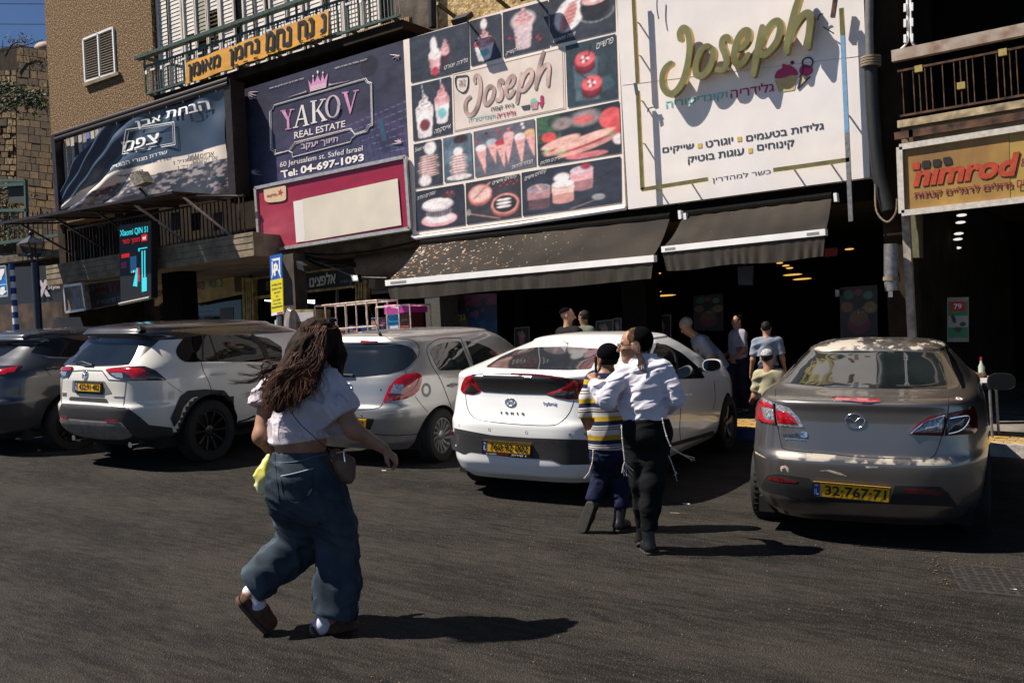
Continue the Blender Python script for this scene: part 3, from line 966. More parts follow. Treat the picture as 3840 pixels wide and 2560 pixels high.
maz.patch('clear_lens',rnd(q([(200,615),(285,636),(294,718),(225,705)]),6),M_CLEAR,off=.013,parent=lb,g=6,bulge=.01)
maz.line('lamp_gap',q([(298,588),(310,754)]),3,M_SEAM,off=.024,parent=lb)
lb=maz.patch('taillight',rnd(q([(1298,823),(1370,740),(1450,690),(1580,664),(1700,640),(1790,605),(1815,680),(1820,780),(1790,817),(1560,833)]),7),M_REDD,off=.004,bulge=.01)
maz.patch('clear_lens',rnd(q([(1340,806),(1425,735),(1562,680),(1545,806)]),6),M_CLEAR,off=.012,parent=lb,g=6,bulge=.01)
maz.line('lens_trim',rnd(q([(1310,818),(1420,722),(1566,672)]),10),3.2,M_CHROME,off=.024,parent=lb,g=5)
maz.patch('smoked_lens',rnd(q([(1592,702),(1728,688),(1690,780),(1585,812)]),6),M_SMOKE,off=.013,parent=lb,g=6,bulge=.01)
maz.line('lens_trim',q([(1594,700),(1728,684),(1712,750),(1660,795),(1586,815)]),3,M_CHROME,off=.026,parent=lb,g=5)
maz.line('lamp_gap',q([(1580,664),(1560,833)]),3,M_SEAM,off=.026,parent=lb)
maz.patch('brake_light',rnd(q([(728,541),(900,545),(1090,560),(1083,579),(950,581),(745,563)]),4),M_RED,off=.006,g=6)
maz.line('brake_light_trim',q([(728,541),(745,566),(950,584),(1086,581),(1092,560)]),2,M_CHROME,off=.007,g=5)
emblem_ring(maz,q([(897,720)])[0],.066,.052,bars=([(-.95,.35),(-.45,.45),(0,-.15),(.45,.45),(.95,.35)],),t=.006)
badge(maz,'mazda',q([(350,797),(482,805),(482,836),(350,827)]),M_CHROME,bold=.02)
badge(maz,'3',q([(492,800),(545,803),(540,846),(488,841)]),M_CHROME,bold=.02)
badge(maz,'SAMELET',q([(372,848),(524,856),(522,864),(370,856)]),mat('sticker_blue',(.08,.22,.45),.5),th=.001)
q_,n_=maz.quad_at(q([(388,838),(524,845),(524,853),(388,846)]),off=.002)
maz.patch('bumper_recess',rnd(q([(188,1205),(240,1125),(330,1117),(562,1152),(586,1275),(850,1305),(1160,1328),(1197,1205),(1540,1213),(1600,1260),(1672,1365),(1100,1342),(600,1328),(330,1272),(200,1242)]),8),M_BLACK,off=.002)
maz.patch('reflector',q([(245,1140),(330,1145),(470,1172),(455,1184),(330,1176),(250,1158)]),M_REDD,off=.006,g=6)
maz.patch('reflector',q([(1270,1232),(1500,1242),(1560,1262),(1540,1276),(1300,1262)]),M_REDD,off=.006,g=6)
maz.plate(q([(583,1166),(1168,1214),(1156,1323),(585,1272)]),'32·767·71',off=.02)
M_SCR=mat('scraped_paint',(.42,.37,.31),.8,var=.3,scale=30)
for pl in ([(140,945),(175,965),(230,1000),(200,990),(150,965)],[(335,1060),(372,1052),(398,1075),(395,1110),(385,1100),(372,1070),(345,1080),(350,1100),(336,1095)],
           [(95,1040),(120,1060),(122,1085),(100,1070)],[(970,1060),(1060,1062),(1075,1070),(985,1075)],[(625,1095),(700,1085),(800,1115),(840,1140),(760,1120),(690,1098)]):
 maz.patch('scrape',rnd(q(pl),4),M_SCR,off=.0012,g=6,skirt=.002)
emblem_ring(maz,q([(1682,553)])[0],.02,.026,name='sticker_ring',t=.003,off=.002,m=M_WHITE)
mirror(maz,(1.0,2.62,1.0),M_SMOKE,.24,.16)
maz.wheels(3.57,.93,.765,.32,rim_coupe)
add_under(maz,4.5,.87)

# ------------------------------------------------------------------ white SUV with a black roof
R_PAINT=paint_mat('cream_white_paint',(.62,.60,.55),dust=.2)
rav=Car('rav',-10.5,6.5,3,0,'white SUV with black roof and black wheel arches, plate 432 91 402')
M_ROOFB=paint_mat('black_roof_paint',(.012,.010,.010),dust=.25,dustcol=(.10,.07,.06),rough=.25)
rb=rav.body([(.31,.80,.22,4.3),(.37,.88,.10,4.45),(.50,.915,.03,4.55),(.60,.92,.01,4.58),(.72,.925,.0,4.6),(.76,.925,.045,4.59),
          (.90,.925,.05,4.55),(1.02,.92,.05,4.45),(1.10,.91,.07,4.2),(1.15,.90,.10,3.7),(1.20,.885,.15,3.4),(1.30,.845,.25,3.2),
          (1.40,.80,.34,3.0),(1.48,.76,.38,2.78),(1.505,.74,.30,2.70),(1.54,.71,.28,2.55),(1.575,.67,.34,2.35)],
         1.655,R_PAINT,nr=5.5,nf=4.5,sm=.011,arches=(.98,3.67),ar=.41)
rb.data.materials.append(M_ROOFB);rb.data.materials.append(M_BLACK)
for p_ in rb.data.polygons:
 if p_.center.z > 1.455 and p_.material_index == 0:p_.material_index=2
 if p_.material_index == 0 and (p_.center.z < .41 or abs(p_.center.x) > .7 and min(math.hypot(p_.center.y -a_,p_.center.z -.38) for a_ in (.98,3.67)) < .455):p_.material_index=3
q=Q(0,1180,.4507)
rav.patch('window_surround',rnd(q([(526,417),(748,190),(1340,200),(1225,300),(1085,425),(800,432)]),6),M_ROOFB,off=.003)
rav.patch('rear_window',rnd(q([(600,402),(690,300),(760,245),(1160,250),(1120,340),(1075,418),(800,424)]),8),M_GLASS,off=.006)
mb=MB();h0=rav.hit(*q([(640,402)])[0])[0];h1=rav.hit(*q([(790,415)])[0])[0]
mb.tube(crom([h0 +[0,-.02,0],(h0 +h1)/2+[0,-.05,.03],h1 +[0,-.03,0]],5),[.008]*5+[.016]*5+[.02],8,flat=.6)
obj('rear_wiper',mb,M_BLACK,rav.root,local=True,smooth=True)
rav.patch('side_window',rnd(q([(1462,315),(1470,270),(1530,190),(1700,168),(2050,168),(2230,195),(2345,270),(2345,394),(1535,391),(1490,365)]),8),M_GLASSD,off=.004)
rav.line('window_pillar',q([(1685,170),(1685,391)]),6,M_BLACK,off=.008,sm=False)
rav.line('window_pillar',q([(1740,172),(1815,388)]),4,M_BLACK,off=.008,sm=False)
rav.line('window_pillar',q([(2085,172),(2170,250),(2235,391)]),18,M_BLACK,off=.008)
rav.line('window_trim',q([(1535,393),(1900,397),(2345,397)]),2.2,M_CHROME,off=.006)
lb=rav.patch('taillight',rnd(q([(878,460),(930,443),(1080,429),(1205,428),(1295,462),(1392,546),(1045,549),(1035,540),(960,527),(915,500)]),4),M_SMOKE,off=.006,bulge=.012)
rav.patch('red_lens',rnd(q([(884,458),(930,447),(1078,440),(1155,446),(1215,468),(1258,500),(1205,503),(1215,543),(1110,541),(1075,500),(1040,482),(905,480)]),3),M_RED,off=.014,parent=lb,g=6,bulge=.01)
rav.patch('clear_lens',rnd(q([(925,487),(1025,487),(1030,530),(965,518)]),3),M_CLEAR,off=.014,parent=lb,g=6)
lb=rav.patch('taillight',rnd(q([(488,436),(605,431),(618,448),(575,515),(520,532),(492,505)]),4),M_SMOKE,off=.006,bulge=.01,g=6)
rav.patch('red_lens',rnd(q([(490,440),(602,436),(600,466),(500,466)]),3),M_RED,off=.014,parent=lb,g=6,bulge=.01)
rav.patch('clear_lens',rnd(q([(512,475),(565,475),(555,508),(520,505)]),3),M_CLEAR,off=.014,parent=lb,g=6)
rav.line('tailgate_crease',q([(566,528),(600,470),(700,462),(850,466),(905,542),(1042,549)]),4,M_BLACK,off=.004,sm=False)
rav.patch('plate_recess',rnd(q([(605,545),(870,552),(935,655),(860,668),(600,640)]),5),mat('recess_grey',(.16,.16,.15),.5),off=.003)  # flat grey panel behind the plate
rav.patch('plate_holder',rnd(q([(631,548),(857,561),(856,665),(632,652)]),3),M_BLACK,off=.010,skirt=.02)
rav.plate(q([(640,556),(851,567),(849,641),(640,631)]),'432:91·402',off=.016)
rav.patch('step_trim',rnd(q([(590,680),(885,697),(905,732),(574,706)]),3),mat('trim_brown',(.06,.05,.045),.5),off=.006)
emblem_ring(rav,q([(712,503)])[0],.045,.050,bars=([(-.6,.35),(0,.1),(.6,.35)],[(0,-.9),(0,.9)]),t=.006)
rav.patch('badge',q([(522,645),(555,646),(555,676),(522,674)]),M_CHROME,off=.004,g=6)
rav.patch('badge',q([(945,676),(1028,676),(1022,690),(950,690)]),M_CHROME,off=.004,g=6)
rav.line('tailgate_gap',q([(1050,552),(1042,640),(1025,775)]),2.4)
rav.line('tailgate_gap',q([(518,535),(513,640),(512,735)]),2.0)
rav.line('bumper_gap',q([(1030,772),(1060,770),(1080,790)]),2.0)
rav.patch('bumper_plastic',rnd(q([(514,737),(800,752),(1025,772),(1080,787),(1160,845),(1240,915),(1432,937),(1445,1000),(1260,1040),(1100,1000),(1010,890),(720,872),(500,852),(492,800)]),5),M_INSERT,off=.006)
rav.patch('bumper_skid_plate',rnd(q([(497,862),(720,885),(1000,902),(1060,960),(1100,1012),(1000,1034),(850,1028),(640,997),(530,930)]),8),mat('skid_grey',(.20,.18,.17),.45,var=.15),off=.010)
for pl in ([(507,838),(565,846),(565,857),(508,849)],[(876,868),(985,878),(985,891),(880,882)]):rav.patch('reflector',q(pl),M_RED,off=.014,g=6)
rav.patch('wheel_arch_trim',rnd(q([(1445,930),(1420,860),(1500,680),(1562,630),(1700,618),(1858,627),(1912,690),(1966,810),(1942,895),(1912,870),(1870,770),(1790,690),(1690,668),(1590,690),(1520,770),(1490,870)]),4),M_BLACK,off=.016,skirt=.03)
rav.line('door_gap',q([(1675,397),(1690,460),(1738,560),(1757,622)]),2.4)
rav.line('fuel_flap_gap',q([(1392,558),(1450,600),(1512,645)]),1.6)
handle(rav,q([(1820,490)])[0],.22,m=R_PAINT)
rav.line('sill_trim',q([(1930,900),(2050,870),(2140,835),(2330,825)]),5,M_BLACK,off=.01)
mb=MB()
for u,v in ((612,1022),(1082,1082)):
 o_=ion.M;pt=rav.lray(*q([(u,v)])[0]);t=(.12-rav.cl[1]) / pt[1];c=rav.cl + pt * t
 obj('exhaust_pipe',MB().tube([c,c +[0,.35,0]],.032,14),M_CHROME,rav.root,local=True,smooth=True)
p,n_=rav.hit(*q([(1200,118)])[0])
mb=MB();mb.add([p +[-.04,-.08,-.01],p +[.04,-.08,-.01],p +[0,.12,-.005],p +[0,-.06,.045],p +[0,-.02,.025]],[(0,1,3),(0,3,4),(0,4,2),(1,2,4),(1,4,3),(0,2,1)]);obj('roof_antenna',mb,M_BLACK,rav.root,local=True)
rav.wheels(3.67,.98,.80,.365,rim_suv,tw=.23)
add_under(rav,4.5,.9,.34)

# ------------------------------------------------------------------ silver hatchback
C_PAINT=paint_mat('silver_paint',(.34,.34,.345),metal=.6,rough=.32,dust=.75,dustcol=(.30,.27,.23))
cor=Car('cor',-7.88,7.95,8,0,'dusty silver hatchback with large red tail lamps, between the SUV and the white liftback')
cor.body([(.19,.74,.2,3.8),(.28,.80,.1,3.88),(.42,.835,.035,3.95),(.55,.85,.0,4.0),(.66,.858,.0,3.98),(.70,.858,.03,3.96),(.80,.858,.06,3.9),
          (.92,.852,.085,3.7),(1.0,.842,.11,3.4),(1.06,.825,.14,3.2),(1.15,.79,.20,3.05),(1.25,.745,.27,2.85),(1.33,.70,.33,2.7),(1.365,.675,.31,2.62),(1.40,.64,.33,2.5),(1.42,.61,.37,2.4)],
         1.49,C_PAINT,nr=4.6,nf=4.0,sm=.012,arches=(.68,3.19),ar=.335)
q=Q(1200,1180,.3955)
cor.patch('rear_window',rnd(q([(60,360),(170,302),(300,274),(560,266),(780,281),(878,320),(926,402),(860,475),(800,520),(650,562),(400,588),(230,592),(60,560)]),8),M_GLASS)
lb=cor.patch('taillight',rnd(q([(594,831),(650,690),(720,610),(800,565),(920,548),(965,572),(962,640),(935,720),(880,770),(800,800)]),7),M_RED,off=.006,bulge=.014)
cor.patch('clear_lens',rnd(q([(664,742),(702,660),(796,662),(770,747)]),4),M_CLEAR,off=.022,parent=lb,g=6)
cor.line('lens_band',q([(640,752),(800,760),(900,680),(940,600)]),3,M_REDD,off=.021,parent=lb,g=5)
cor.patch('brake_light',rnd(q([(387,240),(540,231),(543,257),(388,266)]),3),M_RED,off=.014,g=4,skirt=.03)
cor.line('tailgate_gap',q([(700,225),(850,235),(930,290),(938,380),(925,410)]),2.0)
cor.line('tailgate_gap',q([(802,522),(822,568)]),2.4,sm=False)
cor.line('tailgate_gap',q([(594,833),(560,878),(420,898),(250,903)]),2.4)
cor.patch('bumper_strip',rnd(q([(552,972),(600,940),(760,922),(902,904),(862,942),(760,968),(560,987)]),5),C_PAINT,off=.012,skirt=.02)
cor.patch('plate_recess',rnd(q([(-40,955),(518,985),(478,1088),(-40,1060)]),5),M_BLACK,off=.003)
cor.line('bumper_crease',q([(480,1128),(700,1142),(920,1130)]),3,M_SEAM,off=.001)
qq,n_=cor.quad_at(q([(45,965),(442,990),(437,1080),(45,1058)]),off=.014)
o_=obj('licence_plate',MB().slab(qq,-n_ *.01),M_PLATE,cor.root,local=True)
mb=MB();text3(mb,'79',lerpq([p +n_ *.003 for p in qq],.80,.2,.95,.85),bold=.03);obj('digits',mb,M_INK,o_,local=True)
mb=MB();h0=cor.hit(*q([(140,562)])[0])[0];h1=cor.hit(*q([(325,574)])[0])[0];mb.tube([h0 +[0,-.03,0],(h0 +h1)/2+[0,-.035,.004],h1 +[0,-.02,0]],[.012,.014,.018],8);obj('rear_wiper',mb,M_BLACK,cor.root,local=True,smooth=True)
cor.patch('side_window',rnd(q([(1042,352),(1078,300),(1150,268),(1308,250),(1334,262),(1430,522),(1128,530),(1075,430)]),8),M_GLASS)
cor.patch('side_window',rnd(q([(1380,250),(1480,262),(1600,312),(1700,380),(1600,440),(1500,498),(1465,500)]),6),M_GLASS)
cor.line('door_gap',q([(1332,222),(1150,225),(1052,270),(1012,335),(1062,480),(1130,590),(1190,730),(1245,880)]),2.2)
cor.line('door_gap',q([(1335,225),(1400,380),(1480,520)]),2.0)
cor.line('bumper_gap',q([(900,770),(960,850),(1025,925)]),1.8)
ring=[(1007+45*math.cos(a),712+67*math.sin(a)) for a in np.linspace(0,2*math.pi,30)]
cor.line('fuel_flap_gap',q(ring),.5,mat("gap_soft",(.24,.235,.23),.8),sm=False,g=5)
handle(cor,q([(1262,665)])[0],.2,m=C_PAINT)
emblem_ring(cor,q([(272,690)])[0],.045,.045,bars=([(-1.25,.1),(-.2,.15),(.2,-.15),(1.25,-.1)],),t=.006)
cor.patch('tailgate_grip',rnd(q([(170,788),(335,790),(342,812),(335,834),(170,832)]),4),M_CHROME,off=.02,skirt=.03,g=6)
emblem_ring(cor,q([(566,697)])[0],.01,.01,name='tailgate_lock',t=.003)
emblem_ring(cor,q([(390,950)])[0],.012,.016,name='parking_sensor',t=.003,off=.002)
p,n_=cor.hit(*q([(575,196)])[0])
mb=MB();mb.tube([p,p +[0,-.03,.04]],.018,8);mb.tube([p +[0,-.02,.03],p +[.0,-.22,.34]],.004,6)
obj('roof_aerial',mb,M_BLACK,cor.root,local=True)
cor.wheels(3.19,.68,.745,.302,rim_hatch,tw=.19)
add_under(cor,3.9,.84)
p0=rav.hit(*Q(0,1180,.4507)([(640,395)])[0])

# ------------------------------------------------------------------ dark SUV cut by the left edge
S_PAINT=paint_mat('slate_paint',(.028,.030,.040),metal=.4,rough=.3,dust=.25,dustcol=(.12,.11,.10))
suv=Car('suv',-13.05,6.35,3,-.03,'dark slate SUV cut off by the left edge of the picture')
suv.body([(.24,.82,.25,4.2),(.35,.88,.10,4.3),(.50,.915,.03,4.38),(.72,.925,.0,4.4),(.76,.925,.045,4.39),(.90,.925,.06,4.35),(1.02,.92,.08,4.2),
          (1.10,.905,.12,3.8),(1.16,.885,.20,3.4),(1.25,.845,.34,3.2),(1.35,.80,.48,3.0),(1.43,.765,.58,2.8),(1.46,.745,.50,2.7),(1.50,.71,.52,2.6),(1.53,.67,.6,2.5)],
         1.60,S_PAINT,nr=5,nf=4.5,sm=.012,arches=(.95,3.6),ar=.42)
q=Q(0,1200,.2871)
suv.patch('side_window',rnd(q([(400,430),(450,370),(540,268),(700,238),(1000,212),(1170,212),(1100,300),(935,490),(700,482),(560,465)]),6),M_GLASSD)
suv.patch('rear_window',rnd(q([(-60,300),(100,300),(260,330),(60,450),(-60,500)]),4),M_GLASSD)
suv.line('window_trim',q([(400,433),(560,468),(700,485),(930,492)]),2,M_CHROME,off=.006)
lb=suv.patch('taillight',rnd(q([(-60,600),(290,594),(235,660),(130,722),(-60,728)]),4),M_SMOKE,off=.006,bulge=.01)
suv.patch('red_lens',rnd(q([(-60,652),(60,640),(245,606),(185,680),(100,690),(60,712),(-60,704)]),3),M_RED,off=.014,parent=lb,g=6)
suv.line('door_gap',q([(556,468),(560,545),(600,650),(670,735)]),2)
suv.line('roof_rail',q([(300,240),(400,212),(700,180),(1100,160),(1330,165)]),6,M_SMOKE,off=.03)
handle(suv,q([(700,632)])[0],.2,m=S_PAINT)
suv.wheels(3.6,.95,.80,.36,rim_blade,tw=.22)
add_under(suv,4.3,.9,.34)
# ------------------------------------------------------------------ people: smooth-union bodies turned into meshes
def vnoise(p,seed=0,n=32):
 g=np.random.default_rng(seed).random((n,n,n)).astype(np.float32)
 q=p % n;i=q.astype(int);fr=(q -i).astype(np.float32);fr=fr * fr *(3-2*fr);j=(i +1) % n
 def L(a,b,t):return a +(b -a) * t
 x0,y0,z0=i.T;x1,y1,z1=j.T;fx,fy,fz=fr.T
 return L(L(L(g[x0,y0,z0],g[x1,y0,z0],fx),L(g[x0,y1,z0],g[x1,y1,z0],fx),fy),
             L(L(g[x0,y0,z1],g[x1,y0,z1],fx),L(g[x0,y1,z1],g[x1,y1,z1],fx),fy),fz)

class SDF:
 """list of primitives blended together; mesh() extracts the surface with surface nets"""
 def __init__(s):s.p=[];s.cuts=[];s.subs=[];s.fold=[]
 def cap(s,a,b,ra,rb=None,k=.03,flat=None):
  s.p.append(('c',np.asarray(a,float),np.asarray(b,float),ra,ra if rb is None else rb,k,flat));return s
 def chain(s,pts,rs,k=.03,flat=None):
  for i in range(len(pts)-1):s.cap(pts[i],pts[i +1],rs[i],rs[i +1],k,flat)
  return s
 def ell(s,c,r,A=None,k=.03):
  s.p.append(('e',np.asarray(c,float),np.asarray(r,float),np.eye(3) if A is None else np.asarray(A,float),0,k,None));return s
 def cut(s,p,n,rad=.3):s.cuts.append((np.asarray(p,float),np.asarray(n,float)/np.linalg.norm(n),rad));return s
 def folds(s,amp,scale,dirv=None,seed=0):s.fold.append((amp,scale,dirv,seed));return s
 def mesh(s,h=.008,pad=.03):
  lo=np.full(3,1e9);hi=-lo
  for q in s.p:
   if q[0] == 'c':
    r=max(q[3],q[4]);lo=np.minimum(lo,np.minimum(q[1],q[2])-r);hi=np.maximum(hi,np.maximum(q[1],q[2])+r)
   else:
    r=q[2].max();lo=np.minimum(lo,q[1]-r);hi=np.maximum(hi,q[1]+r)
  lo -= pad;hi += pad
  n=np.ceil((hi -lo)/h).astype(int) + 1
  ax=[(lo[i]+h *np.arange(n[i])).astype(np.float32) for i in range(3)]
  D=np.full(n,.2,np.float32)
  for kind,a,b,ra,rb,k,flat in s.p:
   if kind == 'c':m=max(ra,rb);l2=np.minimum(a,b) - m;h2=np.maximum(a,b) + m
   else:m=b.max();l2=a - m;h2=a + m
   mg=k + 3 * h
   i0=np.maximum(0,((l2 -mg -lo)/h).astype(int));i1=np.minimum(n,((h2 +mg -lo)/h).astype(int)+2)
   sl=tuple(slice(i0[i],i1[i]) for i in range(3))
   X,Y,Z=np.meshgrid(ax[0][sl[0]],ax[1][sl[1]],ax[2][sl[2]],indexing='ij')
   if kind == 'c':
    ab=b - a;L=ab @ ab + 1e-9
    x,y,z=X - a[0],Y - a[1],Z - a[2]
    t=np.clip((x *ab[0]+y *ab[1]+z *ab[2])/L,0,1)
    x -= t * ab[0];y -= t * ab[1];z -= t * ab[2]
    if flat is not None:   # widen by factor along a direction: (unit vector, factor)
     fv,ff=flat;dp=x * fv[0] + y * fv[1] + z * fv[2];g=(1/ff -1)
     x += dp * g * fv[0];y += dp * g * fv[1];z += dp * g * fv[2]
    d=np.sqrt(x *x +y *y +z *z) -(ra +t *(rb -ra))
   else:
    A=ra;x,y,z=X - a[0],Y - a[1],Z - a[2]
    u=[(x *A[i][0]+y *A[i][1]+z *A[i][2])/b[i] for i in range(3)]
    kq=np.sqrt(u[0] ** 2+u[1] ** 2+u[2] ** 2)
    d=(kq -1) * b.min()
   o=D[sl]
   if k > 1e-4:
    hh=np.clip(k -np.abs(o -d),0,None) / k
    D[sl]=np.minimum(o,d) - hh * hh * k * .25
   else:D[sl]=np.minimum(o,d)
  if s.fold or s.cuts:
   I=np.argwhere(np.abs(D) < .05)
   pts=lo + I * h
   dd=D[tuple(I.T)]
   for amp,sc,dv,seed in s.fold:
    q=pts / sc
    if dv is not None:
     dv=np.asarray(dv,float);dv=dv / np.linalg.norm(dv)
     q=q -(q @ dv)[:,None] * dv * .86
    nz=np.abs(vnoise(q +100,seed)-.5) * 2
    dd=dd + amp *(nz -.35)
   D[tuple(I.T)]=dd
   for p,nn,rad in s.cuts:
    I=np.argwhere(D < .05);pts=lo + I * h
    dist=(pts -p) @ nn
    near=np.linalg.norm(pts -p,axis=1) < rad
    dd=D[tuple(I.T)]
    dd=np.where(near,np.maximum(dd,dist),dd)
    D[tuple(I.T)]=dd
  S_=D < 0
  c=[S_[i:n[0]-1+i,j:n[1]-1+j,k:n[2]-1+k] for i in (0,1) for j in (0,1) for k in (0,1)]
  cnt=sum(x.astype(np.int8) for x in c)
  cell=(cnt > 0) & (cnt < 8)
  idx=np.full(cell.shape,-1,np.int64);ids=np.argwhere(cell);idx[cell]=np.arange(len(ids))
  acc=np.zeros((len(ids),3));w=np.zeros(len(ids))
  cor=[(i,j,k) for i in (0,1) for j in (0,1) for k in (0,1)]
  vals=[D[ids[:,0]+i,ids[:,1]+j,ids[:,2]+k] for i,j,k in cor]
  for a in range(8):
   for b in range(a +1,8):
    df=np.abs(np.array(cor[a])-np.array(cor[b])).sum()
    if df != 1:continue
    va,vb=vals[a],vals[b];m=(va < 0) != (vb < 0)
    t=np.where(m,va /np.where(m,va -vb,1),0)
    p=np.array(cor[a]) + t[:,None] *(np.array(cor[b])-np.array(cor[a]))
    acc += p * m[:,None];w += m
  V=lo + h *(ids +acc /w[:,None])
  F=[]
  for axn in range(3):
   o=[(axn +1) % 3,(axn +2) % 3]
   sl0=[slice(None)] * 3;sl1=[slice(None)] * 3
   sl0[axn]=slice(0,n[axn]-1);sl1[axn]=slice(1,n[axn])
   a,b=S_[tuple(sl0)],S_[tuple(sl1)]
   E=np.argwhere(a != b)
   E=E[(E[:,o[0]] > 0) & (E[:,o[1]] > 0) & (E[:,o[0]] < n[o[0]]-1) & (E[:,o[1]] < n[o[1]]-1)]
   fl=a[tuple(E.T)]
   q=[]
   for d0,d1 in ((0,0),(-1,0),(-1,-1),(0,-1)):
    e=E.copy();e[:,o[0]] += d0;e[:,o[1]] += d1;q.append(idx[tuple(e.T)])
   q=np.stack(q,1)
   q=q[(q >= 0).all(1)]
   F.append(q)
  F=np.concatenate(F)
  mb=MB();mb.v=V.tolist();mb.f=[tuple(x) for x in F.tolist()];mb.m=[0] * len(mb.f)
  return mb

def W(px,py,d):
 r=ray(px,py);return CAM + r * d

SKIN=mat('skin',(.34,.175,.11),.5,var=.12,scale=14,spec=.4)
SKIN2=mat('skin_tan',(.25,.125,.075),.5,var=.12,scale=14,spec=.4)
HAIRB=mat('hair_brown',(.030,.014,.009),.75,var=.5,scale=40,stretch=(1,1,.2),spec=.15)
HAIRL=mat('hair_light_brown',(.085,.045,.026),.85,var=.4,scale=40,spec=.15)
HAIRD=mat('hair_black',(.012,.009,.008),.7,var=.3,scale=60,spec=.2)
VELV=mat('black_velvet',(.004,.004,.005),1.0,var=.2,scale=60,spec=.03)
SOLE=mat('shoe_sole',(.03,.028,.026),.8)

def noise_cloth(name,col,rough=.85,var=.12,weave=300,bump=.15):
 return mat(name,col,rough,var=var,scale=9,bump=bump,bscale=weave,spec=.1,detail=8)

def head_frame(fwd,up=(0,0,1)):
 f_=np.asarray(fwd,float);f_=f_ / np.linalg.norm(f_);u=np.asarray(up,float);u=u - f_ *(u @ f_);u /= np.linalg.norm(u)
 r_=np.cross(f_,u);return r_,f_,u

def add_head(sd,c,fwd,up=(0,0,1),s=1.0):
 """skull, jaw, nose, lips, brow and ears around centre c; s = head height / 0.23"""
 r,f_,u=head_frame(fwd,up);A=np.array([r,f_,u]);c=np.asarray(c,float)
 at=lambda x,y,z:c +(r *x +f_ *y +u *z) * s
 sd.ell(at(0,-.01,.03),np.array([.072,.092,.085])*s,A,k=.02)
 sd.ell(at(0,.025,-.035),np.array([.055,.062,.078])*s,A,k=.03)
 sd.ell(at(0,.058,-.085),np.array([.028,.026,.022])*s,A,k=.025)
 sd.cap(at(0,.078,.018),at(0,.106,-.020),.007*s,.012*s,k=.012)
 sd.cap(at(-.02,.078,-.052),at(.02,.078,-.052),.009*s,k=.008)
 sd.cap(at(-.04,.070,.032),at(.04,.070,.032),.010*s,k=.015)
 for sg in (-1,1):
  sd.ell(at(sg *.074,-.012,.0),np.array([.010,.020,.032])*s,A,k=.006)
  sd.ell(at(sg *.030,.062,-.02),np.array([.024,.022,.022])*s,A,k=.02)
 return at

def eyes(at,parent,s=1.0):
 mb=MB();iris=MB()
 for sg in (-1,1):
  mb.ball(at(sg *.030,.070,.010),.0115*s,10,6)
  iris.ball(at(sg *.030,.078,.010),.006*s,8,5)
 e=obj('eyes',mb,M_WHITE,parent,smooth=True);obj('irises',iris,mat('iris',(.03,.015,.01),.2),e,smooth=True)

def hand(sd,w,t,side,palm,s=1.0,curl=.6):
 """five fingers from wrist w along direction t; side = thumb side; palm = palm normal"""
 t=np.asarray(t,float) / np.linalg.norm(t);side=np.asarray(side,float);side=side - t *(side @ t);side /= np.linalg.norm(side)
 palm=np.asarray(palm,float);palm=palm - t *(palm @ t);palm=palm - side *(palm @ side);palm /= np.linalg.norm(palm) + 1e-9
 w=np.asarray(w,float)
 for j,o in enumerate((-.026,-.009,.009,.025)):
  sd.cap(w +t *.01*s,w +(t *.085-side *o *-1*-1)*s,.015*s,.0125*s,k=.012)
 kn=[w +(t *.088+side *o)*s for o in (.027,.010,-.008,-.025)]
 for p,L in zip(kn,(.070,.078,.072,.056)):
  a1=curl * .6;a2=curl * 1.5;a3=curl * 2.2
  q1=p +(t *math.cos(a1)+palm *math.sin(a1)) * L * .48 * s
  q2=q1 +(t *math.cos(a2)+palm *math.sin(a2)) * L * .32 * s
  q3=q2 +(t *math.cos(a3)+palm *math.sin(a3)) * L * .25 * s
  sd.chain([p,q1,q2,q3],[.0098*s,.009*s,.0082*s,.007*s],k=.003)
 b=w +(t *.028+side *.024+palm *.008) * s
 m=b +(t *.030+side *.026+palm *.012) * s;e=m +(t *.030+side *.004+palm *.014) * s
 sd.chain([b,m,e],[.014*s,.011*s,.009*s],k=.01)

def strands(mb,paths,r=.0022,n=4):
 for p in paths:
  k=len(p);mb.tube(p,[r *(1-.75*(i /(k -1)) ** 2) for i in range(k)],n,caps=False)

# ================================================================== the running woman
u2=lambda u,v:(840+.8295*u,1150+.8295*v)
WD=5.6
def J(u,v,dd=0.0):
 x,y=u2(u,v);return W(x,y,WD +dd)
wfoot=G(*u2(500,1472));wom=root('person',wfoot,'running woman with long brown hair, cropped lilac T-shirt and wide blue jeans','person')
cr=RT * .8 + FW * .6            # the way she runs: right and away
hd=(RT *.75+FW *.66);hd /= np.linalg.norm(hd)
WA=RT * .82 - FW * .57
sk=SDF()
at=add_head(sk,J(432,165,.02),hd -np.array([0,0,.12]),s=1.0)
neck=J(415,290,.03)
sk.cap(J(425,215,.02),neck,.05,.055,k=.04)
sk.cap(J(350,345,0),J(470,345,0),.07,.07,k=.05)
sk.chain([J(400,360,.02),J(375,470,.02),J(345,600,.02),J(335,680,.02)],[.112,.118,.126,.112],k=.05,flat=(WA,1.18))
# right arm, reaching out to the right
sh_r=J(490,400,-.09);el_r=J(585,555,-.12);wr_r=J(722,640,-.06)
sk.chain([sh_r,el_r,wr_r],[.062,.048,.030],k=.03)
hand(sk,wr_r,J(790,700,-.03)-wr_r,-UP *.5-FW,-RT *.5-UP +FW *.2,.95,.8)
# left arm
sh_l=J(205,400,.10);el_l=J(172,585,.03);wr_l=J(250,690,.22)
sk.chain([sh_l,el_l,wr_l],[.058,.050,.033],k=.03)
hand(sk,wr_l,RT +FW *.5-UP *.3,UP,-UP,.95,.9)
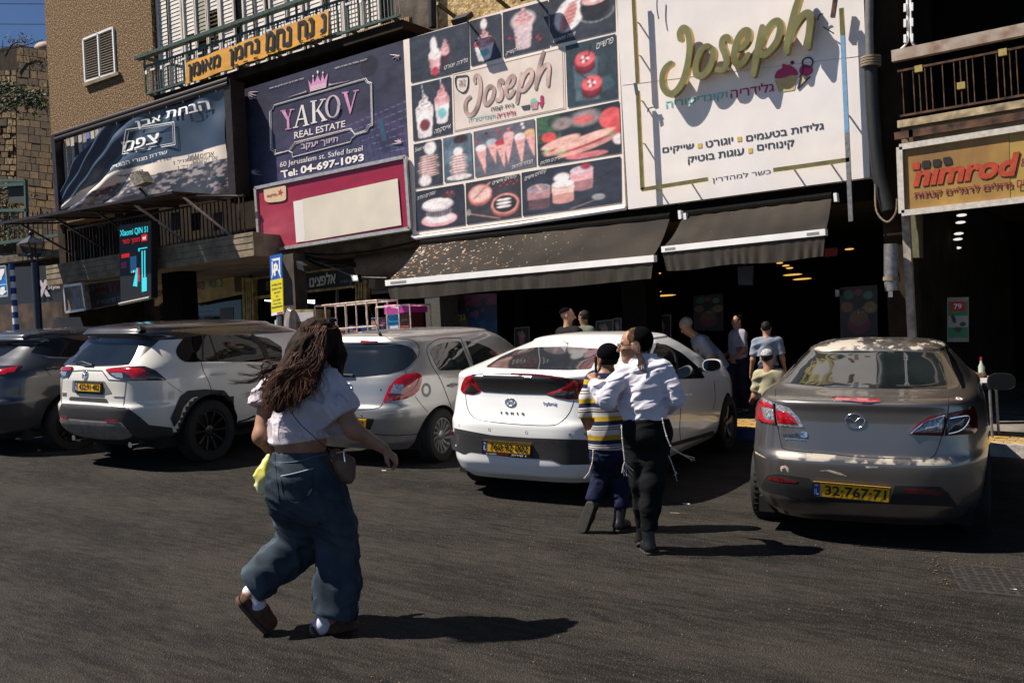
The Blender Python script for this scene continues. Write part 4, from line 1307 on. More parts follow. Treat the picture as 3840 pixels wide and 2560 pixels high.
# legs inside the jeans, ankles and feet
hip_r=J(440,800,-.02);kn_r=J(520,1130,.05);an_r=J(475,1400,.0)
hip_l=J(300,800,.06);kn_l=J(330,1100,.16);an_l=J(118,1300,-.02)
sk.chain([hip_r,kn_r,an_r],[.10,.065,.042],k=.03)
sk.chain([hip_l,kn_l,an_l],[.10,.065,.040],k=.03)
sk.chain([an_r,J(420,1452,-.02),J(520,1455,.03)],[.040,.035,.032],k=.03)
sk.chain([an_l,J(150,1335,-.02),J(195,1400,.0)],[.040,.038,.03],k=.03)
body=obj('body',sk.mesh(.0065),SKIN,wom,smooth=True,sharp=2)
# T-shirt
TEE=noise_cloth('lilac_tee',(.58,.52,.56))
ts=SDF()
ts.cap(J(290,350,.08),J(475,345,-.06),.080,.078,k=.06)
ts.chain([J(380,380,.02),J(360,480,.02),J(350,570,.02),J(348,620,.02)],[.138,.145,.150,.150],k=.05,flat=(WA,1.18))
ts.chain([J(480,385,-.08),J(520,450,-.10),J(548,505,-.11)],[.085,.088,.085],k=.05)
ts.chain([J(225,380,.04),J(188,430,.05),J(180,460,.05)],[.078,.078,.075],k=.05)
ts.ell(J(455,440,.0),(.10,.12,.11),k=.06);ts.ell(J(490,520,-.02),(.07,.09,.11),k=.06)
ts.cut(J(538,497,-.11),(el_r -sh_r),.13).cut(J(183,452,.05),(el_l -sh_l),.11)
ts.cut(J(340,606,.02),-UP +RT *.16,.5)
ts.cut(J(420,318,.02),UP,.09)
ts.folds(.028,.065,J(470,520)-J(250,480),3).folds(.018,.03,J(470,620)-J(300,300),5)
obj('t_shirt',ts.mesh(.0065),TEE,wom,smooth=True,sharp=2)
# jeans
JEAN=mat('denim',(.058,.080,.102),.85,var=.35,scale=5,bump=.25,bscale=260,spec=.15,col2=(.014,.021,.032),detail=9)
je=SDF()
je.chain([J(335,672,.02),J(350,760,.02),J(368,870,.02)],[.130,.147,.150],k=.06,flat=(WA,1.10))
je.ell(J(285,840,-.05),(.105,.11,.14),k=.08)
je.chain([J(450,860,-.02),J(505,1000,.02),J(515,1120,.04),J(512,1250,.02),J(500,1370,.0)],[.132,.106,.098,.115,.124],k=.05)
je.chain([J(310,880,.04),J(345,1000,.12),J(330,1095,.16)],[.130,.112,.106],k=.05)
je.chain([J(335,1095,.16),J(235,1165,.06),J(150,1235,.0),J(120,1275,-.02)],[.106,.102,.100,.10],k=.05)
je.cut(J(332,650,.02),UP -RT *.03,.4)
je.cut(J(488,1385,.0),-UP *1-RT *.25,.25).cut(J(136,1258,-.01),(-RT *.85-UP *.6),.24)
je.folds(.036,.11,J(520,1200)-J(380,800),8).folds(.020,.05,J(520,1150)-J(300,1050),9)
jm=obj('jeans',je.mesh(.0075),JEAN,wom,smooth=True,sharp=2)
# waistband, pocket stitching
def surf_line(o_mb_bvh,pts,r,off=.002,n=5):
 out=[]
 for (x,y) in pts:
  h=o_mb_bvh.ray_cast(Vector(CAM),Vector(ray(x,y)).normalized(),60)
  if h[0] is not None:out.append(np.array(h[0])+np.array(h[1])*0-FW *off)
 return out
def bvh_of(o):
 Mw=ROOT[o.name][0]
 return BVHTree.FromPolygons([Mw @ v.co for v in o.data.vertices],[tuple(p.vertices) for p in o.data.polygons])
jb=bvh_of(jm)
ST=mat('pale_stitching',(.30,.26,.2),.9)
def stitch(pts,name='seam',r=.0022,m=ST,par=wom,bv=None):
 p=surf_line(bv or jb,crom([u2(*q_) for q_ in pts],8),r)
 if len(p) > 2:
  mb=MB().tube(p,r,5);return obj(name,mb,m,par,smooth=True)
stitch([(258,765),(300,757),(360,742),(402,730)],'pocket_edge',.004,mat('denim_edge',(.32,.36,.40),.9))
stitch([(258,768),(270,850),(330,885),(395,830),(402,733)],'pocket_seam',.002,mat('denim_dark',(.02,.03,.05),.9))
stitch([(222,705),(320,700),(430,672),(500,668)],'waistband_seam',.0022,mat('denim_edge2',(.16,.20,.25),.9))
stitch([(228,650),(232,700),(238,780),(250,880)],'back_seam',.002,mat('denim_dark',(.02,.03,.05),.9))
stitch([(392,630),(396,672)],'belt_loop',.006,JEAN)
# shoes: brown clogs over white socks
SH=mat('brown_suede',(.10,.045,.025),.9,var=.25,scale=30)
SOCK=mat('white_sock',(.6,.58,.66),.9,var=.08)
def clog(a,b,upv,nm='shoe'):
 a,b=np.asarray(a,float),np.asarray(b,float);t=b - a;t /= np.linalg.norm(t);upv=upv - t *(upv @ t);upv /= np.linalg.norm(upv)
 sd=SDF();fl=(upv,.72)
 sd.chain([a,a *.45+b *.55,b],[.046,.050,.046],k=.03,flat=(np.cross(t,upv),1.05))
 sd.cut(a -upv *.038,-upv,.5)
 sd.cut(a +upv *.022,(upv -t *.25),.085)
 o_=obj(nm,sd.mesh(.006),SH,wom,smooth=True,sharp=1.0)
 so=SDF();so.chain([a -upv *.040,a *.4+b *.6-upv *.040,b -upv *.040],[.047,.052,.047],k=.02)
 so.cut(a -upv *.032,upv,.5).cut(a -upv *.056,-upv,.5)
 obj('sole',so.mesh(.006),mat('cork_sole',(.09,.055,.035),.9),o_,smooth=True,sharp=1.0)
clog(J(425,1448,-.02),J(575,1440,.07),UP)
clog(J(110,1318,-.03),J(205,1425,.02),RT *.75+UP *.65)
so=SDF();so.chain([J(465,1385,.0),J(440,1440,-.02)],[.046,.052],k=.02);obj('sock',so.mesh(.007),SOCK,wom,smooth=True,sharp=2)
so=SDF();so.chain([J(118,1290,-.02),J(150,1345,-.02)],[.044,.05],k=.02);obj('sock',so.mesh(.007),SOCK,wom,smooth=True,sharp=2)
# hair: a mass plus flying strands
hs=SDF()
hs.ell(at(0,-.02,.045),(.088,.105,.092),np.array(head_frame(hd)),k=.03)
hs.chain([J(415,125,-.03),J(365,205,-.08),J(320,300,-.12),J(285,380,-.14),J(250,445,-.14)],[.080,.092,.090,.070,.04],k=.05)
hs.chain([J(400,180,-.07),J(375,300,-.12),J(355,375,-.13)],[.08,.075,.04],k=.05)
hs.chain([J(480,130,.0),J(508,220,.03),J(520,300,.03)],[.06,.05,.03],k=.04)
hs.folds(.012,.03,J(270,460)-J(420,120),12).folds(.006,.016,J(270,460)-J(420,120),13)
obj('hair',hs.mesh(.0075),HAIRB,wom,smooth=True,sharp=2)
rg=np.random.default_rng(5);paths=[]
for i in range(1500):
 t=rg.random();a=J(345+120*rg.random(),85+70*rg.random(),-.07-.05*rg.random())
 ex,ey=160 + 260 * rg.random(),400 + 95 * rg.random() - 60 *(rg.random() ** 2)
 if ex > 350:ey -= 80
 m=J(300+150*rg.random(),220+60*rg.random(),-.15-.05*rg.random())
 m2=J(.6*ex +.4*360+20*rg.normal(),330+20*rg.normal(),-.19-.04*rg.random())
 paths.append(crom([a,m,m2,J(ex,ey,-.17+.05*rg.normal())],4))
for cx,cy,k in ((30,342,16),(60,300,10),(105,262,10),(95,400,12),(130,430,14),(150,380,10),(175,465,14),(90,335,8)):
 for i in range(k):
  a=J(270+50*rg.random(),240+60*rg.random(),-.10);sp=9
  m1=J(200+14*rg.normal(),.5*(cy +270)-12+sp *rg.normal(),-.12);m2=J((cx +200)/2+10,cy *.75+260*.25+14+sp *rg.normal()*.7,-.13)
  paths.append(crom([a,m1,m2,J(cx +9*rg.normal(),cy +7*rg.normal(),-.13)],5))
for i in range(60):
 a=J(470+30*rg.random(),110+40*rg.random(),0);paths.append(crom([a,J(515+10*rg.random(),200,.02),J(525+12*rg.random(),270,.0),J(505+30*rg.random(),330+20*rg.random(),.0)],4))
mb=MB();strands(mb,paths,.0021,3)
obj('hair_strands',mb,mat('hair_auburn',(.15,.060,.034),.6,scale=5,col2=(.016,.008,.006),spec=.25),wom,smooth=True,sharp=3,kind='stuff',recalc=False)
# sunglasses pushed up on the head
mb=MB();c0=at(0,.045,.135);r_,f_,u_=head_frame(hd)
for sg in (-1,1):
 mb.ball(c0 +r_ *sg *.035+u_ *.0,(.034,.034,.016),12,6)
 mb.tube(crom([c0 +r_ *sg *.066,c0 +r_ *sg *.080-f_ *.05-u_ *.02,c0 +r_ *sg *.080-f_ *.11-u_ *.05],4),.004,6)
mb.bar(c0 -r_ *.02,c0 +r_ *.02,.012,.008)
obj('sunglasses',mb,M_GLASSD,wom,smooth=True)
# shoulder bag with its strap, and the yellow carrier bag
bagm=mat('brown_leather',(.16,.085,.05),.55,var=.25,scale=10)
bg=root('shoulder_bag',J(540,720,-.08),'small brown shoulder bag hanging at the running woman\'s hip','bag')
sd=SDF();sd.chain([J(505,668,-.05),J(545,715,-.08),J(560,765,-.09)],[.035,.05,.035],k=.04,flat=(FW,.7));sd.chain([J(560,700,-.08),J(560,770,-.09)],[.02,.028],k=.03);sd.folds(.010,.04,None,4)
obj('pouch',sd.mesh(.006),bagm,bg,smooth=True,sharp=2)
mb=MB();pts=crom([J(300,470,-.20),J(345,530,-.20),(J(400,580,-.21)),J(455,630,-.17),J(510,665,-.10)],6)
mb.tube(pts,.0065,6,flat=.4);obj('strap',mb,mat('dark_strap',(.03,.018,.03),.7),bg,smooth=True)
mb=MB();mb.tube([J(505,660,-.11),J(540,655,-.12),J(548,700,-.13)],.004,6);obj('buckle',mb,M_CHROME,bg,smooth=True)
cb=root('carrier_bag',J(170,760,.1),'yellow and white plastic bag carried at the running woman\'s left side','bag')
sd=SDF();sd.chain([J(200,680,-.02),J(178,765,-.04),J(172,815,-.04)],[.015,.042,.040],k=.04,flat=(FW,.6));sd.folds(.022,.05,None,4)
obj('bag_body',sd.mesh(.007),mat('yellow_bag',(.75,.66,.04),.3,scale=5,col2=(.70,.70,.55),spec=.6),cb,smooth=True,sharp=2)

# ================================================================== the two boys walking together
u3=lambda u,v:(2100+.5994*u,1180+.5994*v)
TD=7.1
def K(u,v,dd=0.0):
 x,y=u3(u,v);return W(x,y,TD +dd)
WB=RT * .87 - FW * .5
tee=root('person',G(*u3(560,1490)),'teenage boy in white shirt and black trousers, arm round the smaller boy','person')
hf=(-RT *.9+FW *.25);hf /= np.linalg.norm(hf)
sk=SDF();at=add_head(sk,K(463,197,0),hf -np.array([0,0,.08]),s=1.10)
sk.cap(K(482,240,.01),K(515,300,.0),.050,.055,k=.03)
sk.chain([K(528,340),K(525,500),K(535,660)],[.085,.095,.10],k=.04,flat=(WB,1.14))
shl,ell_,wrl=K(405,375,.05),K(292,535,-.06),K(215,425,.03)
sk.chain([shl,ell_,wrl],[.05,.042,.028],k=.02)
hand(sk,wrl,K(195,375,.10)-wrl,RT +UP *.3,FW,.95,.75)
shr,elr,wrr=K(645,375,-.07),K(720,530,-.09),K(640,600,.28)
sk.chain([shr,elr,wrr],[.05,.042,.028],k=.02);hand(sk,wrr,FW *.6-RT,UP,-UP,.95,.8)
sk.chain([K(470,700,.05),K(490,980,.05),K(515,1250,.12)],[.085,.055,.04],k=.03)
sk.chain([K(610,700,.0),K(590,1000,-.03),K(560,1330,.0)],[.085,.055,.04],k=.03)
obj('body',sk.mesh(.0065),SKIN,tee,smooth=True,sharp=2);eyes(at,tee)
WS=noise_cloth('white_shirt',(.66,.63,.70),var=.06)
ts=SDF()
ts.cap(K(425,348,.07),K(635,345,-.07),.072,.072,k=.06)
ts.chain([K(525,350),K(522,450),K(525,560),K(532,640)],[.124,.130,.130,.130],k=.05,flat=(WB,1.20))
ts.ell(K(455,560,.03),(.09,.09,.10),k=.06)
ts.chain([K(400,375,-.01),K(335,450,-.04),K(290,530,-.06)],[.066,.062,.060],k=.03)
ts.chain([K(290,530,-.06),K(235,465,-.02),K(210,425,.02)],[.068,.052,.040],k=.04)
ts.chain([K(655,370,-.07),K(702,450,-.09),K(722,520,-.09)],[.066,.062,.058],k=.03)
ts.chain([K(722,525,-.09),K(680,570,.10),K(650,590,.25)],[.062,.05,.04],k=.03)
ts.cap(K(488,272,.0),K(548,264,.01),.056,.058,k=.03)
ts.cut(K(535,668,.0),-UP +RT *.05,.5).cut(K(518,242,.0),UP,.12).cut(K(204,418,.02),wrl -ell_,.07)
ts.folds(.020,.055,K(680,540)-K(400,650),21).folds(.010,.022,K(680,580)-K(420,650),22)
obj('shirt',ts.mesh(.0065),WS,tee,smooth=True,sharp=2)
BT=noise_cloth('black_trousers',(.010,.010,.011),var=.2)
tr=SDF()
tr.chain([K(538,672),K(535,740)],[.142,.150],k=.05,flat=(WB,1.14))
tr.chain([K(470,740,.03),K(490,900,.03),K(500,1050,.05),K(512,1200,.1),K(518,1320,.14)],[.108,.084,.070,.060,.054],k=.035)
tr.chain([K(605,740,.0),K(595,900,-.02),K(580,1050,-.03),K(565,1200,-.01),K(556,1330,.0)],[.120,.098,.084,.070,.060],k=.035)
tr.cut(K(538,645),UP,.4).cut(K(556,1345),-UP,.12).cut(K(518,1335,.14),-UP,.10)
tr.folds(.009,.09,UP +RT *.3,31).folds(.006,.035,RT +UP *.2,32)
obj('trousers',tr.mesh(.007),BT,tee,smooth=True,sharp=2)
BS=mat('black_leather',(.012,.012,.013),.4,var=.2,scale=20)
def boot(par,a,b,top,m=BS,upv=UP,h=.006):
 a,b,top=(np.asarray(x_,float) for x_ in (a,b,top));t=b - a;t /= np.linalg.norm(t);upv=upv - t *(upv @ t);upv /= np.linalg.norm(upv)
 sd=SDF();sd.chain([a,a *.5+b *.5,b],[.040,.042,.040],k=.03);sd.chain([top,a],[.048,.040],k=.03)
 sd.cut(a -upv *.034,-upv,.4)
 o_=obj('shoe',sd.mesh(h),m,par,smooth=True,sharp=1)
 so=SDF();so.chain([a -upv *.036,b -upv *.036],[.043,.046],k=.02);so.cut(a -upv *.030,upv,.5).cut(a -upv *.050,-upv,.5)
 obj('sole',so.mesh(h),SOLE,o_,smooth=True,sharp=1)
boot(tee,K(562,1455,-.02),K(525,1425,.18),K(548,1345,.0))
boot(tee,K(515,1400,.16),K(505,1430,.34),K(518,1330,.14))
mb=MB()
hat=SDF();A=np.array(head_frame(hf +np.array([0,0,-.1])));hat.ell(at(0,-.045,.040),(.088,.094,.096),A,k=.01);hat.cut(at(0,.045,.035),(A[1]*.95-A[2]*.35),.5).cut(at(0,-.04,-.045),-A[2],.5)
obj('skullcap',hat.mesh(.006),VELV,tee,smooth=True,sharp=1.2)
hr=SDF();hr.ell(at(0,-.025,.035),(.086,.100,.094),A,k=.01);hr.cut(at(0,.052,.03),A[1]-A[2]*.15,.5).cut(at(0,-.0,-.075),-A[2]+A[1]*.3,.5)
hr.folds(.012,.02,UP,3)
obj('hair',hr.mesh(.006),HAIRL,tee,smooth=True,sharp=2)
paths=[]
for i in range(34):
 x0=rg.random();ph=rg.random() * 1.5
 w_=lambda t:7 * math.sin(t *11+ph)
 paths.append(crom([K(458+30*x0 +(38+25*x0)*t_ ** 1.2+w_(t_),165+180*t_ +25*x0 *t_,-.090-.06*t_) for t_ in np.linspace(0,1,8)],3))
mb=MB();strands(mb,paths,.0036,4);obj('sidelock',mb,mat('sidelock_brown',(.085,.042,.024),.5,var=.5,scale=20),tee,smooth=True,sharp=3,kind='stuff',recalc=False)  # plain brown, close to the hair in tone
r_,f_,u_=head_frame(hf)
mb=MB()
for sg in (-1,1):
 c=at(sg *.033,.098,.008);mb.tube([c +(A[0]*math.cos(a)*.026+A[2]*math.sin(a)*.019) for a in np.linspace(0,2*math.pi,15)],.0026,6,caps=False)
 mb.bar(at(sg *.06,.095,.012),at(sg *.079,-.01,.010),.005,.005)
mb.bar(at(-.01,.1,.01),at(.01,.1,.01),.004)
obj('glasses',mb,M_BLACK,tee,smooth=True)
TZ=mat('white_fringe',(.62,.58,.52),.9,var=.1,scale=80)
def tz(pts,fan,par,Kf,r=.0035):
 mb=MB();base=crom([Kf(*q_) for q_ in pts],6)
 mb.tube(base,r *1.3,6)
 for k in range(3):   # twisted knots
  i=int(len(base)*(.15+.25*k));mb.ball(base[i],r *2.0,8,5)
 for e in fan:
  mb.tube(crom([base[-1],(base[-1]+Kf(*e))/2+RT *.012*rg.normal(),Kf(*e)],5),r *.75,5)
 obj('fringe',mb,TZ,par,smooth=True,sharp=3)
tz([(385,690,-.16),(388,760,-.17),(398,850,-.17),(405,915,-.17)],[(388,990,-.17),(402,1010,-.17),(418,1010,-.16),(438,1018,-.16),(452,1000,-.16),(460,975,-.16)],tee,K)
tz([(640,645,-.17),(655,715,-.17),(675,780,-.18),(705,835,-.17),(765,872,-.1)],[(842,895,-.05),(843,908,-.05),(825,916,-.05),(815,888,-.05)],tee,K)
tz([(680,880,-.12),(700,930,-.1),(716,975,-.1)],[(733,1040,-.1),(722,1000,-.1),(712,1005,-.1)],tee,K,.0026)

BD=7.78
def B(u,v,dd=0.0):
 x,y=u3(u,v);return W(x,y,BD +dd)
boy=root('person',G(*u3(385,1340)),'small boy in yellow and navy striped shirt walking beside the teenage boy','person')
hf=(FW *.85-RT *.55);hf /= np.linalg.norm(hf)
sk=SDF();at=add_head(sk,B(292,280,0),hf,s=.97)
sk.cap(B(290,320),B(290,385),.048,.055,k=.03)
sk.chain([B(290,420),B(290,600),B(290,800)],[.10,.11,.10],k=.05,flat=(RT,1.15))
sk.chain([B(195,460,.0),B(160,640,-.02),B(190,770,.05)],[.045,.038,.026],k=.02)
hand(sk,B(190,770,.05),B(205,850,.1)-B(190,770,.05),FW,RT,.85,.5)
sk.chain([B(375,460,.0),B(400,640,.02),B(385,770,.08)],[.045,.038,.026],k=.02);hand(sk,B(385,770,.08),-UP,FW,-RT,.85,.5)
sk.chain([B(250,850),B(262,1000,.08),B(205,1150,-.02)],[.075,.05,.035],k=.03);sk.chain([B(340,850),B(368,1030,.08),B(375,1220,.0)],[.075,.05,.035],k=.03)
obj('body',sk.mesh(.0065),SKIN2,boy,smooth=True,sharp=2);eyes(at,boy,.95)
def stripes():
 m=bpy.data.materials.new('striped_knit');m.use_nodes=True;nt=m.node_tree;N=nt.nodes;L=nt.links;b=N['Principled BSDF']
 b.inputs['Roughness'].default_value=.9;b.inputs['Specular IOR Level'].default_value=.15
 tc=N.new('ShaderNodeTexCoord');sp=N.new('ShaderNodeSeparateXYZ');L.new(tc.outputs['Object'],sp.inputs[0])
 nz=N.new('ShaderNodeTexNoise');nz.inputs['Scale'].default_value=5;L.new(tc.outputs['Object'],nz.inputs[0])
 ma=N.new('ShaderNodeMath');ma.operation='MULTIPLY_ADD';ma.inputs[1].default_value=.03;L.new(nz.outputs[0],ma.inputs[0]);L.new(sp.outputs[2],ma.inputs[2])
 mr=N.new('ShaderNodeMapRange');z0=B(290,840)[2] - ROOT[boy.name][0][2][3];z1=B(290,365)[2] - ROOT[boy.name][0][2][3]
 mr.inputs['From Min'].default_value=z0 + .015;mr.inputs['From Max'].default_value=z1 + .015;L.new(ma.outputs[0],mr.inputs[0])
 cr_=N.new('ShaderNodeValToRGB');cr_.color_ramp.interpolation='CONSTANT';e=cr_.color_ramp.elements
 wht,nav,yel,blk=(.48,.46,.45,1),(.012,.018,.055,1),(.42,.28,.02,1),(.02,.02,.03,1)
 seq=[(0,wht),(.03,blk),(.042,wht),(.06,blk),(.072,wht),(.085,nav),(.14,yel),(.20,wht),(.27,blk),(.282,wht),(.30,blk),(.312,wht),(.33,nav),
           (.385,yel),(.445,wht),(.50,blk),(.512,wht),(.53,blk),(.542,wht),(.56,nav),(.62,yel),(.68,wht),(.75,blk),(.76,wht),(.78,blk),(.79,wht),(.82,nav),(.87,yel),(.93,nav)]
 e[0].position,e[0].color=seq[0];e[1].position,e[1].color=seq[-1]
 for p_,c_ in seq[1:-1]:
  q_=e.new(p_);q_.color=c_
 L.new(mr.outputs[0],cr_.inputs[0]);L.new(cr_.outputs[0],b.inputs['Base Color']);return m
ts=SDF()
ts.cap(B(215,405,.0),B(360,405,.0),.062,.062,k=.05)
ts.chain([B(288,420),B(288,560),B(292,700),B(294,830)],[.112,.122,.128,.128],k=.05,flat=(RT,1.10))
ts.chain([B(205,420),B(172,520,-.01),B(163,610,-.02),B(160,640,-.02)],[.062,.058,.055,.052],k=.03)
ts.chain([B(375,430),B(400,560,.01),B(402,630,.02)],[.06,.056,.052],k=.03)
ts.cut(B(294,838),-UP,.5).cut(B(161,645,-.02),-UP,.1).cut(B(290,362),UP,.10)
ts.folds(.014,.08,UP +RT *.3,41)
o_=obj('striped_shirt',ts.mesh(.0065),stripes(),boy,smooth=True,sharp=2)
NV=noise_cloth('navy_trousers',(.014,.018,.045),var=.25)
tr=SDF()
tr.chain([B(295,840),B(297,870)],[.122,.125],k=.05,flat=(RT,1.05))
tr.chain([B(262,880,.0),B(262,1000,.08),B(235,1080,.04),B(205,1150,-.02)],[.09,.078,.065,.058],k=.03)
tr.chain([B(345,880,.0),B(368,1030,.08),B(376,1120,.04),B(378,1195,.0)],[.09,.075,.066,.062],k=.03)
tr.cut(B(295,815),UP,.4).cut(B(196,1165,-.03),-UP -RT *.3,.12).cut(B(378,1205),-UP,.12)
tr.folds(.012,.05,UP +RT *.4,51).folds(.014,.028,RT,52)
obj('trousers',tr.mesh(.007),NV,boy,smooth=True,sharp=2)
boot(boy,B(205,1195,-.04),B(158,1325,.0),B(205,1165,-.02),upv=RT *.6+FW *.8)
boot(boy,B(365,1318,-.04),B(415,1310,.14),B(377,1215,.0))
A=np.array(head_frame(hf));hat=SDF();hat.ell(at(0,-.025,.045),(.088,.095,.088),A,k=.01);hat.cut(at(0,-.0,.022),(-A[2]+A[1]*.2),.5)
obj('skullcap',hat.mesh(.006),VELV,boy,smooth=True,sharp=1.2)
hr=SDF();hr.ell(at(0,-.022,.02),(.078,.088,.085),A,k=.01);hr.cut(at(0,-.02,-.04),-A[2],.5).cut(at(0,.04,.0),A[1],.5)
obj('hair',hr.mesh(.0065),HAIRD,boy,smooth=True,sharp=2)
mb=MB()
for j in range(4):
 mb.tube([B(224+5*math.sin(t_ *22+j *1.6),262+112*t_,-.03+.008*math.cos(t_ *22+j *1.6)) for t_ in np.linspace(0,1,34)],.0055,5)
obj('sidelock',mb,HAIRD,boy,smooth=True,sharp=3)
mb=MB();mb.lathe([(.034,-.012),(.038,-.010),(.038,.010),(.034,.012)],20,'z',caps=False,c=B(180,742,.035));obj('wristwatch',mb,M_BLACK,boy,smooth=True)
tz([(208,842,-.1),(206,890,-.1),(200,930,-.1),(185,975,-.1)],[(152,1028,-.1),(147,1022,-.1),(160,1010,-.1)],boy,B)
# ================================================================== street setting
def off(pts,d):return [np.asarray(p,float)+np.asarray(d,float) for p in pts]
YB=np.array([0,1.0,0]);YF=np.array([0,-1.0,0])
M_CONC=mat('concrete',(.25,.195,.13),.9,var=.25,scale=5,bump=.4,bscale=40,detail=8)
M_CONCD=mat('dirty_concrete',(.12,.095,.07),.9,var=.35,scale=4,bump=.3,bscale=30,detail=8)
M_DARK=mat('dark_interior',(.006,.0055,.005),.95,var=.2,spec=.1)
M_DARK2=mat('brown_shade_render',(.030,.020,.013),.95,var=.3,scale=3,detail=8,spec=.2)  # brown walls, also used where shade is put into the colour
M_IRON=mat('rusty_iron',(.10,.045,.022),.8,var=.5,scale=9,detail=9)
M_STEEL=mat('grey_steel',(.25,.25,.25),.45,metal=.6,var=.2)
M_WOODD=mat('dark_paint_steel',(.030,.018,.014),.4,var=.3)
M_GREEN=mat('green_painted_iron',(.055,.095,.070),.45,var=.25)
M_CABLE=mat('black_cable',(.01,.01,.01),.9,var=0,spec=.05)
M_GOLD=mat('gold_trim',(.55,.38,.12),.25,metal=.9,var=.15,scale=6)
M_SIGNW=mat('sign_white',(.74,.69,.67),.35,var=.04,scale=2,spec=.35)
M_NAVY=mat('print_navy',(.045,.05,.075),.5,var=.05)
M_ALU=mat('brushed_frame',(.55,.52,.48),.35,metal=.5,var=.15)

# pavement slab, kerb stones, pavers
PZ=.13
def pz(x,y):return gz(x,min(y,13.5)) + PZ
PAV0=CURB_Y + .0
mb=MB();nx,ny=60,8
for j in range(ny +1):
 for i in range(nx +1):
  x=-60 + 100 * i / nx;y=PAV0 +(30-PAV0) *(j /ny) ** 1.5;mb.v.append((x,y,pz(x,y)-.012))
for j in range(ny):
 for i in range(nx):
  a=j *(nx +1) + i;mb.f.append((a,a +1,a +nx +2,a +nx +1));mb.m.append(0)
pav=obj('pavement',mb,mat('pavement_grey',(.16,.14,.12),.9,var=.3,scale=3,detail=8,bump=.3,bscale=60),kind='structure')
kerb_m=mat('kerb_stone',(.42,.38,.34),.85,var=.3,scale=7,detail=8,bump=.4,bscale=50)
kerb_b=mat('kerb_stone_blue',(.02,.05,.16),.8,var=.3,scale=7,detail=8,bump=.4,bscale=50)
for i in range(30):
 x0=-22 + i * .8;x1=x0 + .785
 z0,z1=gz(x0,CURB_Y),gz(x1,CURB_Y)
 mb=MB()
 c=[(x0,CURB_Y -.17,z0 -.06),(x1,CURB_Y -.17,z1 -.06),(x1,CURB_Y,z1 -.06),(x0,CURB_Y,z0 -.06),
         (x0,CURB_Y -.14,z0 +PZ),(x1,CURB_Y -.14,z1 +PZ),(x1,CURB_Y,z1 +PZ),(x0,CURB_Y,z0 +PZ)]
 mb.hexa(c);obj('kerb_stone',mb,kerb_b if -6.3 < x0 <-3.3 and i % 2 else kerb_m,pav)
pv=[mat('paver_ochre_%s' % n,c,.9,var=.25,scale=20,detail=6) for n,c in (('light',(.42,.27,.07)),('mid',(.36,.22,.05)),('worn',(.32,.22,.10)))]
for r in range(9):
 for k in range(38):
  x0=-6.6 + k * .205 +(r % 2) * .10;y0=CURB_Y + .012 + r * .105
  z=pz(x0 +.1,y0 +.05);zz=rg.normal() * .0012
  mb=MB();mb.hexa([(x0,y0,pz(x0,y0)-.02),(x0 +.197,y0,pz(x0 +.197,y0)-.02),(x0 +.197,y0 +.097,pz(x0 +.2,y0 +.1)-.02),(x0,y0 +.097,pz(x0,y0 +.1)-.02),
       (x0 +.003,y0 +.003,pz(x0,y0)+zz),(x0 +.194,y0 +.003,pz(x0 +.197,y0)+zz),(x0 +.194,y0 +.094,pz(x0 +.2,y0 +.1)+zz),(x0 +.003,y0 +.094,pz(x0,y0 +.1)+zz)])
  if r < 7 or True:
   if (k +r *38) < 298:obj('paver',mb,pv[int(rg.integers(3))],pav,recalc=False)
# ---- drain grating in the road
def gq(pts,h):return [G(x,y,h) for x,y in pts]
dr=root('drain_grate',G(3700,2180),'black iron drain grating sunk in the asphalt at the right','drain grate')
gqd=gq([(3554,2112),(3905,2140),(4010,2262),(3604,2216)],0)
mb=MB();mb.slab(off(gqd,(0,0,.006)),(0,0,-.01));obj('frame',mb,mat('cast_iron',(.050,.043,.040),.6,metal=.3,var=.3),dr)
for r in range(8):
 for c in range(9):
  q4=lerpq(gqd,.16+r *.105,.06+c *.10,.16+r *.105+.07,.06+c *.10+.05)
  mb=MB().slab(off(q4,(0,0,.0075)),(0,0,.001));obj('slot',mb,M_LINER,dr)
for k in range(9):
 q4=lerpq(gqd,.02,.06+k *.10,.085,.06+k *.10+.05);obj('slot',MB().slab(off(q4,(0,0,.0075)),(0,0,.001)),M_LINER,dr)
for k in (.115,.135):obj('groove',MB().slab(off(lerpq(gqd,k,.04,k +.007,.96),(0,0,.0075)),(0,0,.001)),M_LINER,dr)
mb=MB()
for i in range(70):
 t=rg.random();a=(3490+70*t +22*rg.normal(),2100+95*t +8*rg.normal()) if i < 40 else (3560+280*t,2106+16*t +6*rg.normal())
 p=G(*a);r_=.003 + .006 * rg.random();mb.ball(p +[0,0,r_ *.6],(r_,r_,r_ *.7),6,4)
obj('gravel',mb,mat('gravel_stone',(.10,.07,.045),.9,var=.4,scale=60),kind='stuff',label='loose stones and dirt beside the drain grating')
def litter(px,py,L_,ang,m,lab,w=.008):
 p=G(px,py);d=np.array([math.cos(ang),math.sin(ang),GX *math.cos(ang)+GY *math.sin(ang)]) * L_ / 2
 o=obj('litter',MB().tube([p -d +[0,0,w *.6],p +d +[0,0,w *.6]],w *.5,6),m,smooth=True);o['label']=lab;o['category']='litter'
litter(3800,2212,.04,.5,M_WHITE,'cigarette butt lying on the drain grating')
litter(2574,1890,.06,.1,M_WHITE,'white scrap on the asphalt right of the older boy\'s shoes')
litter(2530,1925,.08,.2,M_CONC,'thin twig on the asphalt between the boys and the grey saloon')
litter(146,1688,.05,.2,M_WHITE,'pale scrap on the asphalt before the dark SUV')
litter(1440,1765,.05,.2,M_WHITE,'pale scrap on the asphalt behind the silver hatchback')
mb=MB()
for i in range(700):
 a=(rg.uniform(-100,3940),rg.uniform(1700,2560));p=G(*a);r_=.0015 + .003 * rg.random() ** 2;mb.ball(p +[0,0,r_ *.4],(r_,r_,r_ *.6),5,3)
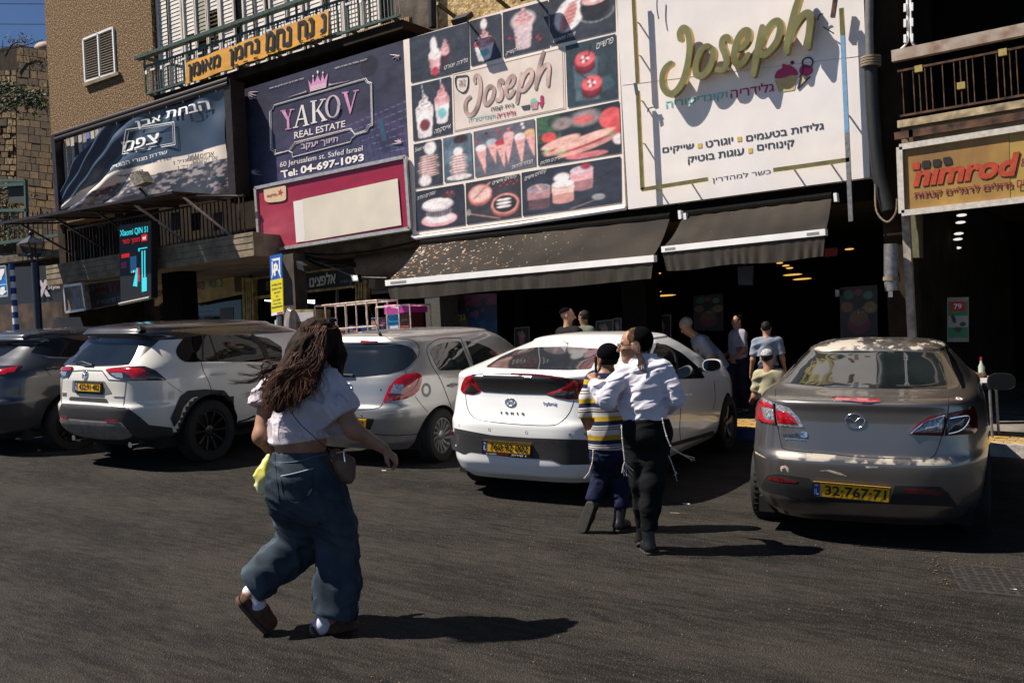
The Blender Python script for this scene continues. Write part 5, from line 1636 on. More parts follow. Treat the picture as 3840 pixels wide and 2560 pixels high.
obj('grit',mb,mat('grit_pale',(.34,.29,.22),.9,var=.4,scale=60),kind='stuff',label='pale grit scattered over the asphalt')

# ================================================================== the arcade building
bld=root('arcade_building',(-12,16,1),'long building with dark open shops under a concrete slab','building')
CEIL=3.80
def bbox(x0,x1,y0,y1,z0,z1):return MB().box(x0,x1,y0,y1,z0,z1)
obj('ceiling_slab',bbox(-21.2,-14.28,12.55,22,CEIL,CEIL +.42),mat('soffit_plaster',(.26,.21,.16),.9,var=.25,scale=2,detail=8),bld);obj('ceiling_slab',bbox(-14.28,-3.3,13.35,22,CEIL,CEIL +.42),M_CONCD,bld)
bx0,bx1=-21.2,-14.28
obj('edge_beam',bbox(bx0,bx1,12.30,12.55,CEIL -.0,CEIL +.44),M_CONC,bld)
mb=MB()
for z in (3.93,4.05,4.17):mb.box(bx0 -.001,-14.3,12.292,12.301,z,z +.008)
obj('board_mark',mb,M_CONCD,bld,kind='stuff')
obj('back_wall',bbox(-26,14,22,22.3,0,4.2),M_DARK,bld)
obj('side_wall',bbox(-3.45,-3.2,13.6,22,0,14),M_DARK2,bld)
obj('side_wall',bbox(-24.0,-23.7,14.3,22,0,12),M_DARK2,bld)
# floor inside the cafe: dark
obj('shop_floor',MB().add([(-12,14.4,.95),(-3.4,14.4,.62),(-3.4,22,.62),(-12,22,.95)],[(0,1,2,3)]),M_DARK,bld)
obj('upper_recess_wall',bbox(-23.7,-3.3,15.4,15.6,CEIL +.42,7.4),M_DARK2,bld)
# shop partitions
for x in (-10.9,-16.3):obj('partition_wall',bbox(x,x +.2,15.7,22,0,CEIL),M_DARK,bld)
# pillars
def pillar(px0,px1,Y,top,bot,m,d=.5,nm='pillar'):
 a=P(px0,bot,Y);b=P(px1,bot,Y);z0=gz(a[0],12) - .1
 o=obj(nm,bbox(a[0],b[0],Y,Y +d,z0,top),m,bld);return o
pillar(1060,1112,12.7,CEIL,1200,mat('brown_pillar',(.075,.055,.042),.85,var=.35,scale=3,detail=8),.3)
pillar(609,680,12.9,CEIL,1100,M_DARK,.4)
pillar(1597,1652,13.4,CEIL,1200,mat('grey_speckled_pillar',(.10,.095,.085),.8,var=.5,scale=60),.5)
pillar(2330,2420,13.6,CEIL,1100,M_DARK,.5)
# upper facade
PEB=mat('pebbledash',(.40,.27,.14),.95,bump=1.0,bscale=34,scale=30,detail=6,
          ramp=[(.36,(.030,.013,.004)),(.46,(.10,.052,.020)),(.54,(.20,.118,.052)),(.62,(.40,.27,.15))])
xr=P(575,200,14.2)[0];xl=P(176,200,14.2)[0]
obj('pebbledash_wall',bbox(xl,xr,14.2,14.6,5.6,15),PEB,bld)
obj('pebbledash_wall',bbox(xl,xl +.3,14.6,22,5.6,15),PEB,bld)
xa=P(1640,60,13.9)[0]
obj('pebbledash_wall',bbox(xa,-6.0,13.9,14.4,7.0,15),mat('ochre_pebbledash',(.5,.36,.16),.95,bump=1.0,bscale=26,scale=13,detail=9,
 ramp=[(.30,(.20,.12,.05)),(.5,(.45,.31,.14)),(.68,(.62,.48,.27))]),bld)
obj('shutter_wall',bbox(xr,xa,14.42,14.6,7.5,15),M_CONCD,bld)
obj('shaded_wall',bbox(xr -.1,-11.0,14.2,14.5,4.3,7.62),M_DARK2,bld)  # shade under the balcony is put into this wall's dark brown
cw=pq([(1310,128),(1535,62),(1540,148),(1312,200)],13.95)
mb=MB()
for k in range(34):
 q4=lerpq(cw,k /34,0,(k +.5)/34,1);mb.slab(q4,YB *.03)
obj('corrugated_sheet',mb,mat('cream_corrugated',(.50,.36,.20),.8,var=.2),bld,kind='stuff')
obj('corrugated_backing',MB().slab(off(cw,YB *.031),YB *.05),M_CONCD,bld)
# shuttered window in the pebbledash
wq=pq([(314,150),(425,105),(434,276),(322,308)],14.185)
ww=obj('window',MB().slab(off(wq,YB *.03),YB *.03),M_DARK2,bld)
obj('sill',MB().slab(pq([(310,312),(442,270),(444,280),(313,326)],14.12),YB *.1),M_CONC,ww)
fr=MB()
def frame(mb,q,w,d,Yoff=0):
 tl,tr,br,bl=[np.asarray(p) for p in q]
 for a,b in ((tl,tr),(tr,br),(br,bl),(bl,tl)):mb.bar(a,b,w,d,up=YB)
 return mb
frame(fr,wq,.05,.06);m_=(wq[0]+wq[1]) / 2;n__=(wq[2]+wq[3]) / 2;fr.bar(m_,n__,.05,.06,up=YB)
obj('frame',fr,M_WHITE,ww)
SLATM=mat('shutter_slat_dusty',(.30,.27,.22),.7,var=.2)
for h in (0,1):
 for k in range(17):
  q4=lerpq(wq,.03+h *.5,(k +.2)/17.4,.47+h *.5,(k +.85)/17.4)
  q4=[q4[0]+YB *.02,q4[1]+YB *.02,q4[2]-YB *.03,q4[3]-YB *.03]
  obj('slat',MB().slab(q4,YB *.008),SLATM,ww)
# big louvred shutters behind the balcony
SHW=mat('shutter_white',(.62,.57,.52),.6,var=.08,scale=3)
SHG=mat('shutter_grey',(.26,.25,.19),.6,var=.1)
zq=lambda x0,x1:[P(x0[0],x0[1],14.88),P(x1[0],x1[1],14.88)]
def shutter(px0,px1,open_rows=(),m=SHW,topy=-160,frame_m=SHW):
 a=P(px0,150,14.34);b=P(px1,120,14.34);z0,z1=7.75,10.4
 q=[np.array([a[0],14.34,z1]),np.array([b[0],14.34,z1]),np.array([b[0],14.34,z0]),np.array([a[0],14.34,z0])]
 po=obj('shutter',frame(MB(),off(q,-YB *.02),.05,.05),frame_m,bld)
 obj('shutter_back',MB().slab(off(q,YB *.05),YB *.02),M_DARK2,po)
 n=30
 for k in range(n):
  op=k in open_rows
  q4=lerpq(q,.05,(k +.04)/n,.95,(k +.99)/n)
  if op:q4=[q4[0]*.5+q4[3]*.5+YB *.045,q4[1]*.5+q4[2]*.5+YB *.045,q4[1]*.35+q4[2]*.65-YB *.045,q4[0]*.35+q4[3]*.65-YB *.045]
  else:q4=[q4[0]+YB *.004,q4[1]+YB *.004,q4[2]-YB *.008,q4[3]-YB *.008]
  obj('slat',MB().slab(q4,YB *.006),m,po)
for i,(a_,b_,op,m_) in enumerate(((598,636,(),SHW),(638,686,(),SHW),(697,737,(13,17,18,19,20,21,22,23),SHW),(742,782,range(14,26),SHG),(787,828,range(9,28),SHW),(836,884,(14,),SHW),
                                   (922,960,(),SHW),(962,1000,(),SHW),(1022,1080,(),SHW),(1084,1140,(),SHW),(1160,1215,(5,6,7),SHW),(1235,1290,(),SHW),(1300,1360,(),SHW),(1370,1430,(),SHW))):
 shutter(a_,b_,tuple(op),m_)
obj('drain_pipe',MB().tube([P(1622,105,13.8),P(1617,-200,13.8)],.07,12),M_BLACK,bld,smooth=True)
obj('drain_pipe',MB().tube([P(592,230,14.7),P(585,-200,14.7)],.05,12),M_ALU,bld,smooth=True)

# ---- balcony with green railing
bal=root('balcony',P(700,330,13.2),'long green iron balcony in front of the white louvred shutters','balcony')
bx0_,bx1_=P(545,300,13.2)[0],P(1500,60,13.2)[0]
obj('floor_slab',bbox(bx0_ +.2,bx1_,13.25,15.0,7.50,7.66),M_DARK2,bal)
zt=P(535,225,13.2)[2];zm=P(560,235,13.2)[2];zb=P(545,340,13.2)[2]
zt2=P(1000,62,13.2)[2]
z_top=P(760,142,13.2)[2];z_mid=P(760,178,13.2)[2];z_bot=7.72
mb=MB();mb.bar((bx0_ -.15,13.12,z_top),(bx1_,13.12,z_top),.14,.07);obj('handrail',mb,M_GREEN,bal)
for z in (z_mid,z_bot):obj('rail',MB().bar((bx0_,13.2,z),(bx1_,13.2,z),.04,.04),M_GREEN,bal)
obj('side_rail',MB().bar((bx0_,13.2,z_top),(bx0_,14.2,z_top),.06,.06),M_GREEN,bal)
nb=84
for k in range(nb):
 x=bx0_ +(bx1_ -bx0_) * k /(nb -1);thick=k % 3 == 0
 obj('baluster',MB().bar((x,13.2,z_bot),(x,13.2,z_top if thick and k % 9 == 0 else z_mid),.035 if thick else .012),M_GREEN if thick else M_STEEL,bal)
mbs=MB()
for k in range(0,nb,6):
 x=bx0_ +(bx1_ -bx0_) *(k +1) /(nb -1);mbs.box(x -.03,x +.03,13.16,13.19,z_mid -.18,z_mid -.10)
 for j in range(3):xx=bx0_ +(bx1_ -bx0_) *(k +3+j *.6) /(nb -1);mbs.box(xx -.02,xx +.02,13.16,13.19,z_mid -.14,z_mid -.10)
obj('spacer_block',mbs,M_WHITE,bal,kind='stuff')
for k in range(10):
 x=bx0_ + 1.0 * k + .1;obj('bracket',MB().bar((x,13.2,z_bot),(x,14.1,7.5),.04,.06),M_WOODD,bal)

# ---- yellow cloth sign
zz=Q(560,0,.3146)
ys=root('banner',P(900,200,13.1),'long yellow banner with black Hebrew letters tied to the green balcony','banner')
yq=pq(zz([(440,750),(2135,118),(2135,415),(430,1010)]),13.1)
pc=Pic(120,24,S(205,145,50,.62));pc.tex(.25,8,2);pc.tex(.15,40,4)
obj('cloth',pc.mesh(yq,lambda u,v:np.stack([0*u,.004*np.sin(u *60)*(v)+.004*np.sin(u *23),.01*np.sin(u *31)],1)),mat_attr('print_cloth',.8),ys,smooth=True,sharp=2)
mb=MB()
for s_,q4 in (('נ',[(2035,175),(2108,150),(2105,375),(2035,400)]),('נח',[(1765,265),(1960,200),(1960,420),(1765,485)]),('נחמ',[(1380,395),(1697,300),(1690,540),(1380,620)]),
               ('נחמן',[(950,590),(1310,445),(1305,680),(950,810)]),('מאומן',[(460,770),(850,640),(840,840),(460,990)])):
 text3(mb,heb(s_),pq(zz(q4),13.088),None,bold=.05)
for (u,v) in ((2060,415),(1920,455),(1805,495),(1640,550),(1540,590),(1420,635),(1265,690),(1145,735),(1030,775)):
 mb.slab(pq(zz([(u -26,v -2),(u +26,v -14),(u +26,v),(u -26,v +12)]),13.086),YB *.002)
obj('lettering',mb,M_INK,ys)

# ================================================================== signs
def board(q,depth,m,name,par,frame_w=0,fm=None):
 o=obj(name,MB().slab(q,YB *depth),m,par)
 if frame_w:
  obj('frame',frame(MB(),off(q,YF *.005),frame_w,.05),fm or M_ALU,par)
 return o

# ---- torn banner in its brown frame
r1=Q(0,0,.4082)
tb=root('billboard',P(500,600,12.8),'billboard with a torn blue banner sagging in a dark brown steel frame','billboard')
TLb,TRb,BRb,BLb=(212,512),(848,305),(868,730),(232,822)
bq=pq([TLb,TRb,BRb,BLb],12.8)
obj('frame_post',MB().bar(P(212,508,12.8),P(232,825,12.8),.14,.2,up=YB),M_WOODD,tb)
obj('frame_post',MB().slab(pq([(838,305),(862,298),(884,728),(858,735)],12.72),YB *.35),M_WOODD,tb)
for dy in (0,16):obj('frame_rail',MB().tube([P(210,508+dy,12.74),P(858,300+dy,12.74)],.06,10),M_WOODD,tb,smooth=True)
obj('frame_rail',MB().bar(P(232,822,12.78),P(868,730,12.78),.1,.1,up=YB),M_WOODD,tb)
# old backing strips at the left
bk=['#'];xs=np.linspace(0,.30,12)
cols=[(.42,.40,.36),(.38,.33,.28),(.50,.48,.44),(.05,.04,.04),(.45,.43,.42),(.30,.28,.34),(.15,.2,.4),(.5,.48,.46),(.40,.38,.36),(.1,.1,.12),(.42,.40,.38)]
obj('backing_panel',MB().slab(off(bq,YB *.25),YB *.05),M_DARK2,tb)
for i in range(11):
 q4=lerpq(bq,.005+xs[i],.02,.005+xs[i +1]-.004,.62);obj('old_poster_strip',MB().slab(off(q4,YB *(.10+.01*(i % 3))),YB *.01),mat('strip_%s' % 'abcdefghijk'[i],cols[i],.8,var=.15),tb)
pc=Pic(150,100,S(56,70,88,.6))
v=pc.Y;u=pc.X
pc.a=pc.a *(1.15-.35*u)[...,None]
ycut=.60 - .04 * u
m1=(v > ycut) & (v < ycut +.12);pc.mix(m1.astype(float),S(214,200,186,.60))
m2=v >= ycut + .12;g1=pc.noise(26,3,4);g2=pc.noise(9,9,3)
pc.mix(m2.astype(float),(.03,.035,.05));g3=pc.noise(48,6,2);pc.mix((m2 & (g2 > .45))*np.clip((g3 -.42)*5,0,.8),S(165,152,152,.6));pc.mix((m2 & (g1 > .56))*.7,S(60,58,56,.6))
# the tear: upper-left edge swings from top right-of-centre down to the left edge
def torn(u,v):
 edge=.66 * np.clip(1-u /.42,0,1) ** 1.6
 vv=np.maximum(v,0)
 newv=edge +(1-edge) * vv
 d=(newv -v)
 tl,tr,br,bl=bq
 dn=(bl -tl)[None] * d[:,None]
 fold=.075 * np.sin(30*(u *1.0+.8*v -.5*u *v)+2.0*v) * np.exp(-((u -.28)/.22) ** 2) + .025 * np.sin(34*(u -.9)*(v +.3)+3) * np.exp(-((u -.95)/.12) ** 2)
 fold += .022 * np.sin(17*u +11*v +2*np.sin(5*v)) *(.3+u) + .012 * np.sin(37*u -14*v)
 fold += .03 * np.sin(40*u +6*v) * np.exp(-v *7) + .06 * np.exp(-((v -edge)/.08) ** 2) * 0
 return dn + np.stack([0*u,-.04+fold -.03*np.sin(3.1*u)*np.sin(3.1*v),-.015*np.abs(np.sin(26*u))*np.exp(-v *9)],1)
obj('banner_cloth',pc.mesh(bq,torn),mat_attr('print_vinyl',.38,spec=.5),tb,smooth=True,sharp=3)
def tbp(pts,Y=12.8):return pq([(x *.4082,y *.4082) for x,y in pts],Y)
def on_cloth(mb,lift=.045):
 tl,tr,br,bl=bq;v=np.array(mb.v);ex=(tr -tl);r=v - tl
 u=np.clip(r[:,0]/ex[0],0,1);top=tl + ex * u[:,None];bot=bl +(br -bl) * u[:,None]
 nv=np.clip((top[:,2]-v[:,2])/(top[:,2]-bot[:,2]),0,1);edge=.66 * np.clip(1-u /.42,0,1) ** 1.6
 vv=np.clip((nv -edge)/(1-edge),0,1);d=torn(u,vv);d[:,:]=d -(bl -tl)[None] *((edge +(1-edge)*vv)-vv)[:,None]
 v[:,1] += d[:,1] - lift;mb.v=v.tolist();return mb
mb=MB()
text3(mb,heb('הבחת'),tbp([(1560,1030),(1950,925),(1960,1010),(1565,1100)]),YB *.003,.03)
text3(mb,heb('אבן'),tbp([(1290,1125),(1500,1060),(1505,1130),(1295,1205)]),YB *.003,.03)
text3(mb,heb('צפמ'),tbp([(1150,1310),(1505,1225),(1500,1320),(1150,1410)]),YB *.003,.03)
text3(mb,heb('שדרת מגורי הבוטיק'),tbp([(1060,1525),(1580,1390),(1585,1430),(1065,1570)]),YF *.001,.02)
obj('lettering',on_cloth(mb),M_WHITE,tb)
mb=MB();fq=tbp([(1205,1200),(1650,1130),(1645,1335),(1150,1420)])
frame(mb,fq,.018,.006);frame(mb,lerpq(fq,.05,.08,.97,.92),.01,.006);obj('print_border',on_cloth(mb),M_WHITE,tb,kind='stuff')
mb=MB()
text3(mb,heb('ארזים'),tbp([(1870,1420),(2012,1400),(2014,1440),(1872,1462)]),YB *.003,.02)
text3(mb,heb('נדל"ן'),tbp([(1630,1480),(1740,1460),(1742,1500),(1632,1525)]),YB *.003,.02)
text3(mb,'*9752',tbp([(1120,1615),(1370,1555),(1372,1595),(1122,1655)]),YB *.003,.03)
for i in range(9):
 x=1745 + i * 13;h=30 + 30 * abs(math.sin(i *1.3));mb.slab(tbp([(x,1490-h -i *2),(x +8,1488-h -i *2),(x +8,1488-i *2.4),(x,1490-i *2.4)]),YB *.003)
obj('small_print',on_cloth(mb),M_NAVY,tb,kind='stuff')
for i in range(10):
 obj('tie',MB().tube([P(250+i *62,505-i *20.2,12.7),P(252+i *62,528-i *20.2,12.72)],.008,5),M_WHITE,tb)

# ---- sheet canopy under the billboard, with brackets
cn=root('canopy',P(500,800,12.6),'dark rusty sheet-metal canopy sticking out below the torn billboard','canopy')
ca,cb_=P(238,828,12.7),P(868,738,12.7)
fa,fb=ca +[-.35,-1.25,-.10],cb_ +[-.1,-1.25,-.02]
for i in range(6):
 t0,t1=i / 6,(i +.985) / 6
 q4=[ca +(cb_ -ca)*t0,ca +(cb_ -ca)*t1,fa +(fb -fa)*t1,fa +(fb -fa)*t0]
 obj('roof_sheet',MB().slab(off(q4,(0,0,.006*(i % 2))),(0,0,.02)),M_IRON if i % 2 else M_WOODD,cn)
obj('edge_angle',MB().bar(fa,fb,.05,.05),M_WOODD,cn)
for t in (.02,.25,.5,.72,.97):
 a=ca +(cb_ -ca) * t;b=fa +(fb -fa) * t
 obj('bracket',MB().bar(b -[0,0,.03],a +[0,0,-.05],.04),M_WOODD,cn);obj('brace',MB().bar(b +(a -b)*.25-[0,0,.03],a +[0,.1,-.75],.04),M_ALU if t > .7 else M_WOODD,cn)
# floodlight on an arm in front of the billboard
def flood(px,py,Y,lab,s=.32,arm=None):
 c=P(px,py,Y);r_=root('floodlight',c,lab,'floodlight')
 mb=MB();A_=np.array([s /2,0,0]);
 n1=np.array([0,.55,-.8]);u1=np.array([0,.8,.55])
 q4=[c -A_ +u1 *s *.38,c +A_ +u1 *s *.38,c +A_ -u1 *s *.38,c -A_ -u1 *s *.38]
 mb.slab(q4,-n1 *.09);obj('housing',mb,M_BLACK,r_);obj('lens',MB().slab(off(lerpq(q4,.06,.08,.94,.92),n1 *.006),n1 *.004),M_CLEAR,r_)
 if arm is not None:obj('arm',MB().tube([c -n1 *.05]+[np.asarray(a) for a in arm],.018,6),M_WOODD,r_,smooth=True)
 return r_
c_=P(532,678,11.4);rf=root('floodlight',c_,'cowled grey floodlight on an arm before the torn billboard','floodlight')
mb=MB();mb.prism([c_ +[-.20,-.1,.06],c_ +[-.15,-.1,.14],c_ +[.03,-.1,.17],c_ +[.20,-.08,-.06],c_ +[-.10,-.1,-.10]],(.01,.22,.01));obj('hood',mb,mat('grey_enamel',(.24,.21,.16),.6,var=.3),rf)  # one even warm grey for the hood
obj('arm',MB().tube([c_ +[-.1,0,-.12],c_ +[.0,.1,-.28],c_ +[1.6,.9,-.42]],.025,8),M_WOODD,rf,smooth=True)

# ---- real-estate sign
yk=root('shop_sign',P(1200,400,13.2),'purple real-estate sign with a crown and a phone number','sign')
r2=Q(860,0,.4082)
yq=pq([(905,338),(1516,150),(1532,590),(932,712)],13.2)
pc=Pic(150,110,S(48,46,62,.55))
n1_=pc.noise(3,1,4);n2_=pc.noise(7,5,5);v=pc.Y;u=pc.X
pc.mix(np.clip((v -.45)*1.6,0,1)*.7,S(62,64,100,.55));pc.mix(np.clip((n1_ -.45)*4,0,1)*.4*(v > .2),S(80,56,88,.55));pc.mix(np.clip((n2_ -.52)*5,0,1)*.6,(.015,.012,.03));pc.mix(np.clip((.12-u)*8,0,1)*(v > .3)*.5,S(40,80,90,.55))
for k in range(7):pc.line(.62+.04*k,.62+.05*k,1.0,.52+.065*k,.004,S(90,92,135,.55))
for k in range(14):pc.line(.6+.03*k,.66+.02*(k % 3),.63+.03*k,.98,.003,(.03,.02,.06))
pc.line(.815,.2,.86,.78,.010,(.02,.03,.06));pc.line(.85,.62,.865,.8,.016,(.03,.08,.14));pc.ell(.80,.14,.05,.09,(.02,.015,.025));pc.tex(.35,30,7)
obj('printed_panel',pc.mesh(yq),mat_attr('print_panel',.4),yk)
obj('backing',MB().slab(off(yq,YB *.01),YB *.12),M_BLACK,yk)
Yp=13.19
PINK=mat('print_pink',(.62,.28,.48),.4,var=.12,scale=5);LIL=mat('print_lilac',(.55,.45,.52),.4,var=.2,scale=4)
def serif(ch):
 """strokes of a roman capital: polygons in a unit box"""
 t,h=.07,.16
 G_={'Y':[[(.02,1),(.30,1),(.56,.52),(.42,.47)],[(.70,1),(.78,1),(.55,.50),(.50,.54)],[(.42,0),(.58,0),(.58,.52),(.42,.50)],[(.0,.95),(.36,.95),(.36,1),(.0,1)],[(.62,.95),(.95,.95),(.95,1),(.62,1)],[(.30,0),(.70,0),(.70,.05),(.30,.05)]],
          'A':[[(.44,1),(.56,1),(.92,.03),(.74,.03)],[(.44,1),(.50,.93),(.20,.03),(.12,.03)],[(.24,.32),(.74,.32),(.72,.38),(.26,.38)],[(.0,0),(.32,0),(.32,.05),(.0,.05)],[(.62,0),(1,0),(1,.05),(.62,.05)]],
          'K':[[(.10,0),(.28,0),(.28,1),(.10,1)],[(.28,.46),(.76,.98),(.84,.98),(.42,.50)],[(.36,.56),(.48,.60),(.95,.03),(.74,.03)],[(0,0),(.38,0),(.38,.05),(0,.05)],[(0,.95),(.38,.95),(.38,1),(0,1)],[(.60,.95),(.95,.95),(.95,1),(.60,1)],[(.64,0),(1,0),(1,.05),(.64,.05)]],
          'V':[[(.08,1),(.28,1),(.58,.18),(.50,.0)],[(.80,1),(.88,1),(.54,.0),(.50,.12)],[(0,.95),(.38,.95),(.38,1),(0,1)],[(.66,.95),(1,.95),(1,1),(.66,1)]]}
 if ch == 'O':
  out=[];n=28
  for i in range(n):
   a,b=2 * math.pi * i / n,2 * math.pi *(i +1) / n
   f_=lambda a_,r:(.5+r *math.cos(a_),.5+.5*math.sin(a_)) if r > .4 else (.5+.31*math.cos(a_),.5+.44*math.sin(a_))
   out.append([f_(a,.5),f_(b,.5),f_(b,.3),f_(a,.3)])
  return out
 return G_[ch]
for i,(ch,q4,m_) in enumerate((('Y',[(470,1015),(605,1000),(610,1180),(475,1200)],PINK),('A',[(590,975),(750,955),(735,1150),(585,1180)],M_SIGNW),('K',[(745,930),(895,905),(900,1105),(750,1140)],M_SIGNW),
                     ('O',[(880,885),(1020,862),(1025,1075),(885,1095)],LIL),('V',[(1035,850),(1190,825),(1180,1035),(1035,1065)],PINK))):
 Qd=pq(r2(q4),Yp);mb=MB()
 for k,pl in enumerate(serif(ch)):
  pts=[quadmap(Qd,[a],[b])[0]-YB *(.0006*(k +1)) for a,b in pl];mb.add(pts,[tuple(range(len(pts)))])
 obj('letter',mb,m_,yk)
mb=MB();text3(mb,'REAL ESTATE',pq(r2([(595,1215),(1065,1105),(1062,1165),(597,1278)]),Yp),None,.012);obj('lettering',mb,M_SIGNW,yk)
mb=MB();text3(mb,heb('תיווך יעקב'),pq(r2([(655,1325),(1000,1255),(1000,1315),(657,1390)]),Yp),None,.04);obj('lettering',mb,LIL,yk)
mb=MB();text3(mb,'60 Jerusalem st. Safed Israel',pq(r2([(465,1490),(1225,1335),(1222,1400),(465,1552)]),Yp),None,.0)
text3(mb,'Tel:',pq(r2([(470,1570),(625,1545),(628,1605),(485,1640)]),Yp),None,.03);text3(mb,'04-697-1093',pq(r2([(655,1525),(1235,1408),(1238,1478),(655,1600)]),Yp),None,.035)
text3(mb,heb('משרד פטוריס עני הצדך ואילון כפר אפיה'),pq(r2([(368,805),(682,712),(684,730),(370,826)]),Yp),None,.02);text3(mb,heb('להבאה עספתי את האריה הקשה'),pq(r2([(966,620),(1265,535),(1267,556),(968,642)]),Yp),None,.02)
obj('small_print',mb,M_SIGNW,yk)
def path_sign(par,pts,Y,r,m,name='print_line',closed=False,zf=r2,nn=8,smooth=True):
 p=pq(zf(crom(pts,nn,closed) if smooth else pts),Y)
 if closed:p.append(p[0])
 mb=MB()
 for i in range(len(p)-1):mb.bar(p[i],p[i +1],.004,r,up=(p[i +1]-p[i])[[2,1,0]]*[-1,0,1])
 return obj(name,mb,m,par)
for dd,m_ in ((0,M_SIGNW),(12,M_WHITE)):
 d=dd
 pts=[(372+d,1025),(400,1000-0),(412+d *.5,968+d *.4),(1255-d,722+d),(1275-d,755+d *.5),(1308-d,765+d),(1318-d,1150-d),(1285-d,1165-d),(1262-d,1208-d),(1155,1240-d),(1120-d,1185+d),(1110-d,1183+d),(600+d,1310+d),(545+d,1385),(415+d,1422-d),(412+d,1392-d),(380+d,1378-d)]
 pr=pq(r2(pts),Yp);pr.append(pr[0]);mb=MB()
 for i in range(len(pr)-1):mb.tube([pr[i],pr[i +1]],.011 if not dd else .005,5)
 obj('print_border',mb,m_,yk,kind='stuff')
pr=pq(r2([(545,1388),(580,1405),(582,1445),(1110,1305),(1125,1270),(1160,1245)]),Yp);mb=MB()
for i in range(len(pr)-1):mb.tube([pr[i],pr[i +1]],.009,5)
obj('print_border',mb,M_SIGNW,yk,kind='stuff')
cr_pts=[(742,845),(725,735),(755,780),(770,705),(785,760),(812,690),(838,750),(860,675),(872,735),(905,675),(890,805)]
mb=MB();mb.prism(pq(r2(cr_pts),Yp),YF *.003);obj('crown_print',mb,PINK,yk)
mb=MB()
for (a,b,r_) in ((770,700,12),(812,662,16),(860,668,12)):mb.prism(pq(r2([(a,b -r_),(a +r_ *.6,b),(a,b +r_ *1.4),(a -r_ *.6,b)]),Yp),YF *.003)
for k in range(4):mb.slab(pq(r2([(745,800+k *12),(888,762+k *12),(888,767+k *12),(745,805+k *12)]),Yp -.004),YB *.001)
obj('crown_jewel_print',mb,M_SIGNW,yk,kind='stuff')
mb=MB();mb.tube(pq(r2([(540,895),(690,850),(712,838)]),Yp),[.002,.012,.022],6);mb.tube(pq(r2([(1100,745),(940,780),(918,782)]),Yp),[.002,.010,.022],6);obj('flourish_print',mb,LIL,yk,kind='stuff')
for cx,cy,s1,s2 in ((180,860,1,1),(1560,520,-1,1),(1580,1310,-1,-1),(215,1590,1,-1)):
 mb=MB()
 for k in range(4):
  a=math.radians(k *28);L_=70 - 10 * k
  pts=crom([(cx,cy),(cx +s1 *L_ *.5*math.cos(a)-8,cy -s2 *10+s2 *L_ *.6*math.sin(a)),(cx +s1 *L_ *1.2*math.cos(a),cy +s2 *L_ *math.sin(a)*1.2-15*s2)],5)
  mb.tube(pq(r2(pts),Yp),[.018*(1-i /(len(pts)))+.002 for i in range(len(pts))],5)
 obj('corner_flourish_print',mb,LIL,yk,kind='stuff')

# ---- crimson sign with a blank patch
pk=root('shop_sign',P(1250,770,13.0),'faded crimson sign with a large blank cream patch under the purple sign','sign')
kq=pq([(960,706),(1522,588),(1540,857),(976,945)],12.95)
pc=Pic(110,60,S(138,20,52,.6));n1_=pc.noise(4,2,5);pc.mix(np.clip((.45-pc.X)*3,0,1)*np.clip(pc.Y *1.5,0,1)*(.4+.6*n1_),S(165,72,86,.6));pc.tex(.2,14,8)
o_=obj('printed_panel',pc.mesh(kq),mat_attr('print_panel',.4),pk);obj('box',MB().slab(off(kq,YB *.01),YB *.3),M_ALU,pk)
obj('frame',frame(MB(),off(kq,YF *.01),.06,.05),M_ALU,pk)
r7=Q(860,600,.4082)
obj('blank_patch',MB().slab(pq(r7([(670,360),(1545,170),(1580,597),(695,748)]),12.93),YB *.004),mat('cream_patch',(.64,.58,.48),.6,var=.06,scale=2),pk)
obj('white_strip',MB().slab(pq(r7([(587,382),(682,362),(693,746),(615,757)]),12.934),YB *.004),M_SIGNW,pk)
tab=rnd([(315,262),(520,232),(524,365),(470,382),(355,392),(325,370)],22);obj('logo_tab',MB().prism(pq(r7(tab),12.935),YF *.004),mat('tab_cream',(.62,.46,.30),.5,var=.05),pk)
mb=MB();text3(mb,heb('סלקום'),pq(r7([(343,318),(437,300),(439,338),(345,350)]),12.928),None,.02)
st5=[(468+(30 if i % 2 == 0 else 12)*math.sin(math.radians(i *36+12)),298-(38 if i % 2 == 0 else 14)*math.cos(math.radians(i *36+12))) for i in range(10)]
mb.prism(pq(r7(st5),12.930),YF *.002);obj('logo',mb,mat('logo_red',(.42,.03,.05),.5,var=.05),pk)
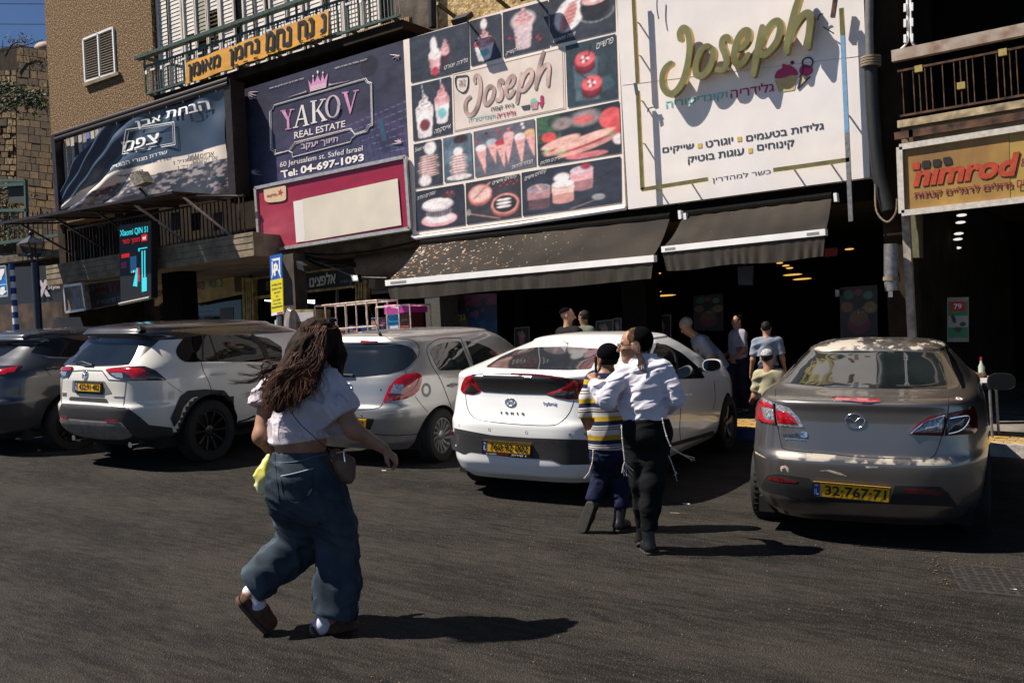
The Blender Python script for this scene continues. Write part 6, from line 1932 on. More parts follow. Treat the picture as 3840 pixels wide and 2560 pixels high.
# ---- collage of food photographs
r3=Q(1500,0,.4082);r8=Q(1450,400,.5358)
cs=root('billboard',P(1930,500,13.0),'white framed menu billboard of many dessert and drink photographs','billboard')
cq=pq([(1512,152),(2310,-88),(2346,774),(1548,884)],13.0)
obj('backing',MB().slab(cq,YB *.22),mat('cream_vinyl',(.80,.70,.63),.45,var=.04,scale=2),cs)
obj('rolled_hem',MB().tube(pq([(1546,884),(1560,892),(1940,842),(2346,780)],12.99),.035,8),M_SIGNW,cs,smooth=True)
VIN=mat_attr('print_photo',.35)
DK=S(48,52,62,.55)
def cup(p,cx,top,bot,w0,w1,body,cream,swirl=None,label=None,lid=None,cone=False):
 p.poly([(cx -w0,top),(cx +w0,top),(cx +w1,bot),(cx -w1,bot)],body)
 p.ell(cx,bot,w1,.03,body);p.ell(cx,top,w0,.04,tuple(min(.8,v *1.1) for v in body))
 p.line(cx -w0 *.8,top +.05,cx -w1 *.8,bot -.03,.012,tuple(v *.7 for v in body));p.line(cx +w0 *.6,top +.05,cx +w1 *.6,bot -.03,.015,tuple(min(.85,v *1.25) for v in body))
 if cream is not None:
  for k,(dx,dy,r_) in enumerate(((0,-.02,1.0),(-.4,-.07,.62),(.42,-.06,.6),(.05,-.12,.72),(-.1,-.18,.5),(.12,-.23,.34),(0,-.29,.2))):
   p.ell(cx +dx *w0,top +dy,w0 *r_,.055*(r_ +.4),tuple(v *(1-.10*(k % 3)) for v in cream))
   if swirl is not None:p.line(cx +dx *w0 -w0 *r_ *.6,top +dy,cx +dx *w0 +w0 *r_ *.6,top +dy -.02,.010,swirl)
 if label is not None:p.ell(cx,(top +bot)/2+.02,w1 *.85,(bot -top)*.28,(.55,.5,.48));p.ell(cx,(top +bot)/2+.02,w1 *.72,(bot -top)*.24,label)
CR=S(225,205,205,.55);PK=S(210,150,155,.55);RD=S(170,30,50,.55);BR=S(60,38,38,.55);TL_=S(90,175,180,.55)
def px_(q,fn,wh=(64,64),bg=DK,name='photo_print',capt=None):
 p=Pic(wh[0],wh[1],bg);n=p.noise(4,len(q)+int(q[0][0]),4);p.mix((n -.4)*.6,tuple(v *1.7+.01 for v in bg));
 fn(p)
 g_=p.a.mean(-1,keepdims=True);p.a=g_ +(p.a -g_) * .8;k_=p.a.copy()
 for sh in ((1,0),(0,1),(-1,0),(0,-1)):k_ += np.roll(p.a,sh,(0,1))
 p.a=k_ / 5;p.tex(.35,14,int(q[0][1]) % 97);p.tex(.18,40,5);vg=((p.X -.5) ** 2+(p.Y -.5) ** 2)[...,None];n2=p.noise(5,int(q[0][0]) % 31,4)[...,None]
 p.a=np.clip(p.a *(1.12-.5*vg)*(.75+.5*n2),0,.85)
 Qd=pq(q,12.99);o=obj(name,p.mesh(Qd),VIN,cs)
 if capt:
  s_,(u0,v0,u1,v1),tilt=capt
  q4=lerpq(off(Qd,YF *.004),u0,v0,u1,v1);q4=[q4[0]+[0,0,-tilt],q4[1]+[0,0,tilt],q4[2]+[0,0,tilt],q4[3]+[0,0,-tilt]]
  # leaning handwriting
  q4[0]=q4[0] +(q4[1]-q4[0]) * .04;q4[1]=q4[1] +(q4[1]-q4[0]) * .04
  mb=MB();text3(mb,s_,q4,None,-.004);obj('caption',mb,M_SIGNW,o)
 return o
def f1(p):
 for k in range(4):p.line(0,.55+.16*k,1,.50+.2*k,.006,(.015,.017,.025))
 cup(p,.60,.52,.78,.075,.05,BR,PK,BR);cup(p,.43,.55,.90,.10,.065,PK,CR,None);p.ell(.43,.86,.065,.09,RD);p.ell(.41,.28,.05,.16,CR,.3)
px_(r3([(85,355),(630,205),(637,640),(100,762)]),f1,capt=(heb('גלידה יוגורט'),(.58,.76,.97,.86),.02))
def f2(p):cup(p,.45,.60,.92,.30,.19,CR,PK,BR,TL_);p.ell(.45,.15,.10,.12,CR,.3);p.ell(.2,.57,.07,.05,RD);p.ell(.68,.55,.07,.05,S(200,110,70,.55))
px_(r3([(640,195),(925,125),(935,530),(652,610)]),f2,(44,64))
def f3(p):
 p.ell(.45,.28,.24,.18,CR,.5);cup(p,.45,.33,.88,.21,.15,S(190,165,170,.55),PK,BR)
 for x,y in ((.15,.6),(.75,.72),(.8,.78),(.28,.62)):p.ell(x,y,.035,.03,RD)
px_(r3([(942,118),(1360,5),(1370,433),(952,533)]),f3,(56,64),capt=(heb('מילקשייק'),(.05,.84,.40,.96),.02))
def f4(p):
 p.ell(.32,.45,.22,.34,CR,.08,.3);p.ell(.30,.50,.10,.30,S(200,125,120,.55),.2,.35)
 for k in range(7):p.line(.20+.02*k,.72-.08*k,.36+.02*k,.68-.08*k,.008,S(130,60,60,.55))
 p.ell(.70,.42,.22,.28,(.02,.02,.025));p.ell(.70,.28,.22,.13,(.012,.012,.015));p.ell(.70,.27,.19,.10,S(205,150,145,.55));p.ell(.70,.27,.06,.04,CR)
 for k in range(18):a=k * .15;p.ell(.72+.27*math.cos(a),.50+.22*math.sin(a),.018,.015,(.25,.25,.28))
px_(r3([(1368,-20),(1965,-170),(1975,285),(1378,423)]),f4,capt=(heb('קפה ומאפה'),(.05,.86,.40,.95),.02))
def f5(p):cup(p,.32,.52,.95,.22,.17,CR,S(215,200,200,.55),(.02,.018,.02),S(120,40,50,.55));cup(p,.76,.42,.76,.18,.13,S(215,208,208,.55),PK,RD,TL_);p.line(.27,.03,.30,.18,.008,CR);p.line(.74,.0,.75,.12,.008,CR)
px_(r3([(103,792),(465,703),(480,1222),(122,1297)]),f5,(56,76),capt=(heb('אייסקפה'),(.55,.86,.96,.96),.02))
def f6(p):
 p.poly([(.15,.35),(.62,.28),(.65,.95),(.18,.92)],S(70,95,105,.55));p.poly([(.2,.72),(.85,.6),(.95,.78),(.4,.95)],S(52,80,90,.55))
 for cx,cy in ((.38,.28),(.50,.68)):
  p.ell(cx,cy +.12,.20,.12,S(90,15,30,.55));p.ell(cx,cy +.05,.20,.14,S(120,20,35,.55));p.ell(cx,cy,.20,.12,S(205,55,70,.55));p.ell(cx,cy,.17,.10,S(215,75,85,.55),.3)
  for k in range(6):p.ell(cx +.06*math.cos(k),cy +.04*math.sin(k),.028,.022,(.06,.03,.05) if k % 2 else CR)
 p.line(.52,.08,.46,.24,.014,(.01,.01,.01));p.line(.30,.52,.44,.62,.014,(.01,.01,.01))
px_(r3([(1520,425),(1980,312),(2000,903),(1540,990)]),f6,(56,80),S(44,58,66,.55),capt=(heb('פרשיים'),(.62,.06,.95,.15),.02))
def stack(p,cx,y0,y1,w,c1,c2,n=8):
 for k in range(n):
  y=y0 +(y1 -y0) * k / n;ww_=w *(1-.25*abs(k /n -.6));p.ell(cx +.03*math.sin(k *2.1),y,ww_,(y1 -y0)/n *.62,c1,.3);p.line(cx -ww_ *.9,y +.01,cx +ww_ *.9,y,.012,c2)
def f7(p):p.ell(.60,.16,.20,.14,CR,.4);stack(p,.52,.34,.80,.36,S(205,165,160,.55),BR);p.ell(.38,.86,.22,.12,CR,.4)
px_(r8([(188,265),(380,226),(390,540),(200,571)]),f7,(44,70),capt=('Sweet waffle',(.05,.06,.55,.16),.02))
def f8(p):
 p.mix((p.noise(5,8)-.35)*1.2*(p.Y < .6),S(120,145,165,.55));p.ell(.62,.10,.25,.10,BR,.3);p.line(.55,.2,.53,.38,.012,BR);p.ell(.52,.36,.16,.09,CR,.4);stack(p,.52,.46,.88,.30,S(215,180,175,.55),BR,7);p.ell(.52,.92,.42,.06,CR)
px_(r8([(393,223),(590,181),(606,500),(405,531)]),f8,(44,66),S(70,88,102,.55))
def f9(p):
 for k,(cx,ty,by) in enumerate(((.12,.42,.98),(.30,.34,.80),(.44,.38,.92),(.58,.26,.86),(.76,.34,.92),(.92,.30,.82))):
  bx=cx +(.06 if k < 3 else -.02+.04*(k -3));p.poly([(cx -.085,ty),(cx +.085,ty),(bx,by)],S(215,150,145,.55))
  for j in range(5):p.line(cx -.07+.01*j,ty +.04+.08*j,cx +.07-.012*j,ty +.02+.08*j,.004,S(170,105,100,.55))
  p.ell(cx,ty -.03,.09,.07,(CR,S(150,165,175,.55),RD,PK,CR,S(225,170,110,.55))[k],.3)
 for x,y,c in ((.22,.1,(.02,.02,.04)),(.40,.08,RD),(.45,.16,RD),(.58,.1,S(210,90,90,.55)),(.80,.06,CR),(.82,.14,CR),(.06,.25,RD)):p.ell(x,y,.025,.03,c)
px_(r8([(607,177),(1033,86),(1044,413),(620,494)]),f9,(88,66),S(88,88,100,.55),capt=(heb('מבחר גלידות'),(.62,.86,.95,.95),.02))
def f10(p):
 p.mix((p.noise(9,4)-.35)*3*(p.X < .3)*(p.Y < .55),S(62,100,70,.55));p.ell(.15,.45,.09,.10,S(205,50,50,.55));p.ell(.90,.30,.14,.20,S(215,65,65,.55));p.ell(.98,.45,.10,.18,S(205,55,60,.55))
 p.ell(.32,.22,.12,.12,(.3,.22,.22),.4);p.ell(.60,.20,.18,.16,(.28,.22,.22),.4);p.ell(.58,.22,.12,.08,S(200,80,80,.55),.3)
 for cx,cy,r_ in ((.30,.62,0),(.58,.66,1)):
  L_=.25 if not r_ else .38
  p.ell(cx +.02,cy +.10,L_,.08,S(200,135,125,.55),.15,-.33);p.ell(cx,cy +.05,L_,.045,S(120,165,110,.55),.2,-.33);p.ell(cx +.03,cy +.06,L_ *.8,.03,RD,.3,-.33);p.ell(cx -.01,cy -.03,L_,.085,S(225,160,145,.55),.15,-.33)
 p.ell(.60,.93,.25,.06,S(205,100,110,.55));p.ell(.98,.72,.07,.1,CR,.3)
px_(r8([(1048,82),(1626,-40),(1640,322),(1060,415)]),f10,(110,72),S(40,46,52,.55),capt=(heb('כריכים וסלטים'),(.03,.88,.28,.96),.02))
def f11(p):
 p.ell(.48,.78,.36,.16,PK);p.ell(.48,.74,.30,.12,CR,.3);p.ell(.48,.60,.26,.12,S(110,100,110,.55),.2)
 for k in range(9):p.line(.26+.055*k,.48,.27+.05*k,.66,.010,(.03,.02,.03))
 p.ell(.46,.42,.31,.15,S(190,178,180,.55),.2);p.ell(.45,.38,.30,.13,CR);p.ell(.62,.22,.09,.07,BR,.4);p.ell(.74,.24,.08,.07,S(80,60,65,.55),.4);p.ell(.66,.15,.03,.03,RD);p.ell(.75,.16,.03,.03,RD)
px_(r8([(201,596),(537,539),(549,827),(208,872)]),f11,(72,64),S(42,44,54,.55),capt=(heb('עוגות יום הולדת'),(.04,.08,.42,.18),.03))
def tart(p,cx,cy,rx,ry,top):
 p.ell(cx,cy +.05,rx,ry,S(165,85,78,.55));p.ell(cx,cy,rx,ry,S(205,125,110,.55));p.ell(cx,cy,rx *.85,ry *.82,top)
 for k in range(16):a=k * .2 + .0;p.line(cx +rx *.98*math.cos(a),cy +ry *math.sin(a),cx +rx *.96*math.cos(a),cy +ry *math.sin(a)+.07,.006,S(130,60,55,.55))
def f12(p):
 tart(p,.27,.32,.22,.22,S(215,170,160,.55));p.line(.15,.42,.45,.10,.03,S(190,120,110,.55));tart(p,.72,.64,.25,.24,(.03,.025,.03))
 for y in (.54,.62,.70):p.ell(.70,y,.13,.028,CR,.3)
 for k in range(12):p.ell(.62+.03*k,.12+.03*((k *7) % 4),.02,.022,RD if k % 2 else (.05,.02,.05))
 p.ell(.05,.72,.04,.08,(.3,.28,.3),.3);p.line(.08,.76,.62,.96,.012,S(190,130,125,.55))
px_(r8([(552,536),(930,469),(939,769),(560,824)]),f12,(84,66),S(52,50,54,.55),capt=(heb('קינוחים אישיים'),(.5,.03,.95,.14),.03))
def jar(p,cx,cy,rx,h,c1,c2,c3):
 p.poly([(cx -rx,cy),(cx +rx,cy),(cx +rx *.92,cy +h),(cx -rx *.92,cy +h)],c1);p.poly([(cx -rx *.96,cy +h *.55),(cx +rx *.96,cy +h *.55),(cx +rx *.92,cy +h),(cx -rx *.92,cy +h)],c2)
 p.ell(cx,cy +h,rx *.92,.05,c2);p.ell(cx,cy,rx,.09,(.5,.42,.43));p.ell(cx,cy,rx *.92,.075,c3)
def f13(p):
 p.line(.05,.75,.25,.5,.006,(.015,.015,.02));p.line(.75,.4,1,.25,.006,(.015,.015,.02))
 jar(p,.62,.16,.115,.40,S(205,140,145,.55),S(150,100,105,.55),S(190,165,175,.55));p.ell(.66,.10,.05,.06,RD,.3)
 jar(p,.43,.40,.115,.38,S(215,175,165,.55),S(190,130,120,.55),CR);p.ell(.42,.26,.08,.10,CR,.3)
 jar(p,.18,.42,.12,.42,S(165,115,120,.55),S(95,65,72,.55),S(140,120,135,.55));p.line(.16,.34,.20,.46,.02,S(200,150,140,.55))
 p.ell(.78,.80,.06,.07,(.35,.33,.36),.3,-.5);p.line(.5,.98,.74,.86,.010,(.35,.25,.25))
px_(r8([(943,463),(1637,348),(1642,671),(952,767)]),f13,(130,70),S(46,50,62,.55),capt=(heb('קינוחים אישיים'),(.03,.06,.26,.17),.04))
# centre panel
cqd=pq(r3([(478,682),(1508,428),(1522,1000),(495,1213)]),12.994)
obj('name_panel',MB().slab(cqd,YB *.005),mat('panel_cream',(.74,.63,.56),.45,var=.10,scale=2),cs)
mb=MB();frame(mb,lerpq(off(cqd,YF *.002),.01,.02,.985,.98),.008,.002);obj('thin_border',mb,mat('border_beige',(.42,.34,.30),.5),cs)
# brush-script word, shared by the print and the raised letters (coordinates of the big sign)
SCRIPT={'J':[[(467,275),(462,230),(485,196),(515,215),(533,300),(528,400),(508,500),(478,585),(432,645),(385,655),(347,605),(343,530),(365,475),(402,445)]],
          'o':[[(640,330),(690,345),(697,400),(670,480),(622,530),(582,520),(577,455),(603,370),(640,330),(665,325)]],
          's':[[(808,285),(795,262),(768,275),(762,325),(785,385),(793,440),(770,487),(728,488)]],
          'e':[[(862,345),(905,330),(942,275),(942,220),(905,225),(868,285),(848,365),(850,430),(880,455),(918,425),(942,385)]],
          'p':[[(1040,190),(1022,290),(998,420),(980,525)],[(1030,330),(1060,240),(1105,170),(1150,150),(1170,195),(1150,280),(1105,345),(1060,385),(1020,385)]],
          'h':[[(1312,-50),(1275,60),(1245,180),(1220,290),(1212,365)],[(1225,310),(1265,200),(1320,115),(1365,95),(1378,150),(1368,250),(1362,330)]]}
def brush(par,strokes,mapper,w,d,m,name,tilt=.0):
 for ch,ss in strokes.items():
  mb=MB()
  for si,st_ in enumerate(ss):
   pts=crom(st_,7);p3=[mapper(*p) for p in pts];n=len(p3)
   ww_=[w *(.80+.2*math.sin(math.pi *i /(n -1))) for i in range(n)]
   Lp,Rp=[],[]
   for i,p in enumerate(p3):
    t=p3[min(n -1,i +1)] - p3[max(0,i -1)];t /= np.linalg.norm(t);nn_=np.cross(t,YB);nn_ /= np.linalg.norm(nn_)
    Lp.append(p +nn_ *ww_[i]/2);Rp.append(p -nn_ *ww_[i]/2)
   ring=Lp[:]
   e=p3[-1];a0=Lp[-1] - e;t=p3[-1] - p3[-2];t /= np.linalg.norm(t)
   for k in range(1,6):a=math.pi * k / 6;ring.append(e +a0 *math.cos(a)+t *ww_[-1]/2*math.sin(a))
   ring += Rp[::-1]
   e=p3[0];a0=Rp[0] - e;t=p3[0] - p3[1];t /= np.linalg.norm(t)
   for k in range(1,6):a=math.pi * k / 6;ring.append(e +a0 *math.cos(a)+t *ww_[0]/2*math.sin(a))
   o0=len(mb.v);R=len(ring)
   # quads along the stroke, front and back, plus rim with a small bevel
   yo=YF *(.0015*si)
   idx_=list(range(n)) +[n -1] * 5 + list(range(n))[::-1] +[0] * 5
   fr_=[q +yo +YF *(.006 if d > .01 else .002)*idx_[k_]/n for k_,q in enumerate(ring)];
   mb.v += [tuple(q) for q in fr_];mb.v += [tuple(q +YB *(d +.0015*si)) for q in fr_]
   for i in range(n -1):
    a,b=i,i + 1;c_,d_=n + 5 +(n -1-b),n + 5 +(n -1-a)
    mb.f.append((o0 +a,o0 +b,o0 +c_,o0 +d_));mb.m.append(0)
   mb.f.append(tuple(o0 +k for k in range(n -1,n +6)));mb.m.append(0)
   mb.f.append(tuple([o0 +2*n +4]+[o0 +k for k in range(2*n +5,2*n +10)]+[o0]));mb.m.append(0)
   for i in range(R):j=(i +1) % R;mb.f.append((o0 +i,o0 +j,o0 +R +j,o0 +R +i));mb.m.append(1 if d > .01 else 0)
  obj(name,mb,m,par,smooth=False)
# printed copy: affine map from the big sign onto the collage panel
src=np.array([[343,530,1],[515,196,1],[1378,150,1],[1220,365,1],[980,525,1],[1312,-50,1]],float)
dst=np.array([[612,960],[708,690],[1368,610],[1238,830],[1078,940],[1330,500]],float)
AF=np.linalg.lstsq(src,dst,rcond=None)[0]
MAUVE=mat('print_mauve',(.58,.41,.37),.45,var=.35,scale=3)
brush(cs,SCRIPT,lambda x,y:P(*r3([tuple(np.array([x,y,1]) @ AF)])[0],12.985),.075,.001,MAUVE,'letter')
mb=MB();text3(mb,heb('בית קפה'),pq(r3([(835,990),(1048,950),(1050,990),(837,1035)]),12.987),None,.02);obj('lettering',mb,M_NAVY,cs)
CRIM=mat('print_crimson',(.42,.03,.11),.45,var=.05);TEAL=mat('print_teal',(.20,.50,.45),.45,var=.05)
mb=MB();text3(mb,heb('גלידריה'),pq(r3([(890,1035),(1060,1010),(1062,1055),(890,1090)]),12.987),None,.02);obj('lettering',mb,CRIM,cs)
mb=MB();text3(mb,heb('וקונדיטוריה'),pq(r3([(628,1085),(870,1045),(872,1090),(630,1140)]),12.987),None,.01);obj('lettering',mb,mat('print_pale_teal',(.32,.58,.58),.45),cs)
mb=MB();text3(mb,'8',pq(r3([(1285,880),(1318,872),(1322,930),(1288,940)]),12.987),None,.05);mb.prism(pq(r3([(1270,940),(1325,930),(1300,1000)]),12.987),YF *.001);obj('cone_print',mb,CRIM,cs,kind='stuff')
mb=MB();mb.prism(pq(r3([(1110,978),(1195,960),(1188,1005),(1130,1012)]),12.987),YF *.001);obj('cup_print',mb,M_NAVY,cs)
mb=MB();mb.prism(pq(r3([(1200,950),(1268,938),(1262,1000),(1208,1008)]),12.987),YF *.001);obj('cupcake_print',mb,mat('print_pink2',(.50,.28,.28),.45),cs)
mb=MB();mb.prism(pq(r3([(1196,950),(1205,915),(1235,900),(1270,935)]),12.986),YF *.001);obj('cupcake_icing_print',mb,TEAL,cs)
sp_=crom([(512,712),(568,698),(622,700),(624,780),(608,830),(578,850),(540,835),(516,800)],4,True)
mb=MB();q_=pq(r3(sp_),12.987);q_.append(q_[0]);mb.tube(q_,.010,4);text3(mb,heb('כשר'),pq(r3([(540,740),(598,728),(600,755),(542,768)]),12.987));text3(mb,heb('צפת'),pq(r3([(540,772),(598,760),(600,790),(542,803)]),12.987))
obj('seal_print',mb,M_NAVY,cs)
for px,py,ln in ((1738,80,0),(1995,-12,0)):
 c=P(px,py,12.76);fl=flood(px,py,12.76,'black floodlight on a short arm above the menu billboard, %s' % ('near its top left corner' if ln == 0 and px < 1800 else 'towards its middle'),.30,[c +[-.05,.12,.08],c +[-.1,.3,.05]])

# ---- the big white sign with raised gold letters
r4=Q(2300,0,.5357)
js=root('shop_sign',P(2800,400,13.0),'big white shop sign with raised golden script letters and a golden bar frame','sign')
jq=pq([(2300,-200),(3222,-490),(3262,665),(2356,785)],13.0)
obj('white_panel',MB().slab(jq,YB *.15),M_SIGNW,js)
for (a,b) in (((2335,320),(3250,208)),):
 obj('panel_joint',MB().bar(P(*a,12.998),P(*b,12.998),.003,.004,up=YB),mat('joint_grey',(.3,.28,.27),.6),js)
GOLDL=mat('gold_lettering',(.44,.37,.14),.30,metal=.8,var=.2,scale=2.5)
brush(js,SCRIPT,lambda x,y:P(*r4([(x,y)])[0],12.82),.095,.085,[GOLDL,M_GOLD],'letter')
mb=MB()
for s_,q4 in ((('שייקים'),[(343,1035),(563,1003),(567,1050),(343,1085)]),('יוגורט',[(645,990),(836,958),(840,1005),(648,1035)]),('גלידות בטעמים',[(928,940),(1470,850),(1473,905),(930,992)]),
               ('עוגות בוטיק',[(520,1100),(913,1035),(917,1098),(523,1155)]),('קינוחים',[(1005,1015),(1265,978),(1268,1040),(1008,1070)])):
 text3(mb,heb(s_),pq(r4(q4),12.996),YF *.002,.028)
text3(mb,heb('כשר למהדרין'),pq(r4([(692,1240),(1100,1180),(1102,1225),(693,1288)]),12.996),YF *.002,.004)
obj('lettering',mb,M_NAVY,js)
mb=MB()
for q4 in ([(590,1006),(620,1002),(621,1034),(591,1038)],[(867,960),(898,956),(899,989),(868,993)],[(944,1040),(974,1036),(975,1070),(945,1074)]):
 b_=obj('square_mark',MB().slab(pq(r4(q4),12.996),YF *.002),mat('print_gold',(.58,.38,.08),.5,var=.05),js)
mb=MB();text3(mb,heb('גלידריה'),pq(r4([(820,618),(1120,572),(1128,642),(820,692)]),12.996),YF *.002,.028);obj('lettering',mb,CRIM,js)
mb=MB();text3(mb,heb('וקונדיטוריה'),pq(r4([(366,712),(800,640),(803,700),(370,778)]),12.996),YF *.002,.028);obj('lettering',mb,TEAL,js)
obj('cupcake_print',MB().prism(pq(r4([(1130,562),(1292,520),(1268,632),(1160,648)]),12.996),YF *.002),mat('print_tan',(.55,.40,.18),.5),js)
obj('icing_print',MB().prism(pq(r4(crom([(1130,548),(1145,500),(1180,478),(1185,448),(1215,455),(1245,462),(1280,490),(1292,525),(1240,528),(1190,545)],4,True)),12.994),YF *.002),CRIM,js)
obj('cherry_print',MB().prism(pq(r4(crom([(1238,440),(1252,425),(1268,438),(1254,455)],4,True)),12.994),YF *.002),mat('print_dark_red',(.15,.01,.03),.5),js)
obj('cone_print',MB().prism(pq(r4([(1306,545),(1372,535),(1290,622)]),12.996),YF *.002),mat('print_tan',(.55,.40,.18),.5),js)
obj('scoop_print',MB().prism(pq(r4(crom([(1300,500),(1330,452),(1390,470),(1392,512),(1340,535)],4,True)),12.995),YF *.002),CRIM,js)
for c in (crom([(1322,445),(1338,412),(1375,405),(1395,430),(1385,465),(1345,470)],4,True),crom([(1300,545),(1325,500),(1325,460)],4),[(1290,622),(1310,540)],[(1290,622),(1378,538)]):
 q_=pq(r4(c),12.990);q_=q_ +[q_[0]] if len(c) > 10 else q_
 obj('outline_print',MB().tube(q_,.010,5),M_NAVY,js)
# golden bar frame standing off the panel
GY_=12.86
for nm,a,b,m_ in (('frame_bar',(140,-60),(172,590),M_GOLD),('frame_bar',(172,640),(205,1330),M_GOLD),('frame_bar',(200,1328),(662,1255),M_GOLD),('frame_bar',(1122,1192),(1655,1118),M_GOLD),
                     ('frame_bar',(1598,60),(1606,250),M_GOLD),('film_strip',(1606,252),(1636,930),mat('blue_film',(.18,.33,.50),.35,var=.1)),('loose_bar',(1636,930),(1664,1550),M_STEEL),('loose_bar',(1560,-40),(1536,125),M_IRON)):
 o_=obj(nm,MB().bar(P(*r4([a])[0],GY_),P(*r4([b])[0],GY_),.055,.035,up=YB),m_,js)
for a in ((290,1315),(520,1278),(1240,1176),(1500,1138),(176,700),(190,1000),(150,150),(160,380),(1630,800)):
 c=P(*r4([a])[0],GY_);obj('standoff',MB().tube([c,c +YB *.14],.012,6),M_GOLD,js)
for pts in ([(308,-40),(306,60),(318,135)],[(240,785),(250,760),(290,750)],[(1430,145),(1440,110),(1468,98)],[(1470,190),(1545,238)]):
 c=pq(r4(pts),12.93);obj('loose_wire',MB().tube(crom(c,5),.008,5),M_CABLE,js,smooth=True)
obj('tape_flag',MB().slab(pq(r4([(140,583),(165,580),(178,655),(155,670)]),12.80),YB *.003),M_NAVY,js)

# ================================================================== awnings
def awning_mat(dens):
 m=bpy.data.materials.new('stained_awning_canvas');m.use_nodes=True;nt=m.node_tree;N=nt.nodes;L=nt.links;b=N['Principled BSDF'];b.inputs['Roughness'].default_value=.85;b.inputs['Specular IOR Level'].default_value=.2
 tc=N.new('ShaderNodeTexCoord');vo=N.new('ShaderNodeTexVoronoi');vo.inputs['Scale'].default_value=17;nz=N.new('ShaderNodeTexNoise');nz.inputs['Scale'].default_value=22;nz.inputs['Detail'].default_value=4
 ad=N.new('ShaderNodeVectorMath');ad.operation='MULTIPLY_ADD';ad.inputs[1].default_value=(.06,.06,.06);L.new(nz.outputs['Color'],ad.inputs[0]);L.new(tc.outputs['Object'],ad.inputs[2]);L.new(ad.outputs[0],vo.inputs['Vector'])
 wn_=N.new('ShaderNodeTexWhiteNoise');L.new(vo.outputs['Position'],wn_.inputs['Vector'])
 sz=N.new('ShaderNodeMath');sz.operation='MULTIPLY_ADD';sz.inputs[1].default_value=.30;sz.inputs[2].default_value=-.10
 ba=N.new('ShaderNodeTexNoise');ba.inputs['Scale'].default_value=.8;ba.inputs['Detail'].default_value=3;L.new(tc.outputs['Object'],ba.inputs['Vector'])
 sx=N.new('ShaderNodeSeparateXYZ');L.new(tc.outputs['Object'],sx.inputs[0])
 gr=N.new('ShaderNodeMapRange');gr.inputs['From Min'].default_value=-2.4;gr.inputs['From Max'].default_value=2.2;gr.inputs['To Min'].default_value=dens;gr.inputs['To Max'].default_value=.25;L.new(sx.outputs[0],gr.inputs[0])
 mu=N.new('ShaderNodeMath');mu.operation='MULTIPLY';L.new(gr.outputs[0],mu.inputs[0]);L.new(wn_.outputs['Value'],mu.inputs[1]);L.new(mu.outputs[0],sz.inputs[0])
 lt=N.new('ShaderNodeMath');lt.operation='LESS_THAN';L.new(vo.outputs['Distance'],lt.inputs[0]);L.new(sz.outputs[0],lt.inputs[1])
 r0=N.new('ShaderNodeValToRGB');e=r0.color_ramp.elements;e[0].position=.35;e[0].color=(.011,.009,.008,1);e[1].position=.68;e[1].color=(.034,.027,.021,1);L.new(ba.outputs[0],r0.inputs[0])
 r1_=N.new('ShaderNodeValToRGB');e=r1_.color_ramp.elements;e[0].color=(.38,.34,.29,1);e[0].position=.45;e[1].color=(.30,.16,.08,1);e[1].position=.7
 L.new(wn_.outputs['Color'],r1_.inputs[0]);mx=N.new('ShaderNodeMix');mx.data_type='RGBA';L.new(lt.outputs[0],mx.inputs[0]);L.new(r0.outputs[0],mx.inputs[6]);L.new(r1_.outputs[0],mx.inputs[7]);L.new(mx.outputs[2],b.inputs['Base Color'])
 return m
BAR=mat('white_bar',(.76,.74,.73),.3,var=.06,scale=4)
VAL=mat('grimy_valance',(.034,.025,.018),.9,var=.5,scale=6,stretch=(3,1,.4),detail=8,col2=(.014,.012,.011))
